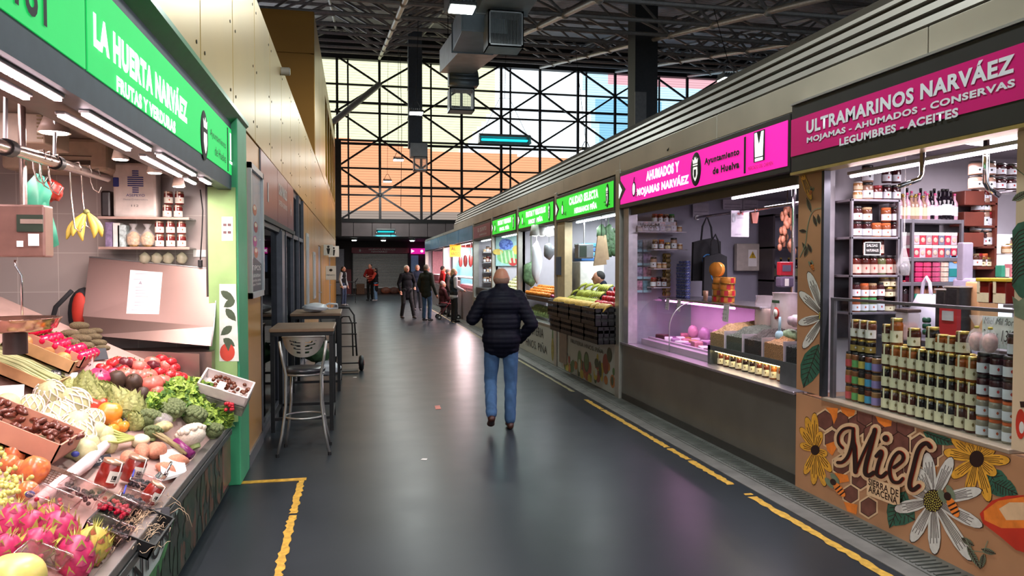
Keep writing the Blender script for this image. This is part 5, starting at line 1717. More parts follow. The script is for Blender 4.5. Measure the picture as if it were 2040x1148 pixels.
for i in range(5):
 y = 8.3 - i * .3
 t = thing('fish_bag', 'vacuum bag of smoked fish leaning in the case, ' + nth(i, 5), 'food pack', (3.95, y, .82), 'vacuum bags in the display case')
 MB().ell((3.97, y, .90), (.05, .09, .08), 12, 8, fn=lambda p: 1 + .12 * sin(7 * p.y + 5 * p.z)).build('contents', fm[[0, 4, 0, 2, 0][i]], t)
 MB().ell((3.97, y, .90), (.058, .10, .09), 12, 8).build('wrap', film('pink_wrap', 'f0c8e8', .3), t)
# legume bins over a lit niche of jars
t = thing('legume_counter', 'grey bin unit with clear fronts of beans and lentils above a lit jar niche', 'bin unit', (3.5, 6, .735))
dg = M('unit_dark_grey', '565a5c', .4, .5)
yA, yB_ = 5.12, 6.78
MB().box(3.40, 3.95, yA, 5.50, .735, .92).build('end_block', dg, t)
MB().box(3.40, 3.95, 5.50, yB_, .875, .92).build('niche_top', dg, t)
MB().box(3.40, 3.95, yB_ - .05, yB_, .735, .92).build('end_wall', dg, t)
MB().box(3.75, 3.78, 5.50, yB_ - .05, .735, .875).build('niche_back', glow('niche_glow', 'fff0c0', 1.2), t)
MB().cyl((3.44, 5.52, .866), (3.44, 6.7, .866), .006, n=6).build('niche_light', glow('warm_led', 'ffe8a0', 10), t)
area('niche_light_light', (3.46, 6.1, .86), (.02, 1.1), 4, (1, .88, .6))
nb = 5
fills = [('chickpea', 'a8825c'), ('lentil', '4e5148'), ('date_mix', '3a2c2a'), ('peanut', 'b07a52'), ('black_bean', '2a2426')]
for i in range(nb):
 a = yB_ - (yB_ - yA) * i / nb
 b = yB_ - (yB_ - yA) * (i + 1) / nb
 MB().box(3.41, 3.415, b + .006, a - .006, .92, 1.075).build('clear_front', pane, t)
 MB().box(3.40, 3.80, b - .003, b + .003, .92, 1.085).build('divider', M('acrylic_edge', 'b8a8b0', .3), t)
 mm_ = M('fill_' + fills[i][0], fills[i][1], .6, 0, .5, 90, bump=1)
 vs, fs = [], []
 NX, NYY = 22, 30
 for ix in range(NX + 1):
  for iy in range(NYY + 1):
   x = 3.42 + .42 * ix / NX
   y = b + .01 + (a - b - .02) * iy / NYY
   z = 1.045 + .08 * math.sin(pi * iy / NYY) * min(1, ix / 6) + .04 * ix / NX + q.uniform(-.006, .006)
   vs.append((x, y, z))
 for ix in range(NX):
  for iy in range(NYY):
   k = ix * (NYY + 1) + iy
   fs.append((k, k + NYY + 1, k + NYY + 2, k + 1))
 base = len(vs)
 vs += [(3.42, b + .01, .92), (3.42, a - .01, .92)]
 fs.append(tuple([base] + list(range(0, NYY + 1)) + [base + 1]))
 o = tag(MB().add(vs, fs, 0, False).build('legume_heap', mm_), 'heap of %s in the bins, %s' % (['tan chickpeas', 'grey-green lentils', 'dark sweets', 'pinkish peanuts', 'black beans'][i], nth(i, nb)), 'legumes')
 o['kind'] = 'stuff'
# jars in the niche
for i in range(10):
 y = 6.64 - i * .116
 HP[[1, 1, 0, 1, 0, 0, 1, 1, 2, 2][i]].place((3.47, y, .737), 0, 'honey jar in the lit niche under the bins, %s' % nth(i, 10), 'jars in the lit niche', (.92, .92, .85))
# bags and scoop on the bins
def sack(c, w, d, h, lab, name, m1, m2, top=.25):
 t = thing(name, lab, 'bag', c)
 x, y, z = c
 MB().bbox(x - d, x + d, y - w, y + w, z, z + h * .6, .03).build('contents', m1, t)
 m = MB().lathe([(.9, 0), (1, .1), (1, .55), (.95, .75), (.85, .9), (.9, 1.0)], n=18, flute=.06, nf=6, cap=False, mx=MX.Translation(c) @ MX.Diagonal((d * 1.35, w * 1.35, h, 1)))
 m.build('plastic_wrap', m2, t)
 return t
pf = film('clear_pink_film', 'f0e0e8', .35)
pA = hx(1520, 640, 3.75)
sack((3.78, pA.y, 1.12), .10, .07, .30, 'open clear bag of pale beans behind the bins', 'bean_bag', M('beans_pale', 'b89a8a', .6, 0, .4, 60), pf)
pA = hx(1555, 640, 3.72)
s2 = sack((3.76, pA.y, 1.12), .11, .08, .34, 'tall white flour bag with a red round emblem', 'flour_bag', M('flour_white', 'c9b8b4', .6), M('flour_film', 'd4c6cc', .35))
MB().lathe([(.055, 0), (.055, .004)], n=24, mx=MX.Translation((3.655, pA.y - .03, 1.28)) @ MX.Rotation(-pi / 2, 4, 'Y')).build('red_emblem', M('emblem_red', 'b03a34', .5), s2)
MB().lathe([(.034, 0), (.034, .006)], n=24, mx=MX.Translation((3.654, pA.y - .03, 1.28)) @ MX.Rotation(-pi / 2, 4, 'Y')).build('emblem_centre', paper, s2)
MB().box(3.650, 3.655, pA.y - .085, pA.y + .03, 1.37, 1.395).build('green_band', M('green_band', '3a5c44', .5), s2)
pA = hx(1553, 655, 3.5)
t = thing('scoop', 'pale blue plastic scoop standing in the legume bins', 'scoop', (3.5, pA.y, 1.1))
MB().ell((3.5, pA.y, 1.11), (.035, .045, .045), 14, 10).build('bowl', M('pale_blue_plastic', 'a8c4d8', .35), t)
MB().tube([(3.5, pA.y, 1.14), (3.5, pA.y - .005, 1.27)], [.014, .009], 10).build('handle', M('pale_blue_plastic'), t)
for i, (u, v, lab, m_) in enumerate(((1585, 640, 'crinkled pink-white bag at the right end of the bins', 'fish_pink'), (1575, 668, 'clear bag of green herbs over the last bin', 'herb'), (1588, 690, 'black and red sweet packets in the last bin', 'dark'))):
 a = hx(u, v, 3.55)
 mt = {'fish_pink': M('pinkish_plastic', 'c0a4b4', .35, 0, .25, 20), 'herb': M('herb_green', '8a9a7c', .6, 0, .4, 50), 'dark': M('dark_packets', '2c2428', .35, 0, .8, 25)}[m_]
 tag(MB().ell((3.56, max(a.y, 5.24), a.z), (.06, .10, .05), 16, 10, fn=lambda p: 1 + .12 * sin(8 * p.y) * cos(6 * p.z)).build('goods_bag', mt), lab, 'bag')
# tins and jars on the case top
shelf_z = 1.316
TN = thing('tuna_tin', 'tin', 'tin', (0, 0, 0))
MB().lathe([(.034, 0), (.036, .003), (.036, .031), (.034, .034)], n=18).build('tin_body', M('tin_navy', '323c78', .35, .2, .5, 50), TN)
MB().lathe([(.0365, .029), (.0375, .0315), (.0365, .034)], n=18).build('rim', alu, TN)
MB().lathe([(.0364, .008), (.0364, .018)], n=10, cap=False).build('pale_band', M('tin_pale_band', '8f94ac', .4, 0, .6, 60), TN)
TP = Proto(TN)
for r in range(13):
 for i in range(4):
  if r == 12 and i == 0:
   continue
  y = hx(1352, 550, 3.87).y - .035 - i * .075
  TP.place((3.86 + .01 * (r % 2), y + (.012 if r % 2 else 0), shelf_z + r * .0345), 0, 'navy tin in the blue stack, layer %s from the bottom, %s' % (NUM[r] if r else 'first', nth(i, 4)), 'stack of navy tins')
AN = thing('anchovy_jar', 'jar', 'jar', (0, 0, 0))
MB().lathe([(.026, 0), (.03, .004), (.03, .055), (.027, .058)], n=14, mx=MX.Rotation(-pi / 2, 4, 'Y')).build('glass_body', M('anchovy_gold', '8a744c', .25), AN)
MB().lathe([(.03, .055), (.03, .064), (.02, .066)], n=14, mx=MX.Rotation(-pi / 2, 4, 'Y')).build('lid', gold_lid, AN)
MB().lathe([(.015, .067), (.015, .068)], n=12, mx=MX.Rotation(-pi / 2, 4, 'Y')).build('lid_emblem', M('lid_brown', '5a3a1c', .4), AN)
AP = Proto(AN)
for r in range(9):
 for i in range(2):
  AP.place((3.88, hx(1328, 550, 3.88).y - .035 - i * .068, shelf_z + .030 + r * .0605), 0, 'gold-lidded anchovy jar on its side, %s layer from the bottom, %s' % (NUM[r], ['left', 'right'][i]), 'gold-lidded jars on the case')
BT = thing('big_tin', 'tin', 'tin', (0, 0, 0))
MB().lathe([(.075, 0), (.078, .004), (.078, .061), (.075, .065)], n=24).build('tin_body', M('tin_orange', 'c07a30', .35, .2, .25, 12), BT)
for z in (.002, .062):
 MB().lathe([(.078, z - .002), (.080, z), (.078, z + .002)], n=24).build('rim', gold_lid, BT)
for a0 in (190, 250):
 m = MB()
 vs = []
 for k in range(6):
  a = RD(a0 + 6 * k)
  for z in (.006, .059):
   vs.append((.079 * cos(a), .079 * sin(a), z))
 m.add(vs, [(2 * k, 2 * k + 2, 2 * k + 3, 2 * k + 1) for k in range(5)], 0, True)
 m.build('red_label', M('tin_red', 'b02030', .35), BT)
BTP = Proto(BT)
for r in range(4):
 for i in range(2):
  BTP.place((3.80, 7.32 - i * .165 - .02 * (r % 2), shelf_z + r * .0665), RD(25 * r), 'large orange and red tin, layer %s from the bottom, %s' % (NUM[r], ['left', 'right'][i]), 'large orange and red tins')
BTP.place((3.80, 7.34, shelf_z + 4 * .0665 + .08), (RD(90), 0, RD(-60)), 'large orange and red tin on its side, on top of the stack', 'large orange and red tins')
WB = bottle_proto('wine_bottle', .03, .3, M('wine_dark'), blk_lid, M('label_white'))
Proto(WB).place((3.82, 7.46, shelf_z), 0, 'dark wine bottle between the navy and the orange tins', None)
t = tag(MB().lathe([(.022, 0), (.03, .11), (.028, .11), (.02, .004)], (3.78, 7.60, shelf_z), 14).build('plastic_cup', M('cup_peach', 'b88a74', .4)), 'peach plastic cup beside the wine bottle', 'cup')
for i, (y, w) in enumerate(((8.42, .10), (8.10, .10), (6.98, .12))):
 t = thing('price_note', 'handwritten price note hanging from the case top, ' + nth(i, 3), 'price note', (3.66, y, 1.2), 'price notes on the case')
 h = [.13, .13, .17][i]
 o = MB().prism([(3.66, y - w, 1.30 - h), (3.66, y, 1.31 - h), (3.675, y, 1.31), (3.675, y - w, 1.31)], (-.002, 0, 0)).build('note_sheet', M('note_paper', 'b8b4b0', .7), t)
 for k, s in enumerate(['Mojama', 'atun 1a', ['12 €', '9 €', '15 €'][i]]):
  text(s, (3.657, y - .012, 1.27 - h * .25 * (k + 1) + .02), w * .75, .018, blackink, o, 'R', depth=.006 + .002 * k)
# wall shelves with jars at the left rear, pictures
yw = 8.86
t = thing('glass_wall_shelf', 'stepped clear shelves of jars on the left rear wall of the smoked fish stall', 'shelf unit', (3.9, 8.7, 1.4))
lev = [(430, 462), (462, 497), (497, 535), (535, 572)]
WS = []
for k, (v0, v1) in enumerate(lev):
 z = on(1320, v1, 8.7).z
 WS.append(z)
 MB().box(on([1268, 1298, 1298, 1298][k], 500, 8.7).x, on([1362, 1364, 1330, 1330][k], 500, 8.7).x, 8.62, 8.84, z - .012, z).build('shelf_board', M('shelf_clear', 'c4bcc8', .2, 0), t)
jm = ['amber', 'red', 'dark', 'kraft', 'orange', 'cream', 'big', 'amber']
for k, z in enumerate(WS):
 n = [8, 5, 3, 3][k]
 A, B = on([1270, 1300, 1298, 1298][k], 500, 8.68).x, on([1360, 1362, 1330, 1330][k], 500, 8.68).x
 for i in range(n):
  kk = jm[(i + k * 3) % 8]
  JP[kk].place((A + (B - A) * (i + .5) / n, 8.70, z), RD(10), '%s on the fish stall wall shelf, board %s, %s' % (JN[kk], ['one', 'two', 'three', 'four'][k], nth(i, n)), 'jars on the wall shelves', (1, 1, 1.15))
A, B = on(1300, 440, 8.68).x, on(1345, 440, 8.68).x
for i in range(4):
 kk = ['red', 'orange', 'kraft', 'green'][i]
 JP[kk].place((A + (B - A) * (i + .5) / 4, 8.70, WS[0] + .115), RD(10), '%s in the top tier of the wall shelf, %s' % (JN[kk], nth(i, 4)), 'jars on the wall shelves')
tl = thing('shelf_banner', 'clear banner lettered VerdeM before the top wall shelf', 'banner', tuple(on(1270, 450, 8.6)))
a = on(1270, 462, 8.6)
o = MB().box(a.x, a.x + .5, 8.595, 8.6, a.z, a.z + .13).build('banner_sheet', film('banner_clear', 'e8e0f0', .25), tl)
text('VerdeM', (a.x + .03, 8.594, a.z + .05), .25, .055, blackink, o, 'F')
for c in range(2):
 for r in range(4):
  a = on(1263 + c * 18, 502 + r * 27, yw)
  t = thing('picture_card', 'small picture card on the left wall of the fish stall, %s column, %s row' % (['left', 'right'][c], NUM[r]), 'picture', (a.x, yw, a.z), 'picture cards')
  MB().box(a.x, a.x + .11, yw - .006, yw, a.z, a.z + .15).build('card', M(['pic_blue', 'pic_grey', 'pic_violet', 'pic_pink'][(r + c) % 4], ['5a7888', '7c7c84', '7a6a88', '9a6a80'][(r + c) % 4], .5, 0, .7, 25), t)
  MB().box(a.x, a.x + .11, yw - .007, yw, a.z, a.z + .03).build('caption_strip', M('caption_blue', '8fb0c0'), t)
# tote bags hanging from the rail
rail0, rail1 = on(1388, 434, 7.9), V((4.35, 5.3, 2.02))
pr_ = thing('hanging_rail', 'chrome hanging rail crossing the smoked fish stall', 'rail', (4.3, 7, 2.1))
zr = hx(1388, 434, 4.15).z
MB().cyl((4.15, 8.6, zr), (4.15, 5.3, zr), .018, n=12).build('rail_tube', chrome, pr_)
MB().cyl((4.15, 6.3, zr), (4.15, 6.3, 2.56), .014, n=10).build('drop_rod', chrome, pr_)
MB().cyl((4.15, 8.58, zr), (4.15, 8.62, zr), .03, n=12).build('end_cap', alu, pr_)
blkc = M('black_canvas', '1c1c20', .8, 0, .2, 20)
for i, (u0, v0, u1, v1, y) in enumerate(((1380, 478, 1438, 560, 8.3), (1402, 508, 1450, 590, 8.1))):
 a, b = on(u0, v1, y), on(u1, v0, y)
 t = thing('tote_bag', ['rear black cloth tote bag with blue print, hanging from the rail', 'front black cloth tote bag with a round blue print, hanging lower'][i], 'tote bag', ((a.x + b.x) / 2, y, a.z))
 cx = (a.x + b.x) / 2
 w = (b.x - a.x) / 2
 m = MB()
 m.prism([(cx - w, y, a.z), (cx + w, y, a.z), (cx + w * .93, y, b.z - .02), (cx + w * .3, y, b.z + .02), (cx - w * .3, y, b.z), (cx - w * .95, y, b.z - .03)], (0, .05, 0))
 m.build('bag_body', blkc, t)
 MB().tube([(cx - w * .4, y + .02, b.z - .02), (cx - w * .3, y + .02, b.z + .16), (cx, y + .02, zr if i == 0 else b.z + .24), (cx + w * .3, y + .02, b.z + .15), (cx + w * .4, y + .02, b.z - .02)], .012, 8).build('handle', blkc, t)
 MB().tube([(cx + .06 * cos(k), y - .003, (a.z + b.z) / 2 + .07 * sin(k)) for k in [2 * pi * j / 16 for j in range(13)]], .008, 6).build('round_print', M('print_blue', '2f6ea8', .6), t)
# calendar on the rail, sausage tag, wall box with warning
a, b = on(1456, 472, 7.5), on(1492, 420, 7.5)
t = thing('calendar', 'white lottery calendar sheet hanging from the rail, numbered 46798', 'calendar', ((a.x + b.x) / 2, 7.5, a.z))
o = MB().box(a.x, b.x, 7.495, 7.5, a.z, b.z).build('sheet', M('calendar_paper', 'a39ba6', .7), t)
text('46798', (a.x + .07, 7.494, b.z - .05), .075, .03, redink, o, 'F')
MB().box(a.x + .01, a.x + .05, 7.492, 7.496, b.z - .13, b.z - .03).build('photo', M('pic_grey'), o)
text('cupon de hoy', (a.x + .07, 7.494, b.z - .09), .075, .014, blackink, o, 'F')
text('NARVAEZ', (a.x + .05, 7.494, a.z + .02), .07, .016, M('grey_ink', '8a8690'), o, 'F')
MB().box((a.x + b.x) / 2 - .01, (a.x + b.x) / 2 + .01, 7.495, 7.5, b.z, zr).build('clip', alu, t)
a = on(1500, 445, 7.15)
t = tag(MB().prism([(a.x, 7.15, a.z), (a.x + .05, 7.15, a.z), (a.x + .07, 7.15, a.z + .12), (a.x - .02, 7.15, a.z + .11)], (0, .03, 0)).tube([(a.x + .03, 7.16, a.z + .1), (a.x + .03, 7.16, zr)], .006, 6).build('hanging_ham_end', M('ham_brown', '7a3a2c', .5)), 'small brown ham end hanging from the rail by the calendar', 'ham')
a, b = on(1462, 540, 8.9), on(1523, 486, 8.9)
t = thing('electric_box', 'cream electric cabinet with a yellow warning sign on the rear wall', 'electric cabinet', ((a.x + b.x) / 2, 8.9, a.z))
MB().bbox(a.x, b.x, 8.82, 8.9, a.z, b.z, .01).build('cabinet', M('cabinet_cream', 'b8aea4', .45), t)
cx = (a.x + b.x) / 2
o = MB().box(cx - .06, cx + .06, 8.815, 8.82, a.z + .06, b.z - .08).build('warning_plate', paper, t)
MB().prism([(cx - .05, 8.812, b.z - .19), (cx + .05, 8.812, b.z - .19), (cx, 8.812, b.z - .10)], (0, .003, 0)).build('warning_triangle', M('warning_yellow', 'c8a428', .5), o)
text('!', (cx - .006, 8.811, b.z - .175), .012, .05, blackink, o, 'F')
for i, (u0, v0, u1, v1) in enumerate(((1380, 432, 1412, 405), (1440, 417, 1478, 398), (1480, 417, 1510, 395))):
 a, b = on(u0, v0, 8.88), on(u1, v1, 8.88)
 t = thing('wall_paper_sheet', 'white notice sheet high on the rear wall of the fish stall, ' + nth(i, 3), 'notice', (a.x, 8.88, a.z), 'notices on the rear wall')
 o = MB().box(a.x, b.x, 8.875, 8.88, a.z, b.z).build('sheet', M('sheet_lilac', 'b0aab4', .6), t)
 MB().box(a.x + .02, b.x - .02, 8.873, 8.875, a.z + .02, a.z + .03).box(a.x + .02, b.x - .02, 8.873, 8.875, a.z + .06, a.z + .07).build('text_lines', M('grey_ink'), o)
# dark shelf with hanging dried peppers at the right
t = thing('dark_shelf', 'dark shelf unit at the right rear of the fish stall', 'shelf unit', (5.6, 8.6, 1.5))
xa = on(1540, 440, 8.5).x
for x in (xa, xa + .6):
 MB().box(x, x + .03, 8.5, 8.84, 0, 2.35).build('upright', M('wood_dark', '3c3436', .5), t)
for z in (1.5, 1.92, 2.33):
 MB().box(xa, xa + .63, 8.5, 8.84, z, z + .025).build('shelf_board', M('wood_dark'), t)
for i in range(5):
 Proto(bottle_proto('wine_bottle', .035, .28, M('wine_dark'), M('gold_lid'), M('label_olive', '6a6a48', .5))).place((xa + .08 + i * .11, 8.62, 1.527 if i < 0 else 1.527), 0, 'wine bottle on the dark shelf of the fish stall, ' + nth(i, 5), 'wine bottles on the dark shelf')
a = on(1568, 455, 7.6)
t = thing('garlic_string', 'hanging string of dried peppers and husks at the right of the fish stall', 'food string', (a.x, 7.6, a.z - .25))
MB().tube([(a.x, 7.6, 2.56), (a.x, 7.6, a.z - .2)], .006, 6).build('cord', M('cord_brown', '5a4634'), t)
m = MB()
for i in range(34):
 an, z = q.uniform(0, 6.28), a.z + .22 - i * .0145
 rr = .05 + .04 * i / 34
 m.ell((a.x + rr * cos(an), 7.6 + rr * sin(an) * .6, z), (.03, .02, .045), 6, 5)
m.build('dried_husks', M('dried_husk', '9a6048', .6, 0, .35, 18), t)
a = on(1567, 545, 6.4)
t = thing('scale', 'red-fronted electronic scale display on a post at the right of the fish stall', 'scale', (a.x, 6.4, a.z))
MB().bbox(a.x - .07, a.x + .07, 6.4, 6.46, a.z - .02, a.z + .11, .008).build('red_screen', M('scale_red', 'b02030', .4), t)
MB().box(a.x - .045, a.x + .045, 6.395, 6.4, a.z + .02, a.z + .08).build('screen', M('scale_screen', '5a5468', .3), t)
MB().bbox(a.x - .07, a.x + .07, 6.38, 6.48, a.z - .13, a.z - .03, .015).build('lower_body', M('scale_violet', '6a5c74', .3), t)
MB().box(a.x - .03, a.x + .01, 6.375, 6.38, a.z - .12, a.z - .05).build('paper_label', paper, t)
MB().cyl((a.x + .1, 6.45, 1.2), (a.x + .1, 6.45, 2.5), .02, n=12).build('post', chrome, t)
# lights
t = thing('led_strip', 'slanting bright strip light at the top right of the smoked fish stall', 'strip light', (3.5, 6, 2.33))
MB().bbox(3.58, 3.62, 5.3, 6.7, 2.37, 2.40, .005).cyl((3.6, 5.5, 2.4), (3.6, 5.5, 2.57), .006, n=6).cyl((3.6, 6.5, 2.4), (3.6, 6.5, 2.57), .006, n=6).build('housing', alu, t)
MB().cyl((3.6, 5.32, 2.36), (3.6, 6.68, 2.36), .012, n=8).build('tube', pinkled, t)
area('strip_light', (3.6, 6.0, 2.34), (.03, 1.4), 22, (1, .86, .95))
t = thing('ceiling_light', 'round white ceiling lamp in the smoked fish stall', 'lamp', (4.3, 6.4, 2.5))
MB().ell((4.45, 6.6, 2.54), (.22, .22, .05), 22, 8).build('diffuser', glow('lamp_soft', 'fff4fc', 8), t)
area('ceiling_lamp_light', (4.45, 6.8, 2.45), (.6, .9), 45, (.98, .86, .98))
# glass over the counter at left (side pane) and hooks
tag(MB().quad((3.33, 8.68, .74), (3.33, 7.9, .74), (3.33, 7.9, 2.3), (3.33, 8.68, 2.3)).build('side_glass', foil), 'tall clear glass pane at the left of the smoked fish stall', 'glass pane')
# ================================================================== left greengrocer stall
gl_lit = glow('left_green_backlit', '22c45e', .8)
gpost = M('green_post_paint', '3f9a6c', .45, 0, .12, 3)
grey_fr = M('sign_frame_grey', '3a4450', .5, .2)
t = thing('shop_sign', 'big lit green greengrocer sign over the left stall, white lettering', 'sign', (-.95, 4, 2.28))
MB().box(-1.02, -.93, .8, 6.02, 2.28, 2.82).build('sign_frame', grey_fr, t)
p = MB().box(-.93, -.925, 2.90, 6.0, 2.39, 2.735).box(-.93, -.925, .8, 2.88, 2.39, 2.735).build('sign_face', gl_lit, t)
X = -.9245
def lsign(s, ua, ub, va, vb, mat, bold=.02):
 """lettering between pixel columns ua..ub; va / vb = top and bottom rows at the left end"""
 a, b = hx(ua, va, X), hx(ub, vb, X)
 A0, B0 = hx(ua, vb, X), hx(ub, vb, X)
 text(s, (X, A0.y, A0.z), hx(ub, va, X).y - A0.y, hx(ua, va, X).z - A0.z, mat, p, 'L', bold)
lsign('LA HUERTA NARVÁEZ', 185, 369, 8, 92, wht_lit, .06)
lsign('FRUTAS Y VERDURAS', 231, 347, 150, 182, wht_lit, .055)
lsign('P-181', -40, 88, -160, -45, blackink, .02)
cc = hx(407, 270, X)
o = MB().ell((X, cc.y, cc.z), (.004, .12, .155), 8, 20).build('crest_disc', blackink, p)
Pc = lambda a, b: (X + .006, cc.y + a * .12, cc.z + b * .15)
MB().prism([Pc(*q) for q in ((-.38, .1), (-.42, -.3), (-.2, -.6), (0, -.75), (.2, -.6), (.42, -.3), (.38, .1))], (.002, 0, 0)).prism([Pc(*q) for q in ((-.4, .3), (-.5, .65), (-.2, .5), (0, .75), (.2, .5), (.5, .65), (.4, .3))], (.002, 0, 0)).build('crest_shield', crest_w, o)
a, b = hx(418, 250, X), hx(449, 270, X)
text('Ayuntamiento', (X, a.y, cc.z + .02), b.y - a.y, .06, blackink, p, 'L')
text('de Huelva', (X, a.y + .16, cc.z - .07), b.y - a.y - .16, .06, blackink, p, 'L')
a = hx(453, 300, X)
MB().box(X - .001, X + .002, a.y, a.y + .03, 2.4, 2.72).build('divider', blackink, p)
MB().box(X - .001, X + .002, a.y + .12, a.y + .16, 2.5, 2.7).box(X - .001, X + .002, a.y + .1, a.y + .2, 2.47, 2.49).build('tower_symbol', wht_lit, p)
MB().prism([(-.93, .8, 2.79), (-.865, .8, 2.85), (-.865, .8, 2.88), (-.93, .8, 2.93)], (0, 5.7, 0)).build('green_canopy_trim', M('canopy_green', '1f7a3c', .3), t)
tag(MB().bbox(-.99, -.885, 6.02, 6.50, 0, 2.86, .008).build('green_post', gpost), 'green painted post at the end of the left stall', 'post')
rp_ = thing('return_panel', 'narrow pale green inner panel of the left stall with a tomato plant print', 'panel', (-1.05, 6.0, 0))
o = MB().box(-1.1, -.9, 6.0, 6.02, .5, 2.3).build('panel', M('pale_green_paint', '86a86a', .6, 0, .15, 5), rp_)
fy = lambda u, v: hy(u, v, 6.0)
tomm = [M('print_white2', 'c4ccc4', .5), M('print_leaf_dark', '3a4a36', .5, 0, .2, 20), M('print_tomato', 'b03a2a', .5)]
shp = [(0, [(437, 566), (470, 566), (476, 720), (437, 720)])]
for a in ((440, 580, 468, 600), (468, 598, 446, 612), (450, 615, 470, 640), (462, 650, 440, 668), (445, 675, 468, 690)):
 shp += leafshape(a[0], a[1], a[2], a[3], 15, 1)
shp += [(2, ngon(453, 702, 15, 18)), (1, [(445, 680), (462, 682), (455, 700)])]
art(shp, fy, (0, -1, 0), 'plant_print', o, tomm)
pn = MB().prism([tuple(fy(442, 480)), tuple(fy(464, 480)), tuple(fy(464, 432)), tuple(fy(442, 432))], (0, -.003, 0)).build('notice_sheet', paper, rp_)
m = MB()
for i in range(2):
 for j in range(2):
  c = fy(448 + 9 * i, 448 + 15 * j)
  m.box(c.x - .012, c.x + .012, 5.994, 5.997, c.z - .01, c.z + .01)
m.build('notice_pictures', M('notice_dark', '5a3a3a', .6), pn)
# interior shell
tile = M('wall_tile', 'a89c98', .25, 0, .05, 3)
nt = tile.node_tree
bs = nt.nodes['Principled BSDF']
brk = nt.nodes.new('ShaderNodeTexBrick')
brk.offset = 0
brk.inputs['Scale'].default_value = 1
brk.inputs['Brick Width'].default_value = .28
brk.inputs['Row Height'].default_value = .30
brk.inputs['Mortar Size'].default_value = .0025
brk.inputs['Color1'].default_value = lin('a59a96')
brk.inputs['Color2'].default_value = lin('aaa09b')
brk.inputs['Mortar'].default_value = lin('c4bcb6')
geo = nt.nodes.new('ShaderNodeNewGeometry')
sp_ = nt.nodes.new('ShaderNodeSeparateXYZ')
cb = nt.nodes.new('ShaderNodeCombineXYZ')
nt.links.new(geo.outputs['Position'], sp_.inputs[0])
nt.links.new(sp_.outputs['X'], cb.inputs['X'])
nt.links.new(sp_.outputs['Z'], cb.inputs['Y'])
nt.links.new(cb.outputs[0], brk.inputs['Vector'])
nt.links.new(brk.outputs['Color'], bs.inputs['Base Color'])
st(MB().box(-3.6, -1.0, 6.3, 6.38, 0, 2.85), 'wall_stall_end', tile)
st(MB().box(-3.68, -3.6, -.5, 6.38, 0, 2.85), 'wall_stall_rear', tile)
st(MB().box(-3.6, -1.02, -.6, -.5, 0, 2.85), 'wall_stall_near', tile)
st(MB().box(-3.68, -1.02, -.6, 6.38, 2.62, 2.7), 'ceiling_stall_left', M('stall_ceiling_left', '6e645e', .5))
st(MB().box(-1.12, -1.02, 6.02, 6.3, 0, 2.6), nm('trim'), M('dark_jamb', '2c2624', .6))
# shutter box and led strips
st(MB().box(-1.3, -1.02, .5, 6.0, 2.34, 2.62), nm('trim'), M('shutter_box_brown', '5a4a46', .45, .3))
warm = glow('warm_pink_led', 'ffe2e6', 24)
k = 0
for x, segs in ((-.985, ((.8, 2.8), (3.04, 3.92), (4.1, 4.95), (5.15, 5.45))), (-1.14, ((.8, 2.95), (3.25, 4.15), (4.4, 5.3), (5.45, 5.75)))):
 zz = 2.27 if x > -1.1 else 2.3
 for a, b in segs:
  t = thing('led_strip', 'pinkish strip light under the left stall fascia, %s row, %s' % ('outer' if x > -1.1 else 'inner', nth(k % 4, 4, 'near end')), 'strip light', (x, a, zz), 'strip lights of the left stall')
  MB().bbox(x - .02, x + .02, a, b, zz - .002, zz + .012, .004).build('housing', alu, t)
  m = MB()
  n = int((b - a) / .035)
  for i in range(n):
   yy = a + (b - a) * (i + .5) / n
   m.box(x - .011, x + .011, yy - .013, yy + .013, zz - .012, zz - .002)
  m.build('diodes', warm, t)
  area('stall_strip_light', (x, (a + b) / 2, zz - .015), (.02, b - a), 14 * (b - a), (1, .80, .78))
  k += 1
# display slope
def surf(x, y):
 s = min(1, max(0, (y - 4.7) / .9))
 return .47 + .5 * (-.95 - x) + .30 * s * s * (3 - 2 * s) * min(1, (-.95 - x) / .25)
def SP(u, v, off=0.0, ymax=5.66):
 d = ray(u, v)
 d = d / d.y
 y = 1.6
 while y < ymax:
  p = V((0, 0, H_CAM)) + d * y
  if p.z < surf(p.x, p.y) + off:
   return p
  y += .004
 return V((0, 0, H_CAM)) + d * ymax
def dep(p):
 return (p - V((0, 0, H_CAM))).dot(_f)
dc = thing('display_counter', 'sloping produce display of the left stall with a vegetable printed front', 'display counter', (-1.5, 3.8, 0))
m = MB()
vs, fs = [], []
NX, NYY = 14, 40
for i in range(NX + 1):
 for j in range(NYY + 1):
  x = -.97 - 1.6 * i / NX
  y = 1.3 + 4.45 * j / NYY
  vs.append((x, y, surf(x, y) - .012))
for i in range(NX):
 for j in range(NYY):
  q = i * (NYY + 1) + j
  fs.append((q, q + 1, q + NYY + 2, q + NYY + 1))
m.add(vs, fs, 0, True).build('display_board', M('display_paper', 'a88c84', .7, 0, .15, 5), dc)
fp = MB().box(-.99, -.955, 1.0, 5.9, .02, .47).build('front_panel', M('panel_dark_print', '30352e', .4, 0, .3, 4), dc)
MB().bbox(-.995, -.935, 1.0, 5.92, .47, .515, .006).build('front_rail', M('rail_aluminium', '8a8684', .35, .7), dc)
MB().bbox(-.965, -.93, 1.0, 5.92, .425, .465, .004).build('lower_rail', M('dark_steel'), dc)
q = random.Random(11)
FX = -.9545
shp = [(0, [(1.0, .24), (3.8, .24), (4.45, .42), (1.0, .42)]), (1, [(1.0, .05), (3.6, .05), (4.3, .40), (3.9, .26), (1.0, .24)])]
for i in range(90):
 y, z = q.uniform(4.3, 5.8), q.uniform(.05, .4)
 shp.append((q.choice([2, 2, 3, 4, 4, 6]), ngon(y, z, q.uniform(.02, .06), q.uniform(.04, .1), 12)))
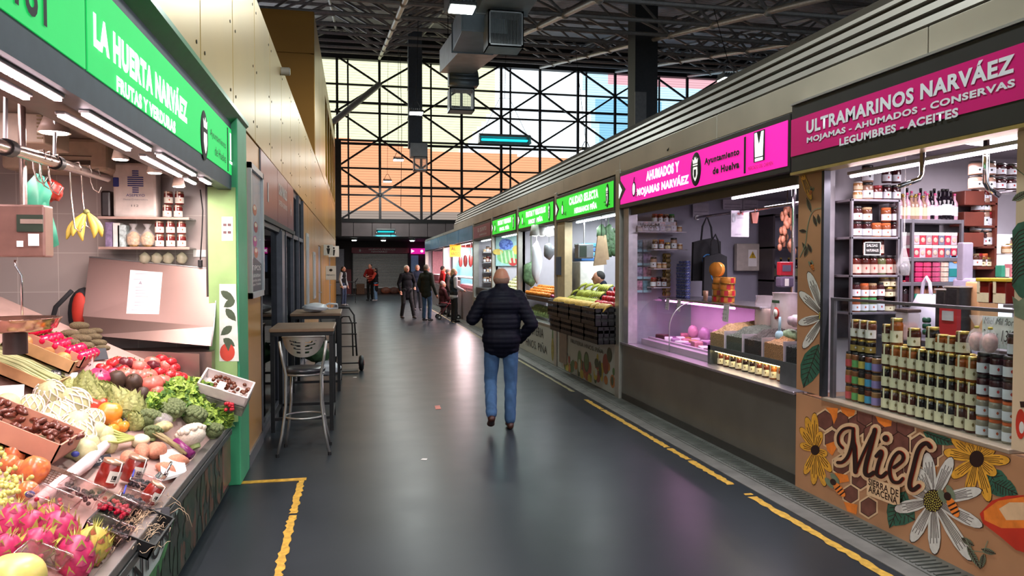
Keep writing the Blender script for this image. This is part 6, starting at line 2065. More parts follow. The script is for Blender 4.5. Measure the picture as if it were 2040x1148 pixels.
for i in range(14):
 y = q.uniform(3.7, 4.3)
 shp.append((6, ngon(y, q.uniform(.06, .2), .035, .09, 10)))
for i in range(12):
 shp.append((7, [(1.6 + i * .16, .06), (1.66 + i * .16, .06), (1.7 + i * .16, .15), (1.62 + i * .16, .14)]))
art(shp, lambda a, b: V((FX, a, min(max(b, .03), .425))), (1, 0, 0), 'vegetable_print', fp,
 [M('p_pale_blue', 'a8b4ae', .4), M('p_green', '3f7a44', .4, 0, .3, 10), M('p_onion', '5c4030', .4, 0, .3, 12), M('p_potato', '4c4234', .4, 0, .3, 12), M('p_leaf', '22362a', .4, 0, .3, 12), M('p_red', '5a2828', .4), M('p_cucumber', '2a3c2c', .4, 0, .3, 20), M('p_bright_green', '4f9a50', .4)])
text('FRUTAS Y ANTONIA', (FX + .006, 2.3, .30), 1.95, .10, blackink, fp, 'L', .01)
# ---- produce prototypes (about unit radius, scaled when placed)
def proto(name, cat):
 return thing(name, cat, cat, (0, 0, 0))
def wob(a, b, c, amp):
 return lambda p: 1 + amp * (sin(a * p.x + 1) * cos(b * p.y) + .6 * sin(c * p.z + 2 * p.x))
PT = {}
t = proto('cherimoya', 'fruit')
MB().ell((0, 0, 0), (1, 1, 1.12), 22, 14, fn=lambda p: 1 + .035 * (sin(9 * math.atan2(p.y, p.x)) * sin(9 * p.z)) - .12 * max(0, p.z) ** 3).build('fruit_body', M('cherimoya_skin', 'bab88c', .55, 0, .14, 3), t)
PT['cherimoya_plain'] = Proto(t)
t = proto('cherimoya', 'fruit')
MB().ell((0, 0, 0), (1, 1, 1.12), 22, 14, fn=lambda p: 1 + .035 * (sin(9 * math.atan2(p.y, p.x)) * sin(9 * p.z))).build('fruit_body', M('cherimoya_skin'), t)
m = MB()
for s in (1, -1):
 for k in range(11):
  a0 = 2 * pi * k / 11
  pts = []
  for j in range(12):
   th = pi * .97 - pi * .78 * j / 11
   a = a0 + s * 1.5 * j / 11
   pts.append((1.06 * sin(th) * cos(a), 1.06 * sin(th) * sin(a), 1.18 * cos(th)))
  m.tube(pts, .05, 4)
m.build('foam_net', M('foam_net_white', 'e2d8d0', .8), t)
PT['cherimoya'] = Proto(t)
t = proto('artichoke', 'vegetable')
m = MB().ell((0, 0, 0), (.72, .72, .85), 14, 9)
for r_ in range(7):
 zc = -.75 + r_ * .24
 rr = [.62, .86, .98, .95, .80, .58, .34][r_]
 n = [8, 10, 11, 10, 9, 7, 5][r_]
 for k in range(n):
  a = 2 * pi * (k + .5 * (r_ % 2)) / n
  c_, s_2 = cos(a), sin(a)
  w = rr * pi / n * 1.25
  P = [(rr * c_ * .94 + s_2 * w, rr * s_2 * .94 - c_ * w, zc - .1), (rr * c_ * 1.06, rr * s_2 * 1.06, zc - .2), (rr * c_ * .94 - s_2 * w, rr * s_2 * .94 + c_ * w, zc - .1), (rr * c_ * .98 - s_2 * w * .7, rr * s_2 * .98 + c_ * w * .7, zc + .22), (rr * c_ * .93, rr * s_2 * .93, zc + .50), (rr * c_ * .98 + s_2 * w * .7, rr * s_2 * .98 - c_ * w * .7, zc + .22)]
  ctr = (rr * c_ * 1.07, rr * s_2 * 1.07, zc + .1)
  m.add(P + [ctr], [(i, (i + 1) % 6, 6) for i in range(6)], 0, False)
m.build('leaf_scales', M('artichoke_green', '93985c', .6, 0, .22, 4), t)
MB().cyl((0, 0, -1.5), (0, 0, -.8), .22, .26, 10).build('stem', M('stem_pale', '9aa070', .6), t)
PT['artichoke'] = Proto(t)
def round_fruit(name, key, cat, col, calyx=None, lobes=0, amp=.05, squash=.85, rough=.25, var=.15, col2=None, dent=.25):
 t = proto(name, cat)
 fn = lambda p: (1 + amp * cos(lobes * math.atan2(p.y, p.x)) * (1 - abs(p.z)) ** .5 if lobes else 1) * (1 - dent * max(0, p.z - .75) * 2)
 MB().ell((0, 0, 0), (1, 1, squash), 24, 14, fn=fn).build('fruit_body', M(key + '_skin', col, rough, 0, var, 2.5, col2=col2), t)
 if calyx:
  m = MB()
  for k in range(5):
   a = 2 * pi * k / 5
   z = squash * .86
   m.add([(.05 * cos(a + 1), .05 * sin(a + 1), z), (.3 * cos(a + .3), .3 * sin(a + .3), z + .03), (.5 * cos(a), .5 * sin(a), z - .06), (.3 * cos(a - .3), .3 * sin(a - .3), z + .03)], [(0, 1, 2, 3)])
  m.cyl((0, 0, z - .05), (.05, 0, z + .22), .07, .06, 6)
  m.build('calyx', M(key + '_calyx', calyx, .6), t)
 PT[key] = Proto(t)
round_fruit('tomato', 'tomato_red', 'vegetable', 'b4242a', '4a6a30', 0, squash=.85)
round_fruit('tomato', 'tomato_pink', 'vegetable', 'cc6a5e', '5a7a38', 7, .06, .8)
round_fruit('tomato', 'tomato_dark', 'vegetable', '5c2028', '4a6a30', 6, .05, .82)
round_fruit('tomato', 'tomato_magenta', 'vegetable', 'b8305c', '6a3048', 8, .07, .75)
round_fruit('bell_pepper', 'pepper_red', 'vegetable', 'c83a28', '5a8a3c', 4, .1, .95)
round_fruit('bell_pepper', 'pepper_orange', 'vegetable', 'd88a30', '5a8a3c', 4, .1, .95)
round_fruit('mango', 'mango', 'fruit', 'd07a40', None, 0, 0, 1.15, col2='b0503c')
round_fruit('avocado', 'avocado', 'fruit', '3f2c22', '6a5030', 0, 0, 1.25, .55, .3)
round_fruit('melon', 'melon', 'fruit', 'cfc06a', None, 0, 0, .9, .35, .08)
round_fruit('apple', 'apple_red', 'fruit', 'a81a2c', '4a3a20', 5, .03, .9)
round_fruit('orange', 'orange', 'fruit', 'd8802a', None, 0, 0, .95, .45)
round_fruit('lettuce_ball', 'cabbage', 'vegetable', '8fae6c', None, 5, .05, .9, .6, .3)
t = proto('dragon_fruit', 'fruit')
MB().ell((0, 0, 0), (1, 1, 1.25), 18, 12).build('fruit_body', M('pitaya_pink', 'b02458', .4, 0, .25, 3), t)
m = MB()
for r_ in range(5):
 z = -.85 + r_ * .42
 rr = math.sqrt(max(.05, 1 - (z / 1.25) ** 2))
 n = 5
 for k in range(n):
  a = 2 * pi * (k + .5 * (r_ % 2)) / n
  c_, s_2 = cos(a), sin(a)
  w = .30 * rr
  o_ = 1.0 * rr
  tip = (c_ * (o_ + .24), s_2 * (o_ + .24), z + .5)
  P = [(c_ * o_ + s_2 * w, s_2 * o_ - c_ * w, z - .02), (c_ * (o_ + .06), s_2 * (o_ + .06), z - .1), (c_ * o_ - s_2 * w, s_2 * o_ + c_ * w, z - .02), tip]
  mid = (c_ * (o_ + .16), s_2 * (o_ + .16), z + .25)
  m.add([P[0], P[1], P[2], mid], [(0, 1, 3), (1, 2, 3)], 0)
  m.add([P[0], mid, P[2], tip], [(0, 1, 3), (1, 2, 3), (0, 3, 2)], 1)
for k in range(7):
 a = 2 * pi * k / 7
 m.add([(.12 * cos(a - .5), .12 * sin(a - .5), 1.1), (.12 * cos(a + .5), .12 * sin(a + .5), 1.1), (.35 * cos(a), .35 * sin(a), 1.75)], [(0, 1, 2)], 1)
m.build('scales', [M('pitaya_scale_pink', 'b04468', .45, 0, .2, 4), M('pitaya_scale_green', 'a5a84e', .5, 0, .25, 4)], t)
PT['dragon'] = Proto(t)
t = proto('dragon_fruit', 'fruit')
MB().ell((0, 0, 0), (1, 1, 1.25), 18, 12).build('fruit_body', M('pitaya_yellow', 'b8a048', .45, 0, .25, 3), t)
mm_ = kids(PT['dragon'].root)
sc_ = [c for c in mm_ if c.name.startswith('scales')][0].copy()
sc_.data = sc_.data.copy()
COL.objects.link(sc_)
sc_.parent = t
sc_.data.materials[0] = M('pitaya_scale_salmon', 'c87858', .45)
PT['dragon_yellow'] = Proto(t)
t = proto('broccoli', 'vegetable')
m = MB()
q = random.Random(3)
m.ell((0, 0, .1), (.85, .85, .6), 16, 9)
for k in range(60):
 a, rr = k * 2.4, math.sqrt(k / 60)
 x, y = .85 * rr * cos(a), .85 * rr * sin(a)
 z = .1 + .62 * math.sqrt(max(0, 1 - rr * rr * .9))
 m.ell((x, y, z), .17 + q.uniform(-.02, .03), 7, 5, fn=wob(9, 9, 9, .1))
m.build('florets', M('broccoli_green', '5c6a42', .75, 0, .35, 9, bump=.5), t)
MB().cyl((0, 0, -.7), (0, 0, .1), .3, .4, 12).build('stalk', M('broccoli_stalk', '8a9a60', .6), t)
PT['broccoli'] = Proto(t)
t = dup(t, (0, 0, 0))
t.name = 'cauliflower'
for c in kids(t):
 c.data = c.data.copy()
 c.data.materials[0] = M('cauliflower_white', 'd8cdbb', .7, 0, .08, 9, bump=.4) if 'floret' in c.name else M('broccoli_stalk')
_kids[t.name] = [(c, []) for c in kids(t)]
PT['cauliflower'] = Proto(t)
t = proto('yam', 'vegetable')
MB().tube([(-2.2, 0, 0), (-2.0, .05, .05), (-1.2, .1, .1), (0, .05, .15), (1.2, 0, .1), (2.0, -.05, 0), (2.2, 0, -.05)], [.15, .55, .95, 1, .95, .6, .15], 14).build('root_body', M('yam_skin', '5e5238', .7, 0, .45, 5, bump=.6), t)
PT['yam'] = Proto(t)
t = proto('sweet_potato', 'vegetable')
MB().tube([(-1.9, 0, 0), (-1.6, 0, .1), (-.8, .1, .1), (0, .1, .1), (.8, 0, .05), (1.5, 0, 0), (1.9, 0, 0)], [.1, .45, .9, 1.05, .95, .5, .1], 14).build('root_body', M('sweet_potato_skin', 'b87a60', .7, 0, .2, 4, bump=.4), t)
PT['sweet_potato'] = Proto(t)
t = proto('date', 'fruit')
MB().ell((0, 0, 0), (1.5, .75, .7), 12, 8, fn=lambda p: 1 + .09 * sin(8 * math.atan2(p.y, p.z))).build('fruit_body', M('date_skin', '5a2a1e', .3, 0, .4, 2), t)
PT['date'] = Proto(t)
t = proto('cello_pepper', 'vegetable')
m = MB().ell((0, 0, 0), (1, 1, .9), 18, 12, fn=lambda p: 1 + .06 * cos(4 * math.atan2(p.y, p.x)))
m.build('pepper_body', M('neon_pepper', 'd81848', .12, 0, .1, 3), t)
MB().cyl((0, 0, .75), (0, 0, 1.1), .1, .13, 8).build('stalk', M('pepper_red_calyx'), t)
PT['cello_pepper'] = Proto(t)
round_fruit('chestnut', 'chestnut', 'nut', '5a2c1a', 'b09070', 0, 0, .8, .2)
round_fruit('squash', 'butternut', 'vegetable', 'c08a50', '8a7a50', 0, 0, 1.5, .5, .08)
rq = random.Random(21)
def put(kind, u, v, rpx, lab, grp=None, lift=.6, rot=None, ymax=5.66, sq=None):
 P = SP(u, v, 0, ymax)
 r = rpx * dep(P) / F_PX
 P = SP(u, v, r * lift, ymax)
 r = rpx * dep(P) / F_PX
 rot = rot or (rq.uniform(-.6, .6), rq.uniform(-.5, .3), rq.uniform(0, 6))
 return PT[kind].place(P, rot, lab, grp, sq and tuple(r * k for k in sq) or r)
def puts(kind, pts, lab, grp, **kw):
 """pts in reading order from the left of the photograph"""
 n = len(pts)
 for i, (u, v, r) in enumerate(pts):
  put(kind, u, v, r, lab + ', ' + nth(i, n), grp if n > 1 else None, **kw)
puts('cherimoya', [(40, 842, 27), (60, 812, 24), (88, 855, 29), (100, 788, 28), (112, 870, 28), (118, 832, 30), (148, 805, 29), (152, 852, 31), (160, 870, 27), (183, 838, 22)], 'pale green cherimoya in a white foam net', 'cherimoyas in foam nets')
puts('cherimoya_plain', [(12, 835, 26), (15, 805, 22), (30, 870, 22), (80, 890, 22), (132, 795, 22), (140, 888, 26), (168, 900, 24), (190, 862, 22), (205, 868, 20), (215, 885, 18), (176, 884, 20)], 'bare cherimoya without net', 'bare cherimoyas')
puts('artichoke', [(138, 770, 16), (170, 768, 27), (187, 790, 23), (209, 780, 22), (190, 775, 18), (236, 795, 25), (262, 808, 28), (222, 806, 18), (268, 838, 20), (240, 818, 17)], 'green artichoke in the heap', 'artichokes')
puts('avocado', [(233, 757, 17), (267, 763, 17), (285, 784, 12)], 'dark brown avocado between artichokes and tomatoes', 'avocados')
puts('tomato_magenta', [(196, 752, 22), (222, 742, 12)], 'magenta ribbed tomato in clear film', 'magenta tomatoes')
puts('tomato_dark', [(249, 724, 15), (305, 730, 14), (236, 733, 10)], 'dark ribbed tomato in the tomato heap', 'dark tomatoes')
puts('tomato_pink', [(250, 745, 15), (262, 747, 13), (277, 730, 16), (278, 748, 14), (303, 722, 15), (296, 748, 17), (303, 765, 22), (325, 758, 15), (330, 727, 16), (312, 782, 15), (285, 752, 14)], 'pinkish beef tomato in the heap by the steel board', 'pinkish beef tomatoes')
puts('tomato_red', [(202, 733, 11), (212, 737, 12), (224, 724, 12), (234, 720, 12), (244, 738, 13), (262, 722, 12), (288, 737, 12), (318, 742, 13), (338, 746, 14), (345, 735, 14), (352, 750, 13), (362, 753, 12), (322, 716, 12), (340, 722, 12)], 'glossy red tomato in the heap by the steel board', 'red tomatoes')
puts('pepper_red', [(182, 812, 21), (200, 806, 15), (196, 823, 14)], 'red bell pepper beside the artichokes', 'red peppers')
puts('pepper_orange', [(218, 824, 25), (232, 842, 12), (245, 850, 12), (222, 858, 14)], 'orange bell pepper near the cherimoyas', 'orange peppers')
puts('broccoli', [(298, 838, 26), (305, 865, 20), (342, 820, 28), (385, 833, 28), (424, 862, 22)], 'dark green broccoli head along the front edge', 'broccoli heads')
puts('cauliflower', [(383, 873, 32)], 'white cauliflower between the broccoli heads at the front edge', None)
puts('sweet_potato', [(255, 915, 15), (312, 900, 17), (352, 920, 13), (330, 935, 12), (285, 900, 14)], 'pinkish sweet potato behind the jars', 'sweet potatoes')
puts('dragon', [(8, 1100, 30), (25, 1040, 30), (62, 1052, 30), (68, 1092, 34), (95, 1035, 26), (118, 1062, 36), (150, 1112, 36)], 'pink dragon fruit in the near corner heap', 'pink dragon fruits')
puts('dragon_yellow', [(178, 1092, 34), (195, 1085, 24)], 'greenish yellow dragon fruit in the near corner', 'yellow dragon fruits')
puts('melon', [(30, 1152, 56)], 'large pale yellow melon at the bottom left corner', None, lift=.9)
puts('mango', [(20, 925, 18), (28, 905, 20), (42, 935, 18), (68, 938, 28), (78, 915, 18), (55, 980, 20)], 'orange mango beside the grapes', 'mangoes')
yl = [(139, 666, 8), (158, 650, 8), (172, 664, 8), (160, 676, 9), (140, 684, 8), (168, 690, 8), (186, 672, 7), (196, 684, 7), (205, 694, 6), (190, 660, 6)]
puts('yam', yl, 'dark long yam in the pile before the steel chest', 'yam pile', rot=(0, .05, .25), lift=1.5)
# curly lettuce, one frilly head
t = thing('curly_lettuce', 'large frilly green lettuce hanging over the front edge', 'lettuce', tuple(SP(370, 820)))
lm = MB()
q = random.Random(9)
for cx, cy, rr, n in ((372, 790, 58, 330), (415, 820, 46, 250), (325, 800, 32, 120), (440, 838, 26, 110)):
 for k in range(n):
  a, s = q.uniform(0, 6.28), math.sqrt(q.random())
  u, v = cx + rr * s * cos(a), cy + rr * .62 * s * sin(a)
  P = SP(u, v, .03 + .06 * (1 - s) + q.uniform(0, .03))
  sz = q.uniform(.02, .034)
  nr = V((q.uniform(-.5, .8), q.uniform(-1, .2), q.uniform(.2, 1))).normalized()
  ta = nr.orthogonal().normalized()
  tb = nr.cross(ta)
  pts = [P]
  for j in range(7):
   b = 2 * pi * j / 7
   w = sz * (1 + .25 * q.uniform(-1, 1))
   pts.append(P + (ta * cos(b) + tb * sin(b)) * w + nr * sz * .45 * (1 if j % 2 else -.4))
  lm.add(pts, [(0, 1 + j, 1 + (j + 1) % 7) for j in range(7)], q.choice([0, 0, 1]), False)
lm.build('leaves', [M('lettuce_green', '88a440', .55, 0, .3, 8), M('lettuce_dark', '4f742c', .55, 0, .3, 8)], t)
# ---- trays and boxes on the slope
TILT = math.atan(.5)
def tray_mx(u, v, yaw=0, up=.0):
 P = SP(u, v, up)
 return P, MX.Translation(P) @ MX.Rotation(TILT, 4, 'Y') @ MX.Rotation(yaw, 4, 'Z')
def tray(u, v, lu, lv, h, mat, lab, name='cardboard_tray', yaw=0, up=.01, th=.008):
 P, mx = tray_mx(u, v, yaw, up)
 t = thing(name, lab, 'box', P)
 MB().box(-lu / 2, lu / 2, -lv / 2, lv / 2, 0, th, mx=mx).build('base', mat, t)
 for a in ((-lu / 2, -lu / 2 + th, -lv / 2, lv / 2), (lu / 2 - th, lu / 2, -lv / 2, lv / 2), (-lu / 2, lu / 2, -lv / 2, -lv / 2 + th), (-lu / 2, lu / 2, lv / 2 - th, lv / 2)):
  MB().box(*a, 0, h, mx=mx).build('side_wall', mat, t)
 return t, mx
cardp = M('cardboard_pink', 'b8826c', .8, 0, .08, 10)
t, mx = tray(40, 745, .46, .36, .07, card, 'cardboard tray of pale green beans at the upper left')
m = MB()
q = random.Random(2)
bn = 0
for i in range(46):
 y = -.16 + .32 * q.random()
 z = .02 + .05 * q.random()
 a = q.uniform(-.12, .12)
 o = MB().tube([mx @ V((-.25 + q.uniform(-.03, .03), y - a * .2, z)), mx @ V((0, y + q.uniform(-.01, .01), z + .012)), mx @ V((.21 + q.uniform(-.03, .02), y + a * .2, z))], [.007, .011, .006], 6).build('green_bean', M('bean_green', 'b8bc88', .55, 0, .2, 6))
 tag(o, 'long pale green bean in the upper left tray', 'bean', 'beans in the tray')
t, mx = tray(86, 712, .42, .24, .08, card, 'cardboard box of butternut squash beside the beans')
for i, (x, y) in enumerate(((-.12, -.05), (-.08, .05), (.02, -.02), (.06, .06), (.12, -.05))):
 PT['butternut'].place(mx @ V((x, y, .05)), (rq.uniform(0, 2), 1.2, rq.uniform(0, 3)), 'tan butternut squash in the box, ' + nth(i, 5), 'butternut squashes', .045)
t, mx = tray(116, 704, .38, .28, .08, cardp, 'cardboard box of film-wrapped red peppers')
for i in range(5):
 for j in range(4):
  PT['cello_pepper'].place(mx @ V((-.16 + i * .08, -.11 + j * .073, .065 + (.03 if i == 0 else 0))), (0, rq.uniform(-.2, .2), rq.uniform(0, 3)), 'glossy neon red pepper, row %s from the back, %s' % (NUM[i], nth(j, 4)), 'film-wrapped red peppers', .036)
t, mx = tray(34, 872, .46, .32, .10, cardp, 'brown cardboard box of dates at the left edge', up=.06)
for i in range(64):
 PT['date'].place(mx @ V((q.uniform(-.23, .23), q.uniform(-.12, .12), .06 + .05 * q.random())), (q.uniform(-.5, .5), q.uniform(-.4, .4), q.uniform(0, 6)), 'wrinkled brown date in the cardboard box', 'dates in the box', .023)
# wire mesh edge under mangoes, grapes
gm = M('grape_green', 'b8b464', .2, 0, .12, 3)
for i, (u, v, n) in enumerate(((8, 905, 26), (14, 950, 30), (5, 985, 26), (45, 965, 24))):
 t = thing('grape_bunch', 'bunch of pale green grapes at the left edge, ' + nth(i, 4, 'top'), 'grapes', tuple(SP(u, v)), 'grape bunches')
 m = MB()
 for k in range(n):
  P = SP(u + q.uniform(-20, 20), v + q.uniform(-22, 22), .03 + .03 * q.random())
  m.ell(P, .0105, 9, 6)
 m.build('grapes', gm, t)
 MB().tube([SP(u, v - 20, .03), SP(u, v, .05), SP(u, v + 18, .03)], .003, 5).build('stalk', M('stem_pale'), t)
P, mx = tray_mx(95, 955, 0, .02)
t = thing('mesh_net', 'brown mesh net around the mangoes', 'net', P)
m = MB()
for i in range(14):
 m.tube([mx @ V((-.1 + i * .016, -.04, .0)), mx @ V((-.1 + i * .016, .0, .05)), mx @ V((-.1 + i * .016, .05, .05))], .0018, 4)
 m.tube([mx @ V((-.1, -.04 + i * .006, .05 * min(1, i / 6))), mx @ V((.11, -.04 + i * .006, .05 * min(1, i / 6)))], .0018, 4)
m.build('mesh', M('mesh_brown', '5a3a28', .7), t)
# white padded divider
t = thing('padded_divider', 'white plastic padded divider with navy bits across the display', 'divider', tuple(SP(140, 950)))
MB().tube([SP(58, 1008, .03), SP(95, 985, .04), SP(130, 955, .045), (SP(170, 925, .045)), SP(208, 888, .04), SP(222, 880, .03)], [.02, .03, .028, .034, .026, .02], 12).build('roll', M('divider_white', 'd4c0c0', .6, 0, .12, 12), t)
for u, v in ((60, 985), (150, 905)):
 MB().ell(SP(u, v, .075), (.02, .015, .015), 8, 6).build('navy_bit', navyink, t)
# big jars of red peppers
def big_jar(u, v, sc, lab, tilt=.35):
 P = SP(u, v, .02)
 t = thing('pepper_jar', lab, 'jar', P)
 mx = MX.Translation(P) @ MX.Rotation(tilt, 4, 'Y') @ MX.Rotation(-.12, 4, 'X')
 r, h = .052 * sc, .13 * sc
 MB().lathe([(r * .9, 0), (r, .01), (r, h * .75), (r * .86, h * .86), (r * .84, h * .9)], n=24, mx=mx).build('contents', M('roast_pepper', '8e1e12', .3, 0, .45, 14), t)
 MB().lathe([(r * .93, 0), (r * 1.03, .01), (r * 1.03, h * .76), (r * .89, h * .88), (r * .88, h * .9)], n=24, mx=mx).build('glass_body', foil, t)
 MB().lathe([(r * .93, h * .88), (r * .95, h * .89), (r * .95, h * .99), (r * .9, h)], n=24, mx=mx).build('lid', M('jar_lid_copper', 'c09a84', .3, .7), t)
 m = MB()
 vs = []
 for k in range(7):
  a = RD(280 + 13 * k)
  for z in (h * .22, h * .66):
   vs.append(mx @ V((r * 1.045 * cos(a), r * 1.045 * sin(a), z)))
 m.add(vs, [(2 * k, 2 * k + 2, 2 * k + 3, 2 * k + 1) for k in range(6)], 0, True)
 lb = m.build('label', M('label_offwhite'), t)
 m = MB()
 a = RD(285)
 for z0, z1, a0, a1 in ((.34, .5, 300, 305), (.34, .5, 308, 325), (.28, .31, 298, 330)):
  vs = []
  for k in range(3):
   a = RD(a0 + (a1 - a0) * k / 2)
   for z in (h * z0, h * z1):
    vs.append(mx @ V((r * 1.055 * cos(a), r * 1.055 * sin(a), z)))
  m.add(vs, [(0, 2, 3, 1), (2, 4, 5, 3)])
 m.build('label_marks', blackink, lb)
 a = RD(330)
 MB().tube([mx @ V((r * 1.04 * cos(a), r * 1.04 * sin(a), h * .15)), mx @ V((r * 1.05 * cos(a), r * 1.05 * sin(a), h * .7)), mx @ V((r * .95 * cos(a), r * .95 * sin(a), h)), mx @ V((0, 0, h + .002))], .003, 5).build('seal_strap', paper, t)
big_jar(208, 968, 1, 'left of two tilted jars of red roasted peppers on the display')
big_jar(258, 958, 1, 'right of two tilted jars of red roasted peppers on the display')
big_jar(292, 1000, .8, 'lower jar of red peppers half hidden by the blueberry packs', .6)
# berry punnets
def punnet(u, v, lu, lv, mat, lab, n=46, r=.010, yaw=0, film_=True, name='berry_punnet', up=.04):
 P, mx = tray_mx(u, v, yaw, up)
 t = thing(name, lab, 'punnet', P)
 m = MB()
 for k in range(n):
  m.ell((q.uniform(-lu / 2 + r, lu / 2 - r), q.uniform(-lv / 2 + r, lv / 2 - r), .012 + q.uniform(0, .018)), r, 8, 6, mx=mx)
 m.build('berries', mat, t)
 m = MB()
 for a, b, c, d in ((-lu / 2, lu / 2, -lv / 2, -lv / 2 + .002), (-lu / 2, lu / 2, lv / 2 - .002, lv / 2), (-lu / 2, -lu / 2 + .002, -lv / 2, lv / 2), (lu / 2 - .002, lu / 2, -lv / 2, lv / 2)):
  m.box(a, b, c, d, 0, .05, mx=mx)
 m.bbox(-lu / 2, lu / 2, -lv / 2, lv / 2, .048, .062, .006, mx=mx)
 m.build('clear_box', glass('punnet_clear', 'fbf4f4', .08, .15), t)
 m = MB().tube([mx @ V(p) for p in ((-lu / 2, -lv / 2, .05), (lu / 2, -lv / 2, .05), (lu / 2, lv / 2, .05), (-lu / 2, lv / 2, .05))], .004, 5, closed=True)
 m.build('rim', glass('punnet_rim', 'fff4f4', .35, .1), t)
 return t, mx
bb = M('blueberry_skin', '22222e', .4, 0, .4, 4)
kb = M('blackberry_skin', '2a1018', .3, 0, .4, 5)
rb = M('raspberry_skin', 'b0183c', .35, 0, .3, 5)
punnet(155, 990, .17, .15, kb, 'clear punnet of blackberries before the pepper jars')
punnet(225, 1020, .15, .13, rb, 'clear punnet of raspberries between blackberries and blueberries')
tq, mx = punnet(282, 975, .15, .13, bb, 'upper clear punnet of blueberries with a blue seal', yaw=.2)
MB().tube([mx @ V(p) for p in ((-.07, -.05, .064), (-.07, .05, .064))], .004, 6).build('blue_seal', M('seal_blue', '2434a8', .4), tq)
tq, mx = punnet(262, 1008, .14, .12, bb, 'lower clear punnet of blueberries with a blue seal', yaw=.2)
MB().tube([mx @ V(p) for p in ((-.06, -.05, .064), (-.06, .05, .064))], .004, 6).build('blue_seal', M('seal_blue'), tq)
punnet(212, 1068, .17, .12, kb, 'clear punnet of dark berries by the black crate')
punnet(100, 1010, .18, .14, rb, 'empty-looking clear punnet over the dragon fruits', 6)
punnet(75, 1130, .16, .14, M('pitaya_pink'), 'clear punnet lid over the dragon fruits by the melon', 8)
tray(252, 1062, .30, .36, .07, blackp, 'black plastic crate corner holding the punnets', 'plastic_crate', up=-.02)
# straw shreds
t = tag(thing('wood_wool', 'pile of pale wood wool shreds spilling over the front rail', 'wood wool', tuple(SP(290, 1040))), 'pile of pale wood wool shreds spilling over the front rail', 'wood wool')
m = MB()
for k in range(150):
 c = SP(282 + q.gauss(0, 22), 1040 + q.gauss(0, 26), .02 + .03 * q.random())
 a, r_ = q.uniform(0, 6.28), q.uniform(.015, .04)
 m.tube([c + V((r_ * cos(a + b), r_ * sin(a + b), .012 * sin(3 * b + a))) for b in (0, .5, 1.0, 1.5, 2.0)], .0011, 3)
for k in range(3):
 a = SP(322 + 8 * k, 1000 + 12 * k, .02)
 m.tube([a, a + V((.04, .02, .02)), a + V((.08, .03, -.02)), a + V((.10, .02, -.08))], .0014, 3)
m.build('shreds', M('wood_wool', 'd8c0a0', .8), t)
t['kind'] = 'stuff'
def slate(u, v, w, h, lab, words=(), yaw=0, mat=None, lean=1.0, up=.03):
 P = SP(u, v, up)
 t = thing('price_card', lab, 'price card', P)
 mx = MX.Translation(P) @ MX.Rotation(.25 + yaw, 4, 'Z') @ MX.Rotation(-pi / 2 + lean * .9, 4, 'X')
 o = MB().bbox(-w / 2, w / 2, -.002, .002, -h / 2, h / 2, .001, mx=MX.Translation(P) @ MX.Rotation(.25 + yaw, 4, 'Z') @ MX.Rotation(-.45 * lean, 4, 'X')).build('card', mat or M('slate_dark', '26262e', .5), t)
 R_ = (MX.Rotation(.25 + yaw, 4, 'Z') @ MX.Rotation(-.45 * lean, 4, 'X')).to_3x3()
 for i, s in enumerate(words):
  hh = h * .7 / len(words)
  o2 = P + R_ @ V((-w * .4, -.004, h / 2 - hh * (i + 1) - h * .08))
  text(s, o2, w * .8, hh * .75, paper if mat is None else blackink, o, 'F', ax=(R_ @ V((1, 0, 0)), R_ @ V((0, 0, 1))), depth=.0005)
slate(316, 1038, .10, .12, 'dark violet price card hanging over the front rail by the wood wool', up=.0)
slate(112, 748, .055, .07, 'small slate price card between beans and artichokes', ('1kg', '2,50'))
slate(198, 706, .10, .08, 'navy price card before the yam pile', yaw=.5)
slate(254, 842, .045, .06, 'small dark green price card among the peppers', ('2,9',))
slate(200, 918, .12, .05, 'black card with handwritten price above the divider', ('4,25 kg',), yaw=.6)
slate(168, 722, .10, .12, 'pink handwritten price card in front of the red peppers', ('PIMIENTO', 'ROJO', '1,99'), mat=M('pink_card', 'd89a98', .7))
slate(20, 790, .13, .13, 'white produce leaflet with a blue print at the left edge', mat=paper)
slate(142, 752, .07, .06, 'small white leaflet with a red print beside the slate card', mat=paper)
slate(75, 748 - 22, .09, .07, 'blank tan cardboard tab on the squash box', mat=card, yaw=.3)
slate(45, 690, .10, .08, 'grey-tan cardboard flap above the beans', mat=card, yaw=.3, up=.1)
# fennel, asparagus bundle, cello bag of sprouts, scoop
t = thing('fennel', 'white fennel bulb with green stalks behind the jars', 'vegetable', tuple(SP(275, 878)))
MB().ell(SP(280, 878, .04), (.05, .06, .04), 14, 9, fn=wob(5, 5, 5, .08)).build('bulb', M('fennel_white', 'd0c8a8', .5), t)
m = MB()
for k in range(5):
 m.tube([SP(268, 874, .045), SP(235, 862 + k * 5, .07), SP(215, 852 + k * 7, .07)], [.012, .008, .005], 7)
m.build('stalks', M('fennel_green', 'a8b060', .5, 0, .2, 8), t)
t = thing('asparagus_bundle', 'bundle of asparagus in a purple printed band', 'asparagus', tuple(SP(340, 875)))
m = MB()
for k in range(12):
 a = SP(310 + q.uniform(-8, 8), 856 + q.uniform(-4, 8), .06 + .02 * q.random())
 b = SP(368 + q.uniform(-4, 4), 900 + q.uniform(-6, 6), .05 + .02 * q.random())
 m.tube([a, (a * .8 + b * .2), b], [.003, .0075, .008], 7)
m.build('spears', M('asparagus_olive', '8a7c54', .5, 0, .3, 8), t)
a, b = SP(348, 882, .055), SP(382, 908, .055)
MB().tube([a, b], [.034, .03], 12).build('purple_band', M('band_purple', '6e1458', .35, 0, .15, 8), t)
t = thing('sprout_bag', 'clear bag of pale bean sprouts over the broccoli', 'bag', tuple(SP(325, 845)))
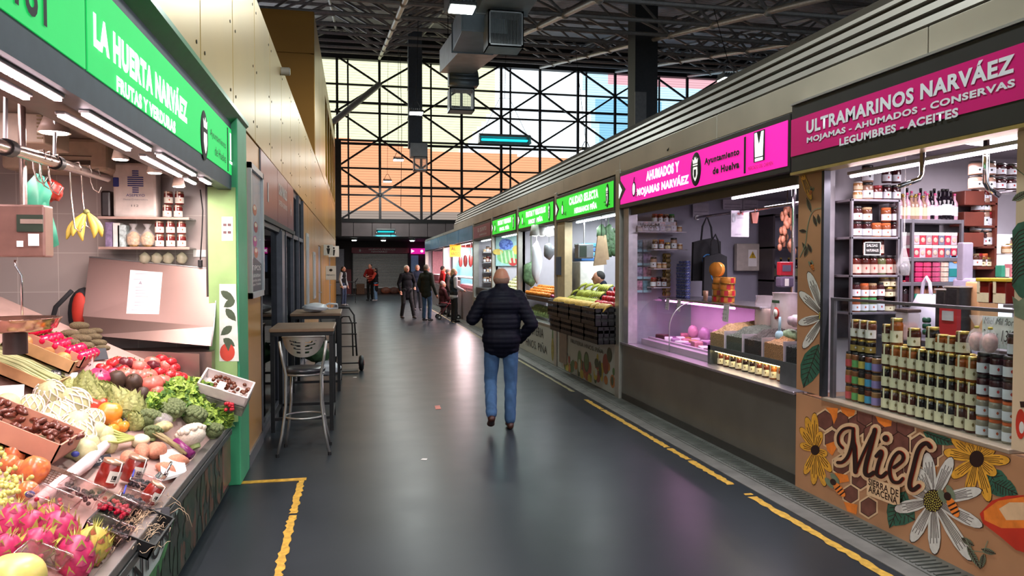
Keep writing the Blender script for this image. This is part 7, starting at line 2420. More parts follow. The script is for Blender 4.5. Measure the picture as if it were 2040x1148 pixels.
MB().ell(SP(325, 850, .07), (.055, .065, .035), 14, 9, fn=wob(6, 6, 6, .1)).build('sprouts', M('sprouts', 'b8aa78', .6, 0, .5, 40), t)
MB().ell(SP(322, 838, .08), (.06, .075, .045), 16, 10, fn=wob(5, 7, 6, .1)).build('wrap', film('wrap_clear', 'f4eeee', .22), t)
P = SP(325, 950, .05)
t = thing('scoop', 'shiny steel scoop lying at the front edge', 'scoop', P)
m = MB()
vs = []
for i in range(7):
 for k in range(9):
  a = pi + pi * k / 8
  r_ = .030 * (1 - .25 * (i / 6) ** 2)
  vs.append(P + V((r_ * cos(a), -.05 + .016 * i, r_ * sin(a) * .9 + .02)))
m.add(vs, [(i * 9 + k, i * 9 + k + 1, (i + 1) * 9 + k + 1, (i + 1) * 9 + k) for i in range(6) for k in range(8)], 0, True)
m.build('bowl', M('scoop_steel', 'b8b0b0', .15, 1), t, solid=.002)
MB().tube([P + V((0, .045, .0)), P + V((.01, .10, .03)), P + V((.012, .13, .045))], .008, 8).build('handle', M('scoop_steel'), t)
tag(MB().prism([SP(318, 905, .02), SP(362, 895, .02), SP(372, 945, .02), SP(322, 960, .02)], (0, 0, .015)).build('white_wrap', paper), 'white paper wrap under the sweet potatoes at the front edge', 'paper')
# white crate of chestnuts hanging at the far corner
P = hy(447, 780, 5.72)
mx = MX.Translation(P) @ MX.Rotation(RD(20), 4, 'Y') @ MX.Rotation(.42, 4, 'X')
t = thing('chestnut_crate', 'white crate of chestnuts propped at the far front corner by the green post', 'crate', P)
wc = M('crate_white', 'd8ccc8', .6)
lu, lv = .36, .22
MB().box(-lu / 2, lu / 2, -lv / 2, lv / 2, 0, .01, mx=mx).build('base', wc, t)
for a in ((-lu / 2, -lu / 2 + .012, -lv / 2, lv / 2), (lu / 2 - .012, lu / 2, -lv / 2, lv / 2), (-lu / 2, lu / 2, -lv / 2, -lv / 2 + .012), (-lu / 2, lu / 2, lv / 2 - .012, lv / 2)):
 MB().box(*a, 0, .08, mx=mx).build('side_wall', wc, t)
MB().box(-.05, .0, -lv / 2, -lv / 2 + .1, .08, .084, mx=mx).build('paper_tab', paper, t)
for i in range(40):
 PT['chestnut'].place(mx @ V((q.uniform(-.10, .16), q.uniform(-.09, .09), .04 + .03 * q.random())), (q.uniform(-1, 1), q.uniform(-1, 1), 0), 'shiny brown chestnut in the white crate', 'chestnuts in the crate', .016)
tag(MB().bbox(-lu / 2, lu / 2, -lv / 2, lv / 2, -.09, -.01, .004, mx=mx).build('lower_crate', M('crate_print', '6a6c60', .6, 0, .6, 20)), 'printed grey crate under the chestnut crate', 'crate')
t = thing('radish_bag', 'clear bag with small red radishes below the chestnut crate', 'bag', tuple(hy(462, 810, 5.66)))
m = MB()
for k in range(9):
 m.ell(hy(458 + q.uniform(-8, 8), 808 + q.uniform(-10, 10), 5.6), .014, 9, 6)
m.build('radishes', M('radish_red', 'b02030', .3), t)
# end board of steel at the far end
a, b = hy(217, 697, 5.75), hy(397, 705, 5.75)
tag(MB().prism([(a.x, 5.75, a.z), (b.x, 5.75, b.z), (b.x, 5.75, .55), (a.x, 5.75, .55)], (0, .02, 0)).build('steel_end_board', M('steel_warm', 'a08a84', .3, .85, .05, 3)), 'polished steel board closing the far end of the produce display', 'board')
# plastic wrapped box at far end low
tag(MB().bbox(-1.02, -.95, 5.62, 5.98, .04, .42, .02).build('wrapped_panel', M('tomato_bag_print', '7a4a40', .25, 0, .4, 6)), 'plastic wrapped reddish panel at the far end of the counter front', 'panel')
# ---- chest with leaning lid, backpack
st_m = M('steel_lid', '806a64', .38, .8, .06, 2)
c = thing('steel_chest', 'stainless steel chest with its lid leaning up at the end of the left stall', 'chest', (-1.6, 6.0, 0))
MB().box(-2.0, -1.06, 5.86, 6.26, .1, 1.06).build('chest_body', M('steel_warm'), c)
Q = [hy(178, 512, 6.16), hy(435, 537, 6.10), hy(426, 651, 5.93), hy(165, 630, 6.0)]
lo = MB().prism(Q, (0, .012, 0)).build('lid', st_m, c)
R2 = [hy(165, 630, 6.0), hy(426, 651, 5.93), hy(421, 690, 5.84), hy(175, 668, 5.86)]
MB().prism(R2, (0, .012, 0)).build('lid_lip', st_m, c)
MB().tube([Q[0], Q[1], Q[2], R2[2]], .006, 6).build('lid_edge', alu, c)
t = thing('paper_notice', 'white notice in a clear sleeve taped on the steel lid', 'notice', tuple(hy(286, 580, 5.95)))
def onlid(u, v, d=0):
 n = (Q[1] - Q[0]).cross(Q[3] - Q[0]).normalized()
 r = ray(u, v)
 s = (Q[0] - V((0, 0, H_CAM))).dot(n) / r.dot(n)
 return V((0, 0, H_CAM)) + r * s - V((0, d, 0))
nb_ = MB().prism([onlid(252, 625, .004), onlid(317, 626, .004), onlid(324, 543, .004), onlid(260, 538, .004)], (0, -.002, 0)).build('notice_sheet', paper, t)
m = MB()
for k, (v, u0, u1) in enumerate(((545, 270, 318), (556, 266, 316), (572, 270, 306), (578, 270, 300), (584, 270, 306), (590, 270, 296), (602, 268, 304), (608, 268, 300), (617, 262, 312))):
 w = .9
 m.add([onlid(u0, v, .008), onlid(u1, v + .6, .008), onlid(u1, v + w + .6, .008), onlid(u0, v + w, .008)], [(0, 1, 2, 3)])
m.add([onlid(276, 566, .008), onlid(284, 567, .008), onlid(281, 559, .008)], [(0, 1, 2)])
m.build('printed_lines', M('grey_ink'), nb_)
P = hy(150, 625, 6.05)
t = thing('backpack', 'black and red backpack hanging behind the steel lid', 'backpack', P)
MB().ell((P.x + .04, 6.12, P.z), (.12, .08, .19), 16, 10, fn=wob(3, 3, 4, .05)).build('pack_body', blkc, t)
MB().ell((P.x + .03, 6.05, P.z + .02), (.055, .03, .14), 12, 8).build('red_panel', M('pack_red', 'b02c1c', .6), t)
MB().tube([(P.x - .02, 6.05, P.z + .17), (P.x - .13, 6.05, P.z + .05), (P.x - .18, 6.05, P.z - .14), (P.x - .1, 6.05, P.z - .18)], .018, 8).build('strap', blkc, t)
# ---- wall shelves with first-aid cabinet and jars
t = thing('glass_wall_shelf', 'two-tier glass shelf on the end wall of the left stall', 'shelf unit', (-1.5, 6.1, 1.8))
xa, xb = hy(195, 430, 6.05).x, hy(377, 430, 6.05).x
zs_ = [hy(280, 493, 6.05).z, hy(280, 433, 6.05).z]
for z in zs_:
 MB().box(xa, xb, 6.05, 6.29, z - .012, z).build('shelf_board', glass('shelf_glass', 'dfe8e4', .3, .1), t)
 MB().bbox(xa, xb, 6.042, 6.052, z - .016, z + .004, .002).build('edge_strip', M('edge_warm', 'b89c90', .3, .6), t)
z1, z0 = zs_[1], zs_[0]
a, b = hy(225, 428, 6.1), hy(311, 325, 6.1)
t = thing('first_aid_cabinet', 'white first-aid cabinet with a blue striped cross standing on the glass shelf', 'cabinet', (a.x, 6.1, z1))
cb_ = MB().bbox(a.x, b.x, 6.1, 6.25, z1, b.z, .02).build('cabinet_body', M('cabinet_white', 'd8ccc4', .4), t)
MB().bbox(a.x + .005, a.x + .045, 6.09, 6.105, z1 + .23, z1 + .30, .006).build('blue_latch', navyink, t)
cx = hy(270, 370, 6.1).x
m = MB()
for k in range(11):
 z = hy(270, 384 - k * 4.2, 6.1).z
 w = .022 if k in (0, 1, 2, 8, 9, 10) else .055
 m.box(cx - w, cx + w, 6.096, 6.101, z, z + .008)
m.build('striped_cross', navyink, cb_)
text('ASEPEYO', (cx - .065, 6.0985, hy(270, 392, 6.1).z), .13, .02, navyink, cb_, 'F')
text('Mutua Colaboradora', (cx - .085, 6.0985, hy(270, 399, 6.1).z), .17, .01, M('grey_ink'), cb_, 'F')
text('112', (cx - .03, 6.0985, hy(270, 412, 6.1).z), .05, .015, blackink, cb_, 'F')
JX = Proto(jar_proto('preserve_jar', .033, .10, M('preserve_red'), M('jar_lid_copper'), M('label_offwhite'), M('stamp_orange'), strap=True))
for r in range(2):
 for i in range(3):
  JX.place((hy(318 + i * 22, 480, 6.12).x, 6.12, z0 + r * .104), RD(60), 'red preserve jar on the lower glass shelf, %s row, %s' % (['lower', 'upper'][r], nth(i, 3)), 'red preserve jars')
for r in range(2):
 for i in range(2):
  JX.place((hy(333 + i * 22 + r * 3, 420, 6.12).x, 6.12, z1 + r * .104), RD(60), 'red preserve jar beside the first-aid cabinet, %s row, %s' % (['lower', 'upper'][r], ['left', 'right'][i]), 'red preserve jars')
for i, u in enumerate((266, 294)):
 x = hy(u, 480, 6.12).x
 t = thing('nut_bag', 'tied clear bag of nuts on the lower glass shelf, ' + ['left', 'right'][i], 'bag', (x, 6.12, z0), 'nut bags')
 MB().ell((x, 6.12, z0 + .06), (.05, .045, .06), 14, 9, fn=wob(8, 8, 8, .05)).build('nuts', M('peanuts', 'b8905e', .6, 0, .5, 50, bump=1), t)
 MB().lathe([(.052, .02), (.05, .09), (.02, .13), (.01, .145), (.03, .18)], (x, 6.12, z0), 12, flute=.12, nf=5, cap=False).build('wrap', cello, t)
for i, (u, w, mt, lab) in enumerate(((218, .06, M('box_violet', '7a6a8a', .5, 0, .5, 30), 'violet and white carton at the left of the lower glass shelf'), (231, .055, wht_lid, 'white carton on the lower glass shelf'), (242, .06, M('box_cow', 'a8b8b8', .5, 0, .7, 30), 'carton with black and blue print beside the nuts'))):
 x = hy(u, 480, 6.1).x
 tag(MB().bbox(x - w / 2, x + w / 2, 6.1, 6.2, z0, z0 + [.19, .185, .17][i], .004).build('milk_carton', mt), lab, 'carton')
x = hy(210, 410, 6.1).x
tag(MB().bbox(x - .035, x + .035, 6.1, 6.2, z1, z1 + .2, .015).build('dark_bag', M('dark_plastic', '241c1c', .3, 0, .5, 12)), 'crumpled dark bag left of the first-aid cabinet', 'bag')
for i, u in enumerate((288, 312, 335, 362)):
 P = hy(u, 515, 6.14)
 tag(MB().ell(P, (.04, .03, .045), 12, 8, fn=wob(7, 7, 7, .12)).build('herb_bag', film('herb_film', 'b8b49a', .6)), 'clear bag of dried herbs pinned above the steel lid, ' + nth(i, 4), 'bag', 'herb bags')
# air conditioner, vent box, spot lamps
a, b = hy(95, 338, 5.9), hy(212, 276, 5.9)
t = thing('air_conditioner', 'cream wall air conditioner behind the hanging pipe', 'air conditioner', (a.x, 5.95, a.z))
MB().bbox(a.x - .3, b.x, 5.9, 6.28, a.z, b.z, .03).build('casing', M('ac_cream', 'b8a48e', .4), t)
MB().box(a.x - .28, b.x - .1, 5.893, 5.90, a.z + .10, a.z + .105).box(a.x + .1, a.x + .28, 5.893, 5.90, a.z + .04, a.z + .07).build('slots', M('ac_dark', '4a3c32', .5), t)
a, b = hy(38, 285, 5.0), hy(88, 200, 5.0)
t = thing('vent_box', 'cream fan box with a barred side at the upper left', 'fan box', (a.x, 5, a.z))
MB().bbox(a.x - .2, b.x, 5.0, 5.4, a.z, 2.62, .01).build('casing', M('ac_cream'), t)
m = MB()
for k in range(12):
 m.box(a.x + .1, b.x - .01, 4.99, 5.0, a.z + .03 + k * .022, a.z + .038 + k * .022)
m.build('bars', M('vent_brass', '8a744a', .5), t)
for i, (u, v, r_) in enumerate(((108, 265, .085), (240, 318, .05), (308, 345, .05), (356, 372, .045))):
 P = hy(u, v, [4.6, 5.0, 5.4, 5.7][i])
 t = thing('spot_lamp', 'white cone lamp shining down over the produce, ' + nth(i, 4), 'lamp', P, 'cone lamps of the left stall')
 MB().lathe([(r_ * .5, .09), (r_ * .95, 0), (r_, 0), (r_ * .55, .095)], tuple(P), 18).build('shade', M('lamp_cream', 'b8a294', .4), t)
 MB().lathe([(0, -.004), (r_ * .8, -.004), (r_ * .85, .01)], tuple(P), 16).build('bulb', glow('warm_bulb', 'fff0e8', 12), t)
 MB().cyl(P + V((0, 0, .09)), (P.x, P.y, 2.62), .01, n=6).build('stem', M('lamp_cream'), t)
 area('cone_lamp_light', P + V((0, 0, -.02)), (.08, .08), 6, (1, .84, .78))
# hanging pipe with hooks and things on it
A, B = hy(-20, 284, 3.6), hy(212, 355, 5.7)
t = thing('hanging_pipe', 'long steel pipe hung under the ceiling of the left stall', 'pipe', A)
MB().cyl(A, B, .03, n=14).build('pipe', M('pipe_steel', 'b8a49c', .25, .9), t)
Dp = B - A
for s in (.1, .45):
 c = A + Dp * s
 MB().cyl(c + V((-.01, 0, .03)), (c.x, c.y, 2.62), .01, n=6).build('hanger_rod', alu, t)
 MB().cyl(c - Dp.normalized() * .04, c + Dp.normalized() * .04, .04, n=14).build('clamp', black, t)
def pipe_at(u):
 best = min(range(101), key=lambda k: abs(_px(A + Dp * k / 100) - u))
 return A + Dp * best / 100
def _px(p):
 d = p - V((0, 0, H_CAM))
 return 1020 + F_PX * d.dot(_r) / d.dot(_f)
def hook(u, L, lab):
 c = pipe_at(u)
 t = thing('wire_hook', lab, 'hook', c - V((0, 0, L)), 'hooks on the hanging pipe')
 MB().tube([c + V((.03, 0, -.01)), c + V((.02, 0, .04)), c + V((-.03, 0, .03)), c + V((-.02, -.02, -L * .5)), c + V((0, -.03, -L)), c + V((.03, -.03, -L - .02)), c + V((.045, -.03, -L + .02))], .0045, 6).build('wire', M('hook_wire', 'c4b4aa', .25, .9), t)
 return c - V((0, .03, L))
for i, (u, L) in enumerate(((78, .12), (90, .14), (108, .16), (150, .36), (172, .34), (190, .1))):
 hook(u, L, 'bent wire hook on the hanging pipe, ' + nth(i, 6))
t = thing('banana_bunch', 'small bunch of bananas hanging on a wire hook', 'bananas', tuple(hy(175, 445, 5.2)))
bm_ = M('banana_skin', 'b8a040', .5, 0, .2, 5)
top = hy(172, 423, 5.1)
for i, (dx, dy, L) in enumerate(((-.055, -.05, .19), (-.03, -.07, .17), (.0, -.06, .2), (.035, -.05, .18), (.055, -.02, .17), (-.06, 0, .17))):
 pts = []
 for k in range(8):
  s = k / 7
  pts.append(top + V((dx * (1.6 * s + .1) + .02 * sin(pi * s) * (1 if dx > 0 else -1), dy * 1.2 * s, -L * s * (1 - .1 * s))))
 MB().tube(pts, [.006, .013, .02, .023, .023, .02, .012, .005], 8).build('banana', bm_, t)
MB().ell(top, (.02, .02, .02), 8, 6).build('crown', M('banana_crown', '6a6a34', .6), t)
t = thing('green_bag', 'thin green plastic bag hanging from the pipe', 'bag', tuple(hy(80, 430, 4.7)))
bgm = M('green_bag_plastic', '3f9a7c', .3, 0, .2, 6)
gp = [(72, 345), (88, 352), (104, 385), (96, 400), (112, 455), (118, 488), (88, 502), (70, 455), (42, 410), (44, 375)]
cen = hy(82, 420, 4.72)
m = MB()
ring_f = [hy(u, v, 4.70) for u, v in gp]
nn = len(gp)
for side in (-1, 1):
 cc_ = cen + V((0, side * .05, 0))
 mid = [p * .5 + cen * .5 + V((0, side * .035 * (1 + .4 * (i % 2)), 0)) for i, p in enumerate(ring_f)]
 m.add(ring_f + mid + [cc_], [(i, (i + 1) % nn, nn + (i + 1) % nn, nn + i) for i in range(nn)] + [(nn + i, nn + (i + 1) % nn, 2 * nn) for i in range(nn)], 0, True)
m.tube([hy(80, 350, 4.70), pipe_at(80)], .008, 5)
m.build('bag_body', bgm, t)
P = hy(106, 380, 5.0)
t = thing('red_net_bag', 'twisted red plastic bag hanging from a hook', 'bag', P)
MB().ell(P, (.055, .05, .065), 16, 12, fn=lambda p: 1 + .14 * sin(6 * p.x + 9 * p.z) + .05 * sin(15 * p.y)).build('bag_body', M('red_bag', 'a03028', .35, 0, .3, 20), t)
# hanging scale
a, b = hy(-30, 512, 4.3), hy(88, 408, 4.3)
t = thing('hanging_scale', 'electronic scale display box hung at the left with a steel stem', 'scale', a)
MB().bbox(a.x, b.x, 4.3, 4.42, a.z, b.z, .01).build('display_box', M('scale_brown', '7a5c54', .3, .2), t)
MB().box(hy(34, 430, 4.3).x, hy(86, 430, 4.3).x, 4.292, 4.30, hy(60, 462, 4.3).z, hy(60, 428, 4.3).z).build('screen', M('scale_screen_dark', '2e3a30', .3), t)
m = MB()
for k in range(3):
 x = hy(42 + k * 15, 440, 4.3).x
 m.box(x, x + .035, 4.288, 4.292, hy(60, 446, 4.3).z, hy(60, 437, 4.3).z)
m.build('digits_window', M('scale_window', '8a7a70', .4), t)
for u, v0, v1, w in ((58, 490, 466, .05), (35, 492, 480, .03)):
 x = hy(u, 480, 4.3).x
 MB().box(x, x + w, 4.288, 4.292, hy(u, v0, 4.3).z, hy(u, v1, 4.3).z).build('paper_label', paper, t)
P = hy(30, 518, 4.35)
MB().tube([P, P + V((0, 0, -.03)), hy(43, 550, 4.35), hy(44, 628, 4.35)], .006, 8).build('stem', chrome, t)
MB().cyl((a.x + .16, 4.36, b.z), (a.x + .16, 4.36, 2.62), .018, n=10).build('hang_post', M('pipe_steel'), t)
P = hy(30, 655, 4.6)
t = thing('scale_bowl', 'round copper-toned steel scale bowl at the left edge', 'bowl', P)
MB().lathe([(.10, 0), (.20, .02), (.225, .075), (.23, .08), (.22, .08), (.195, .028), (.1, .012)], (P.x, 4.6, P.z - .02), 32).build('bowl', M('bowl_copper_steel', 'b08a7c', .15, .9), t)
MB().cyl((P.x, 4.6, P.z - .14), (P.x, 4.6, P.z - .01), .06, n=20).build('scale_base', M('scale_base_dark', '3a2c2a', .4), t)
# cable with plug beside the wall, small wall sticker
tag(MB().tube([hy(399, 378, 6.1), hy(404, 420, 6.1), hy(402, 470, 6.1), hy(399, 520, 6.1)], .005, 6).bbox(hy(395, 530, 6.1).x, hy(403, 530, 6.1).x, 6.08, 6.12, hy(400, 532, 6.1).z, hy(400, 518, 6.1).z, .004).build('hanging_cable', black), 'black cable with a plug hanging on the tiled end wall', 'cable')
t = thing('wall_sticker', 'small white and red sticker on the end wall beside the cable', 'sticker', tuple(hy(400, 505, 6.29)))
a, b = hy(385, 512, 6.29), hy(412, 498, 6.29)
MB().box(a.x, b.x, 6.292, 6.298, a.z, b.z).build('white_part', paper, t)
MB().box(b.x, b.x + .03, 6.292, 6.298, a.z, b.z + .02).build('red_part', redink, t)
t = thing('ceiling_light', 'long added fill light under the left stall ceiling, out of view', 'lamp', (-2.3, 3.6, 2.58))  # fill light added out of view; its fixture is made up
MB().box(-2.4, -2.2, 2.6, 4.6, 2.59, 2.62).build('tube', warm, t)
area('added_stall_fill_light', (-2.3, 3.6, 2.57), (.2, 2.0), 10, (1, .84, .78))
# ================================================================== fruit stalls on the right
q = random.Random(31)
pan = M('panel_off_white', 'a8aca4', .4, 0, .05, 2)
vegm = [M('v_green', '4a6e3c', .5, 0, .3, 9), M('v_yellow', 'b0a03c', .5), M('v_red', '8c3a2c', .5), M('v_dark', '33462e', .5), M('v_orange', 'a8662c', .5), M('v_white', 'b4b8a4', .5), M('v_pineapple', '8a8038', .5, 0, .4, 30)]
def fruit_counter(y0, y1, lab, z=.66, x0=XR - .02):
 t = thing('stall_counter', lab, 'counter', (XR, (y0 + y1) / 2, 0))
 o = MB().box(x0, XR + .34, y1, y0, .02, z).build('front_panel', pan, t)
 MB().bbox(x0 - .01, XR + .34, y1, y0, z, z + .02, .004).build('ledge', alu, t)
 return t, o
fx = lambda u, v: hx(u, v, XR - .021)
t, o = fruit_counter(11.94, 9.1, 'white counter front of the nearest fruit stall painted with vegetables')
a, b = fx(1137, 690), fx(1202, 705)
text('FRUTERIA HNOS. PIÑA', (XR - .022, a.y, .50), a.y - b.y, .075, M('olive_ink', '4c4a3a', .6), o, 'R', .01)
shp = []
for i in range(64):
 y, k = q.uniform(9.15, 11.6), q.randrange(6)
 zt = .06 + (.34 if y < 9.9 else .2) * q.random()
 shp.append((k, ngon(y, zt, q.uniform(.04, .10), q.uniform(.05, .11), 10)))
shp += [(3, ngon(10.35, .3, .13, .15)), (0, ngon(10.35, .3, .09, .12)), (2, ngon(9.5, .38, .12, .14)), (3, ngon(9.35, .52, .1, .1)), (0, ngon(10.7, .28, .1, .15)), (5, ngon(10.7, .2, .06, .1))]
art([(m_, [(y, min(max(z, .03), .64)) for y, z in P]) for m_, P in shp], lambda a, b: V((XR - .021, min(max(a, 9.12), 11.9), b)), (-1, 0, 0), 'vegetable_print', o, vegm)
t, o = fruit_counter(14.94, 12.1, 'white counter front lettered with the fruit shop name beside a pineapple')
a, b = fx(1050, 660), fx(1083, 675)
text('FRUTERIA', (XR - .022, 14.1, .40), 14.1 - b.y, .17, blackink, o, 'R')
text('HNOS. PIÑA', (XR - .022, 14.3, .14), 14.3 - fx(1090, 700).y, .18, blackink, o, 'R')
c = fx(1101, 680)
art([(0, [(c.y - .05, .45), (c.y + .05, .45), (c.y + .02, .64), (c.y - .03, .64)]), (6, ngon(c.y, .27, .09, .2))], lambda a, b: V((XR - .021, a, b)), (-1, 0, 0), 'pineapple_print', o, vegm)
fruit_counter(17.94, 15.1, 'white counter front of the farthest fruit stall')
fruit_counter(20.94, 18.1, 'counter front of the stall under the dark red sign', .8)
# wide cream post panels beside the bays
tag(MB().bbox(XR - .03, XR + .1, 11.5, 11.94, .68, 2.42, .006).build('cream_post', M('cream_post', 'c4b08c', .45)), 'cream upright panel at the left edge of the nearest fruit stall', 'post')
tag(MB().bbox(XR - .035, XR - .0, 11.35, 11.8, .12, .66, .006).build('brown_box', M('brown_box', '6c5a4c', .5)), 'brown metal box low on the nearest fruit stall front', 'box')
tag(MB().bbox(XR - .04, XR - .03, 11.7, 12.0, 1.55, 1.85, .002).build('blue_notice', M('blue_notice', '3f5878', .5)), 'small blue notice on the post between two fruit stalls', 'notice')
bk_ = M('crate_black', '101012', .4)
def crate(x0, x1, y0, y1, z, h, lab, grp):
 t = thing('plastic_crate', lab, 'crate', ((x0 + x1) / 2, (y0 + y1) / 2, z), grp)
 MB().box(x0, x1, y0, y1, z, z + .015).build('base', bk_, t)
 m = MB()
 for k in range(3):
  zz = z + .01 + k * h / 2.6
  for a in ((x0, x0 + .012, y0, y1), (x1 - .012, x1, y0, y1), (x0, x1, y0, y0 + .012), (x0, x1, y1 - .012, y1)):
   m.box(*a, zz, zz + h * .2)
 n = 9
 for k in range(n + 1):
  y = y0 + (y1 - y0 - .012) * k / n
  m.box(x0, x0 + .012, y, y + .012, z, z + h).box(x1 - .012, x1, y, y + .012, z, z + h)
 for k in range(5):
  x = x0 + (x1 - x0 - .012) * k / 4
  m.box(x, x + .012, y0, y0 + .012, z, z + h).box(x, x + .012, y1 - .012, y1, z, z + h)
 m.build('lattice_wall', bk_, t)
 MB().box(x0 + .015, x1 - .015, y0 + .015, y1 - .015, z + .015, z + h * .5).build('liner', M('liner_dark', '202020', .7), t)
for r, z in enumerate((.69, .93)):
 for i in range(4):
  y1 = 11.45 - i * .6
  crate(2.98 + .04 * (1 - r), 3.34, y1 - .58, y1, z, .22, 'black plastic crate hung before the nearest fruit stall, %s row, %s' % (['lower', 'upper'][r], nth(i, 4)), 'black crates')
BN = thing('banana_bunch', 'bananas', 'bananas', (0, 0, 0))
for k in range(6):
 a = -.5 + k * .2
 MB().tube([(0, .03 * k - .08, .08), (-.05, .036 * k - .1 + a * .02, .095), (-.12, .045 * k - .12, .07), (-.17, .05 * k - .13, .01)], [.008, .019, .019, .006], 8).build('banana', M('banana_yellow', 'c8a24c', .5, 0, .15, 5), BN)
BNP = Proto(BN)
for i in range(8):
 BNP.place((3.22, 11.3 - i * .3, 1.10), rq.uniform(-.3, .3), 'ripe banana hand in the upper black crates, ' + nth(i, 8), 'bananas in the crates')
t = tag(MB().bbox(3.36, 3.66, 9.1, 11.9, .70, 1.12, .01).build('produce_table', M('dark_steel')), 'dark produce table inside the nearest fruit stall', 'table')
G2 = dup(BN, (0, 0, 0), 0, 'green bananas')
for c in kids(G2):
 c.data = c.data.copy()
 c.data.materials[0] = M('banana_green', '9ca23c', .5, 0, .15, 5)
_kids[G2.name] = [(c, []) for c in kids(G2)]
G2P = Proto(G2)
for i in range(12):
 G2P.place((3.46 + .1 * (i % 3), 11.5 - (i // 3) * .36, 1.12 + .1 * (i % 3)), rq.uniform(-.4, .4), 'greenish banana hand inside the nearest fruit stall, %s row, %s' % (['front', 'middle', 'back'][i % 3], nth(i // 3, 4)), 'greenish bananas')
def heap(key, y0, y1, x0, z0, ny, nx, r, lab, grp, slope=.5):
 """rows of fruit rising towards the back"""
 for j in range(nx):
  for i in range(ny):
   x, y = x0 + j * r * 1.75, y1 - (y1 - y0) * (i + .5 * (j % 2)) / ny
   PT[key].place((x, y, z0 + r + j * r * 1.75 * slope), (rq.uniform(-.5, .5), rq.uniform(-.5, .5), rq.uniform(0, 6)), '%s, %s row from the front, %s' % (lab, NUM[j], nth(i, ny)), grp, r)
heap('apple_red', 9.15, 10.2, 3.4, 1.12, 9, 6, .05, 'red pomegranate in the nearest stall', 'red pomegranates', .75)
heap('orange', 12.9, 14.8, 3.42, 1.12, 13, 4, .045, 'orange in the second fruit stall', 'oranges', .5)
heap('tomato_magenta', 12.15, 12.8, 3.42, 1.12, 7, 3, .04, 'purple-red fruit in the second fruit stall', 'purple-red fruit', .5)
heap('cabbage', 12.9, 14.8, 3.46, .72, 10, 2, .085, 'pale green cabbage behind the lower glass', 'cabbages', .3)
heap('cherimoya_plain', 15.2, 17.8, 3.45, 1.1, 13, 5, .06, 'pale vegetable in the farthest fruit stall', 'pale vegetables', .6)
for i, (y0, y1, z0, z1) in enumerate(((12.1, 14.9, 1.04, 1.12), (15.1, 17.9, .9, 1.1), (18.1, 20.9, .9, 1.1))):
 tag(MB().bbox(3.33, 3.9, y0, y1, z0, z1, .006).build('produce_shelf', blackp), 'black produce shelf inside the %s bay of the fruit stalls' % ['second', 'third', 'fourth'][i], 'shelf')
tag(MB().quad((3.31, 12.12, .69), (3.31, 14.9, .69), (3.31, 14.9, 1.02), (3.31, 12.12, 1.02)).build('lower_glass', foil), 'low glass pane in front of the cabbages', 'glass pane')
tag(MB().bbox(3.36, 3.6, 12.15, 12.85, .7, .98, .02).build('navy_tub', M('navy_tub', '26304a', .5)), 'navy tub beside the cabbages behind the low glass', 'tub')
# things at the back of bay one
tq = thing('hanging_scale', 'grey hanging scale with display in the nearest fruit stall', 'scale', tuple(hy(1165, 500, 10.8)))
a, b = hy(1152, 515, 10.8), hy(1183, 486, 10.8)
MB().bbox(a.x, b.x, 10.8, 11.0, a.z, b.z, .015).build('case', M('scale_grey', '868a8e', .4, .3), tq)
MB().box(a.x + .02, a.x + .13, 10.79, 10.8, a.z + .02, b.z - .03).build('screen', M('scale_screen_dark'), tq)
MB().cyl(((a.x + b.x) / 2, 10.9, b.z), ((a.x + b.x) / 2, 10.9, 2.56), .012, n=8).build('rod', alu, tq)
for i, (u, v0, v1, w) in enumerate(((1198, 530, 470, 22), (1210, 520, 468, 14))):
 a, b = hy(u - w / 2, v0, 9.9), hy(u + w / 2, v1, 9.9)
 t = thing('paper_bags', ['front', 'rear'][i] + ' sheaf of brown paper bags hanging in the nearest fruit stall', 'paper bags', ((a.x + b.x) / 2, 9.9 + i * .06, a.z))
 y = 9.9 + i * .06
 MB().prism([(a.x - .03, y, a.z), (b.x, y, a.z + .02), (b.x - .05, y, b.z), (a.x + .03, y, b.z)], (0, .03, 0)).build('bag_sheaf', M('kraft_pale', 'b8a080', .7), t)
 MB().tube([((a.x + b.x) / 2, y, b.z), ((a.x + b.x) / 2, y, 2.56)], .005, 5).build('string', black, t)
for k in range(4):
 tag(MB().bbox(3.52, 3.85, 11.4, 11.8, 1.78 + k * .075, 1.84 + k * .075, .01).build('blue_crate', M(['crate_blue', 'crate_teal'][k % 2], ['2f5f9a', '3a8298'][k % 2], .5)), 'blue folded crate at the back of the nearest fruit stall, ' + nth(k, 4, 'bottom'), 'crate', 'stack of blue folded crates')
tag(MB().bbox(3.5, 3.9, 11.4, 11.95, 1.2, 1.77, .01).build('wall_cabinet', wht_lid), 'white cabinet under the blue folded crates', 'cabinet')
t = thing('hanging_greens', 'dark green leafy bunches hanging at the top right of the nearest fruit stall', 'greens', (4.2, 10.3, 1.9))
m = MB()
for k in range(26):
 P = hy(q.uniform(1195, 1232), q.uniform(462, 500), 10.6)
 m.ell(P, (.08, .04, .10), 8, 6, fn=wob(9, 9, 7, .2))
m.cyl(hy(1212, 480, 10.6), (hy(1212, 480, 10.6).x, 10.6, 2.56), .008, n=5)
m.build('leaves', M('dark_leaf'), t)
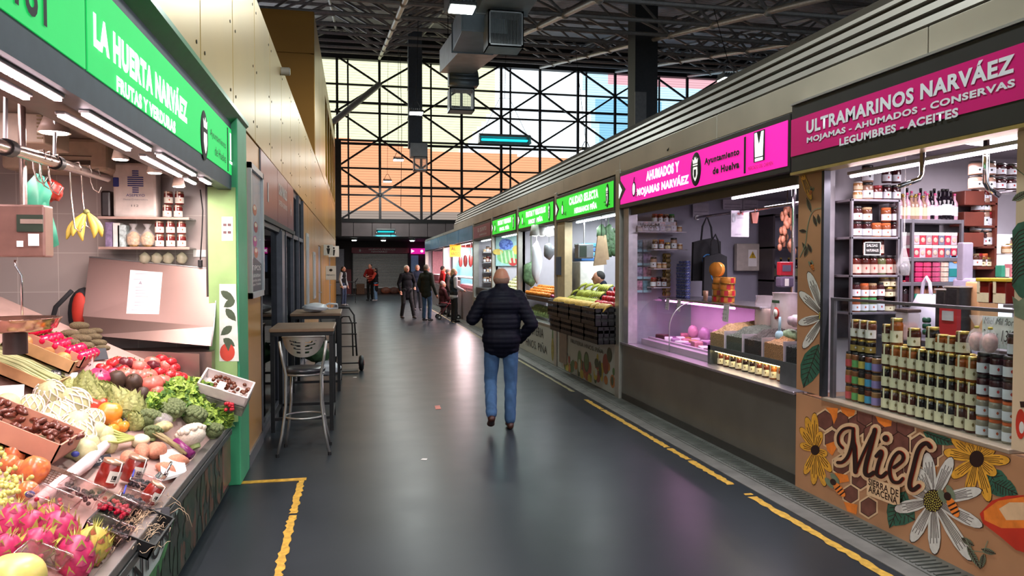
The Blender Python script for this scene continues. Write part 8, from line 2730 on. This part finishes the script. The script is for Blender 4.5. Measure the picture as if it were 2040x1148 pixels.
# bay two
for i in range(3):
 P = hy(1066 + i * 14, 470, 13.2)
 t = thing('spot_lamp', 'white cone lamp in the second fruit stall, ' + nth(i, 3), 'lamp', P, 'cone lamps of the second fruit stall')
 MB().lathe([(.06, .2), (.10, 0), (.105, 0), (.065, .2)], tuple(P), 14).build('shade', wht_lid, t)
 MB().cyl(P + V((0, 0, .19)), (P.x, P.y, 2.56), .01, n=6).build('stem', alu, t)
 MB().ell(P + V((0, 0, .02)), (.07, .07, .03), 10, 6).build('bulb', glow('cool_bulb', 'f4fff8', 6), t)
for i, (u, v, w, h, y, mt, lab) in enumerate(((1069, 520, .2, .8, 14.0, wb, 'bundle of white carrier bags hanging in the second fruit stall'), (1094, 500, .2, .3, 13.2, M('scale_grey'), 'grey hanging scale in the second fruit stall'), (1058, 545, .32, .5, 14.8, M('greens_net', '5c7a58', .6, 0, .6, 14), 'green netted produce at the back of the second fruit stall'))):
 P = hy(u, v, y)
 tag(MB().ell(P, (w / 2, .1, h / 2), 14, 10, fn=wob(7, 5, 5, .1)).cyl(P, (P.x, y, 2.56), .008, n=5).build('hanging_goods', mt), lab, 'hanging goods')
tag(MB().bbox(3.75, 4.3, 12.4, 12.9, 1.05, 1.5, .04, mx=None).build('white_crate', M('crate_white')), 'white foam crate propped behind the oranges', 'crate')
# bay three : fruit poster on the rear wall
a, b = hy(988, 530, 17.9), hy(1030, 470, 17.9)
t = thing('fruit_poster', 'colourful fruit poster with watermelon and blueberries on the rear wall', 'poster', (a.x, 17.9, a.z))
o = MB().box(a.x, b.x + .3, 17.92, 17.94, a.z, b.z + .3).build('print', M('poster_sky', '8fb8b8', .4), t)
fq = lambda u, v: hy(u, v, 17.92)
sh = [(0, ngon(1008, 487, 14, 11)), (1, ngon(1012, 512, 22, 14)), (2, ngon(1022, 522, 9, 8)), (3, ngon(1028, 498, 7, 9)), (3, ngon(992, 502, 10, 6))]
for k in range(24):
 sh.append((5, ngon(1008 + q.uniform(-12, 12), 487 + q.uniform(-9, 9), 2.4, 2.2, 8)))
for k in range(4):
 sh.append((4, [(996 + 8 * k, 500), (999 + 8 * k, 500), (1003 + 8 * k, 524), (999 + 8 * k, 524)]))
art([(m_, [(min(u, 1029.5), v) for u, v in P]) for m_, P in sh], fq, (0, -1, 0), 'fruit_print', o, [M('fp_blue', '2c4a9a'), M('fp_green', '6fae6c'), M('fp_red', 'b02a2a'), M('fp_yellow', 'c8b04c'), M('fp_pale', 'b0d0a0'), M('fp_lblue', '5a7ac8')])
# bay four : shelves of dry goods
for r in range(4):
 z = 1.25 + r * .28
 tag(MB().box(3.5, 4.3, 20.6, 20.9, z - .02, z).build('wall_shelf', alu), 'steel wall shelf in the bay under the dark red sign, ' + nth(r, 4, 'bottom'), 'shelf', 'wall shelves')
 for i in range(9):
  JP[['big', 'dark', 'kraft', 'amber', 'sauce'][(i * 2 + r) % 5]].place((3.55 + i * .085, 20.7, z), 0, 'jar on the wall shelf under the dark red sign, shelf %s, %s' % (NUM[r], nth(i, 9)), 'jars under the dark red sign', 1.3)
# ---- butcher and fish stalls beyond
t = thing('butcher_counter', 'bright white butcher counter with pink meat under glass beyond the red sign', 'counter', (XR, 28, 0))
MB().box(XR - .02, XR + 1.0, 21.15, 36, 0, .95).build('base', M('counter_grey_white', '8f8a90', .4), t)
MB().box(XR + .05, XR + .9, 21.2, 36, .95, 1.02).build('meat_tray', M('meat_pink', 'c8707a', .4, 0, .5, 6), t)
MB().prism([(XR, 21.2, .95), (XR + .12, 21.2, 1.3), (XR + .13, 21.2, 1.3), (XR + .01, 21.2, .95)], (0, 14.8, 0)).build('curved_glass', pane, t)
MB().box(XR + .12, XR + .6, 21.2, 36, 1.3, 1.33).build('top_shelf', M('top_pink_white', 'd8c8cc', .4), t)
for k in range(2):
 y = (28.3, 36.0)[k]
 tag(MB().box(3.6, 4.5, y - .12, y - .1, 1.0, 2.4).build('rear_poster', [M('teal_panel', '4a8a92', .5), M('pink_panel', 'c89098', .5)][k]), ['teal panel', 'pinkish panel'][k] + ' on the rear partition of the butcher stalls', 'panel')
t = thing('hanging_sign', 'yellow hanging sign of the butcher stall lettered in black', 'sign', tuple(hy(905, 505, 25)))
a, b, c = hy(896, 512, 25), hy(918, 499, 25), hy(905, 490, 25)
o = MB().box(a.x, b.x, 25, 25.02, a.z, c.z + .04).build('sign_board', glow('amber_sign', 'e09a20', .7), t)
text('AL', (a.x + .05, 24.995, a.z + .22), .16, .11, blackink, o, 'F')
text('VACIO', (a.x + .04, 24.995, a.z + .05), b.x - a.x - .08, .11, blackink, o, 'F')
MB().cyl(((a.x + b.x) / 2, 25.01, c.z), ((a.x + b.x) / 2, 25.01, 2.6), .01, n=5).build('rod', black, t)
for i in range(10):
 y = 22.2 + i * .62
 P = (3.75 + .1 * (i % 2), y, 1.95)
 tag(MB().ell(P, (.07, .06, .22), 10, 8, fn=lambda p: 1 - .35 * p.z).cyl(P, (P[0], y, 2.56), .006, n=5).build('cured_ham', M('ham_dark', '6a2420', .5)), 'cured ham hanging in the butcher stall, ' + nth(i, 10, 'near end'), 'ham', 'hanging hams')
tag(MB().box(3.9, 6.0, 28.36, 28.40, .1, 2.5).build('red_wall_panel', M('red_wall', 'b84a40', .5)), 'reddish wall panel of the butcher stall', 'wall panel')
for i, (y, w) in enumerate(((23.5, 3), (27, 2), (31.5, 4))):
 t = thing('ceiling_light', 'bright tube light in the butcher stalls, ' + nth(i, 3, 'near end'), 'lamp', (3.9, y, 2.5), 'butcher stall lights')
 MB().box(3.85, 3.95, y - w / 2, y + w / 2, 2.49, 2.56).build('tube', glow('butcher_tube', 'fff0f2', 10), t)
 area('butcher_light', (3.9, y, 2.46), (.2, w), 200 + 50 * w, (1, .74, .76))
for i, (y, w, p_) in enumerate(((10.4, 1.8, 60), (13.5, 1.8, 60), (16.5, 1.8, 60), (19.5, 1.8, 45))):
 t = thing('ceiling_light', 'cool ceiling tube light of the fruit bays, %s' % nth(i, 4, 'near end'), 'lamp', (4.2, y, 2.5), 'fruit stall lights')
 MB().box(4.15, 4.25, y - w / 2, y + w / 2, 2.5, 2.56).build('tube', glow('cool_tube', 'eefcff', 8), t)
 area('fruit_stall_light', (4.2, y, 2.47), (.15, w), p_, (.88, .97, 1))
 area('fruit_front_light', (3.42, y, 2.36), (.06, w), p_ * .35, (.92, .98, 1), (0, RD(-15), 0))
 t = thing('led_strip', 'slim white strip light behind the sign of the fruit bays, ' + nth(i, 4, 'near end'), 'strip light', (3.42, y, 2.37), 'strip lights of the fruit bays')
 MB().box(3.40, 3.44, y - w / 2, y + w / 2, 2.375, 2.395).build('tube', glow('cool_tube', 'eefcff', 8), t)
# ================================================================== people
skin = M('skin', 'b07a62', .55, 0, .08, 6)
def blob(parts, name, mat, parent, vox=.012, it=4, post=None):
 """joined, remeshed and smoothed body of tapered limbs (a,b,r0,r1) and ellipsoids (c,(rx,ry,rz))"""
 m = MB()
 for p in parts:
  if len(p) == 4:
   m.cyl(p[0], p[1], p[2], p[3], 14)
   m.ell(p[0], p[2], 14, 8).ell(p[1], p[3], 14, 8)
  else:
   m.ell(p[0], p[1], 18, 12)
 me = bpy.data.meshes.new(name)
 me.from_pydata(m.v, [], m.f)
 o = bpy.data.objects.new(name, me)
 COL.objects.link(o)
 r = o.modifiers.new('r', 'REMESH')
 r.mode = 'VOXEL'
 r.voxel_size = vox
 s = o.modifiers.new('s', 'SMOOTH')
 s.iterations = it
 s.factor = .6
 dg = bpy.context.evaluated_depsgraph_get()
 m2 = bpy.data.meshes.new_from_object(o.evaluated_get(dg))
 bpy.data.objects.remove(o)
 if post:
  ns = [v.normal.copy() for v in m2.vertices]
  for v, n in zip(m2.vertices, ns):
   v.co += n * post(v.co, n)
 m2.name = name
 m2.materials.clear()
 m2.materials.append(mat)
 m2.polygons.foreach_set('use_smooth', [True] * len(m2.polygons))
 o = bpy.data.objects.new(name, m2)
 COL.objects.link(o)
 o.parent = parent
 return o
def person(loc, ang, label, h=1.7, top='1c1c22', bot='22242a', shoe='1a1412', hair='8a8478', hairlen=0, hem=.82, puff=1.0, arms=None, legs=None, collar=True, vest=None, bald=False, female=False, seat=False, quilt=False, cap=None, vox=.012, lean=0, belly=1.0):
 t = thing('person', label, 'person', loc)
 t.rotation_euler = (0, 0, ang)
 t.scale = (h / 1.7,) * 3
 k = .9 if female else 1
 dz = -.42 if seat else 0
 L = lambda x, y, z: (x * k, y + lean * max(0, z - .95), z + dz - (.015 if z > 1.45 and quilt else 0))
 A = arms or [[(-.24, -.03, 1.13), (-.25, .07, .88)], [(.24, -.03, 1.13), (.25, .07, .88)]]
 sh = [(-.17, 0, 1.375), (.17, 0, 1.375)] if quilt else [(-.17, 0, 1.39), (.17, 0, 1.39)]
 G = legs or ([[(-.09, 0, .92), (-.1, .03, .5), (-.1, 0, .09)], [(.09, 0, .92), (.1, .03, .5), (.1, 0, .09)]])
 if seat:
  G = [[(-.1, 0, .5), (-.12, .42, .5), (-.12, .44, .09)], [(.1, 0, .5), (.12, .42, .5), (.12, .44, .09)]]
 G = [[V(p) for p in g] for g in G]
 hc = V(L(0, .015, 1.585))
 B = [(hc, (.081, .096, .11)), (hc + V((0, .03, -.055)), (.056, .065, .062)), (hc + V((0, .1, -.015)), (.012, .022, .022)), (hc + V((0, .088, .02)), (.045, .012, .01)), (hc + V((-.078, -.005, -.005)), (.01, .02, .03)), (hc + V((.078, -.005, -.005)), (.01, .02, .03)),
   (hc + V((0, .085, -.055)), (.024, .012, .008)), (V(L(0, -.01, 1.4)), hc + V((0, -.02, -.06)), .058, .052), (V(L(0, 0, 1.3)), (.15 * k, .09, .15)), (V(L(0, 0, 1.08)), (.13 * k, .09, .16)), (V(L(0, 0, .95)), (.145, .09, .1))]
 for i in (0, 1):
  s, e, w = V(L(*sh[i])), V(L(*A[i][0])), V(L(*A[i][1]))
  B += [(s, e, .045, .038), (e, w, .036, .025)]
  d = (w - e).normalized()
  sd = V((1, 0, 0)) if abs(d.x) < .8 else V((0, 0, 1))
  sd = (sd - d * sd.dot(d)).normalized()
  B.append((w, w + d * .07, .03, .034))
  for f, (o_, l_) in enumerate(((-.03, .06), (-.01, .075), (.011, .07), (.031, .055))):
   p = w + d * .085 + sd * o_
   q1 = p + d * l_ * .55
   B.append((p, q1, .0085, .008))
   B.append((q1, q1 + (d * .7 + V((0, .5, -.1))).normalized() * l_ * .5, .008, .007))
  B.append((w + d * .03, w + d * .07 + sd * (-.05 if i else .05), .010, .008))
  g = G[i]
  B += [(g[0], g[1], .07, .05), (g[1], g[2], .048, .034)]
 body = blob(B, 'body', skin, t, vox * .8, 2)
 e = MB()
 for sx_ in (-.03, .03):
  e.ell(hc + V((sx_, .086, .008)), (.011, .008, .007), 8, 6)
 e.add([], [])
 eo = e.build('eyes', M('eye_dark', '1c1614', .3))
 eo.location = (0, 0, 0)
 me = eo.data
 cx_ = [V(p) for p in e.v]
 for v, p in zip(me.vertices, cx_):
  v.co = p
 eo.parent = t
 # hair
 hm = M('hair_' + hair, hair, .8, 0, .25, 40)
 if bald:
  H = [(hc + V((0, -.03, -.02)), (.082, .07, .06))]
  blob(H, 'hair', M('hair_stubble', '75594c', .75, 0, .2, 60), t, .008, 1)
 else:
  H = [(hc + V((0, -.022, .03)), (.086, .088, .092))]
  if hairlen:
   H += [(hc + V((0, -.06, -.03)), hc + V((0, -.07, -hairlen)), .07, .05)]
  blob(H, 'hair', hm, t, .01, 2)
 if cap:
  blob([(hc + V((0, -.01, .05)), (.092, .10, .07)), (hc + V((0, .11, .04)), (.06, .05, .01))], 'cap', M('cap_' + cap, cap, .7), t, .01, 1)
 # upper clothes
 P_ = puff
 tz = hem
 T = [(V(L(0, -.005, 1.30)), (.185 * k * P_, .115 * P_ * belly, .15)), (V(L(0, 0, 1.12)), (.17 * k * P_, .115 * P_ * belly, .2)), (V(L(0, 0, .95)), (.17 * k * P_, .12 * P_ * belly, .16))]
 T += [(V(L(-.1, 0, 1.40)), V(L(.1, 0, 1.40)), .07, .07), (V(L(-.07, 0, 1.1)), V(L(-.085, 0, tz + .07)), .10 * P_, .085 * P_), (V(L(.07, 0, 1.1)), V(L(.085, 0, tz + .07)), .10 * P_, .085 * P_), (V(L(0, 0, 1.1)), V(L(0, 0, tz + .07)), .115 * P_ * belly, .1 * P_)]
 T.append((V(L(0, -.01, 1.42)), (.14 * k, .085, .075)))
 S = []
 for i in (0, 1):
  s, e_, w = V(L(*sh[i])), V(L(*A[i][0])), V(L(*A[i][1]))
  S += [(s, e_, .068 * P_, .056 * P_), (e_, w, .056 * P_, .042 * P_)]
 if collar:
  T.append((V(L(0, -.015, 1.44)), V(L(0, -.015, 1.495 if quilt else 1.48)), .078, .075))
 post = None
 if quilt:
  def post(c, n):
   return .008 * (abs(sin(pi * c.z / .05)) ** .5 - .6) * (1 if c.z < 1.42 else .3)
 tm = M('cloth_' + top, top, .6 if quilt else .8, 0, .12, 20, spec=.15)
 if vest:
  blob(S + [(V(L(0, 0, 1.2)), (.15, .09, .2)), (V(L(0, 0, .82)), (.19, .125, .10))], 'shirt', M('cloth_' + vest, vest, .8), t, vox, 3)
  blob(T, 'vest', tm, t, vox, 3, post)
 else:
  blob(T + S, 'jacket', tm, t, vox, 2 if quilt else 3, post)
 # trousers and shoes
 bz = (0.50 if seat else .93)
 R_ = [((-.06, 0, bz), (.06, 0, bz), .115, .115)]
 for g in G:
  R_ += [(g[0], g[1], .092 * k, .068), (g[1], g[2] + V((0, 0, .02)), .066, .058)]
 def fold(c, n):
  return .0025 * sin(c.z * 38 + c.x * 60 + 5 * sin(c.y * 30)) * (1 if c.z < .75 else 0)
 blob([(V(a[0]), V(a[1]), a[2], a[3]) for a in R_], 'trousers', M('cloth_' + bot, bot, .85, 0, .18, 14), t, vox, 3, fold)
 for i, g in enumerate(G):
  a = g[2]
  up_ = V((0, .9, -.45)) if a.z > .15 and not seat else V((0, 1, 0))
  up_.normalize()
  dn = V((0, 0, -1)) if up_.z == 0 else V((0, -.45, -.9)).normalized()
  blob([(a + dn * .045 - up_ * .03, a + dn * .05 + up_ * .12, .036, .036), (a + dn * .03, a + dn * .02 + up_ * .02, .042, .04), (a + dn * .055 + up_ * .13, (.042, .05, .03))], 'shoe', M('shoe_' + shoe, shoe, .45, 0, .15, 20), t, .009, 2)
 return t
wg = [[(-.09, 0, .92), (-.11, .06, .50), (-.12, -.20, .19)], [(.09, 0, .92), (.10, .04, .50), (.09, .0, .085)]]
wa = [[(-.30, .02, 1.15), (-.24, .27, 1.16)], [(.31, -.06, 1.10), (.20, .08, .93)]]
person((1.47, 7.55, 0), RD(-6), 'bald person in quilted navy jacket and blue jeans walking away along the aisle', 1.70, '0a0c1a', '34547a', '3c1e16', bald=True, puff=1.2, quilt=True, hem=.79, arms=wa, legs=wg, vox=.010, belly=1.15)
person((1.58, 24.1, 0), RD(200), 'white-haired person in a long dark suit walking toward the viewer, hand at the waist', 1.72, '0e0e12', '111114', '0c0a0a', 'b8b0a4', hem=.62, arms=[[(-.32, -.08, 1.12), (-.24, .1, 1.0)], [(.26, -.03, 1.12), (.25, .08, .9)]], legs=[[(-.09, 0, .92), (-.14, .08, .5), (-.2, .1, .09)], [(.09, 0, .92), (.12, .02, .5), (.12, -.12, .09)]])
person((2.28, 28.5, 0), RD(180), 'balding person in a navy coat standing just behind the white-haired one', 1.74, '1c2230', '15171c', '111111', '8a7a70', hem=.68)
person((2.11, 22.9, 0), RD(-40), 'grey-haired person in an olive jacket and jeans standing with back half turned', 1.74, '242620', '2f4660', '2a2a2c', '75695e', hem=.72, puff=1.1, arms=[[(-.25, -.05, 1.12), (-.22, .05, .88)], [(.26, -.04, 1.1), (.29, .08, .82)]])
person((2.95, 25.8, 0), RD(-80), 'dark-haired person in a red top at the butcher counter', 1.70, '8a1c1c', '1c1c20', '151515', '241c18')
person((2.98, 24.6, 0), RD(-95), 'person with a grey cap beside the red top at the butcher counter', 1.60, '241c1c', '1c1c20', '151515', '6a6460', cap='57504c')
person((2.68, 23.6, 0), RD(-75), 'grey-haired person in a maroon coat sitting on a walker', 1.62, '3c1c1e', '2a181a', '2a2222', '7c706a', seat=True, hem=.85, arms=[[(-.22, .1, 1.1), (-.12, .3, .98)], [(.22, .1, 1.1), (.12, .3, .98)]])
person((2.86, 22.2, 0), RD(-75), 'blonde person in a dark padded vest over a white shirt by the butcher counter', 1.62, '2a3238', '101012', '0c0c0c', 'a0845c', .12, .85, 1.05, vest='a8a8a8', female=True, arms=[[(-.24, -.02, 1.13), (-.18, .24, 1.02)], [(.24, -.02, 1.13), (.18, .24, 1.02)]])
person((.66, 37.0, 0), RD(150), 'dark-haired person in a red sweater hugging another at the far shutter', 1.80, '7a1a16', '141416', '101010', '1c1614', arms=[[(-.27, .1, 1.15), (-.12, .3, 1.12)], [(.25, .1, 1.15), (.05, .3, 1.1)]])
person((.92, 36.5, 0), RD(75), 'dark-haired person in a long black vest over orange sleeves hugging at the far shutter', 1.62, '0e0e10', '4a6880', '8a8a8c', '1c1614', .1, .5, 1.1, vest='a83018', female=True, arms=[[(-.22, .12, 1.16), (-.08, .34, 1.14)], [(.22, .1, 1.12), (.12, .34, 1.05)]])
person((-.55, 32.5, 0), RD(-120), 'person in a black and white top standing by the far ochre wall', 1.68, '17171a', '2a3850', '8a8a8c', '141212', .12, .9, vest='a8a8a8', female=True)
person((3.93, 11.05, 0), RD(75), 'dark-haired seller in a navy hooded jacket leaning over in the nearest fruit stall', 1.62, '161a28', '1c1c22', '151515', '1a1614', puff=1.15, lean=.35, arms=[[(-.25, .1, 1.16), (-.18, .32, 1.1)], [(.25, .1, 1.16), (.18, .32, 1.1)]])
# walker of the seated person
t = thing('walking_frame', 'folding walker with small wheels and pinkish tubes under the seated person', 'walker', (2.85, 23.4, 0))
wm_ = M('walker_red', '8a3a40', .4, .4)
for y in (23.35, 23.85):
 MB().tube([(2.55, y, .1), (2.85, y, .5), (3.05, y, .95), (3.12, y, .98)], .013, 7).tube([(3.15, y, .1), (2.95, y, .5), (2.6, y, .55)], .013, 7).build('side_frame', wm_, t)
 for x in (2.55, 3.15):
  w = MB().cyl((x, y - .02, .08), (x, y + .02, .08), .08, n=16).build('wheel', blackp, t)
  MB().cyl((x, y - .024, .08), (x, y + .024, .08), .03, n=10).build('hub', alu, w)
MB().bbox(2.5, 2.8, 23.35, 23.85, .44, .47, .01).build('seat', blkc, t)
MB().bbox(2.85, 3.08, 23.4, 23.8, .3, .62, .03).build('basket_bag', M('walker_bag', '2a1a1c', .8), t)
tag(MB().bbox(3.02, 3.2, 23.2, 23.6, .95, 1.25, .02).build('steel_bucket', M('steel_warm')), 'shiny box held at the counter beside the walker', 'box')
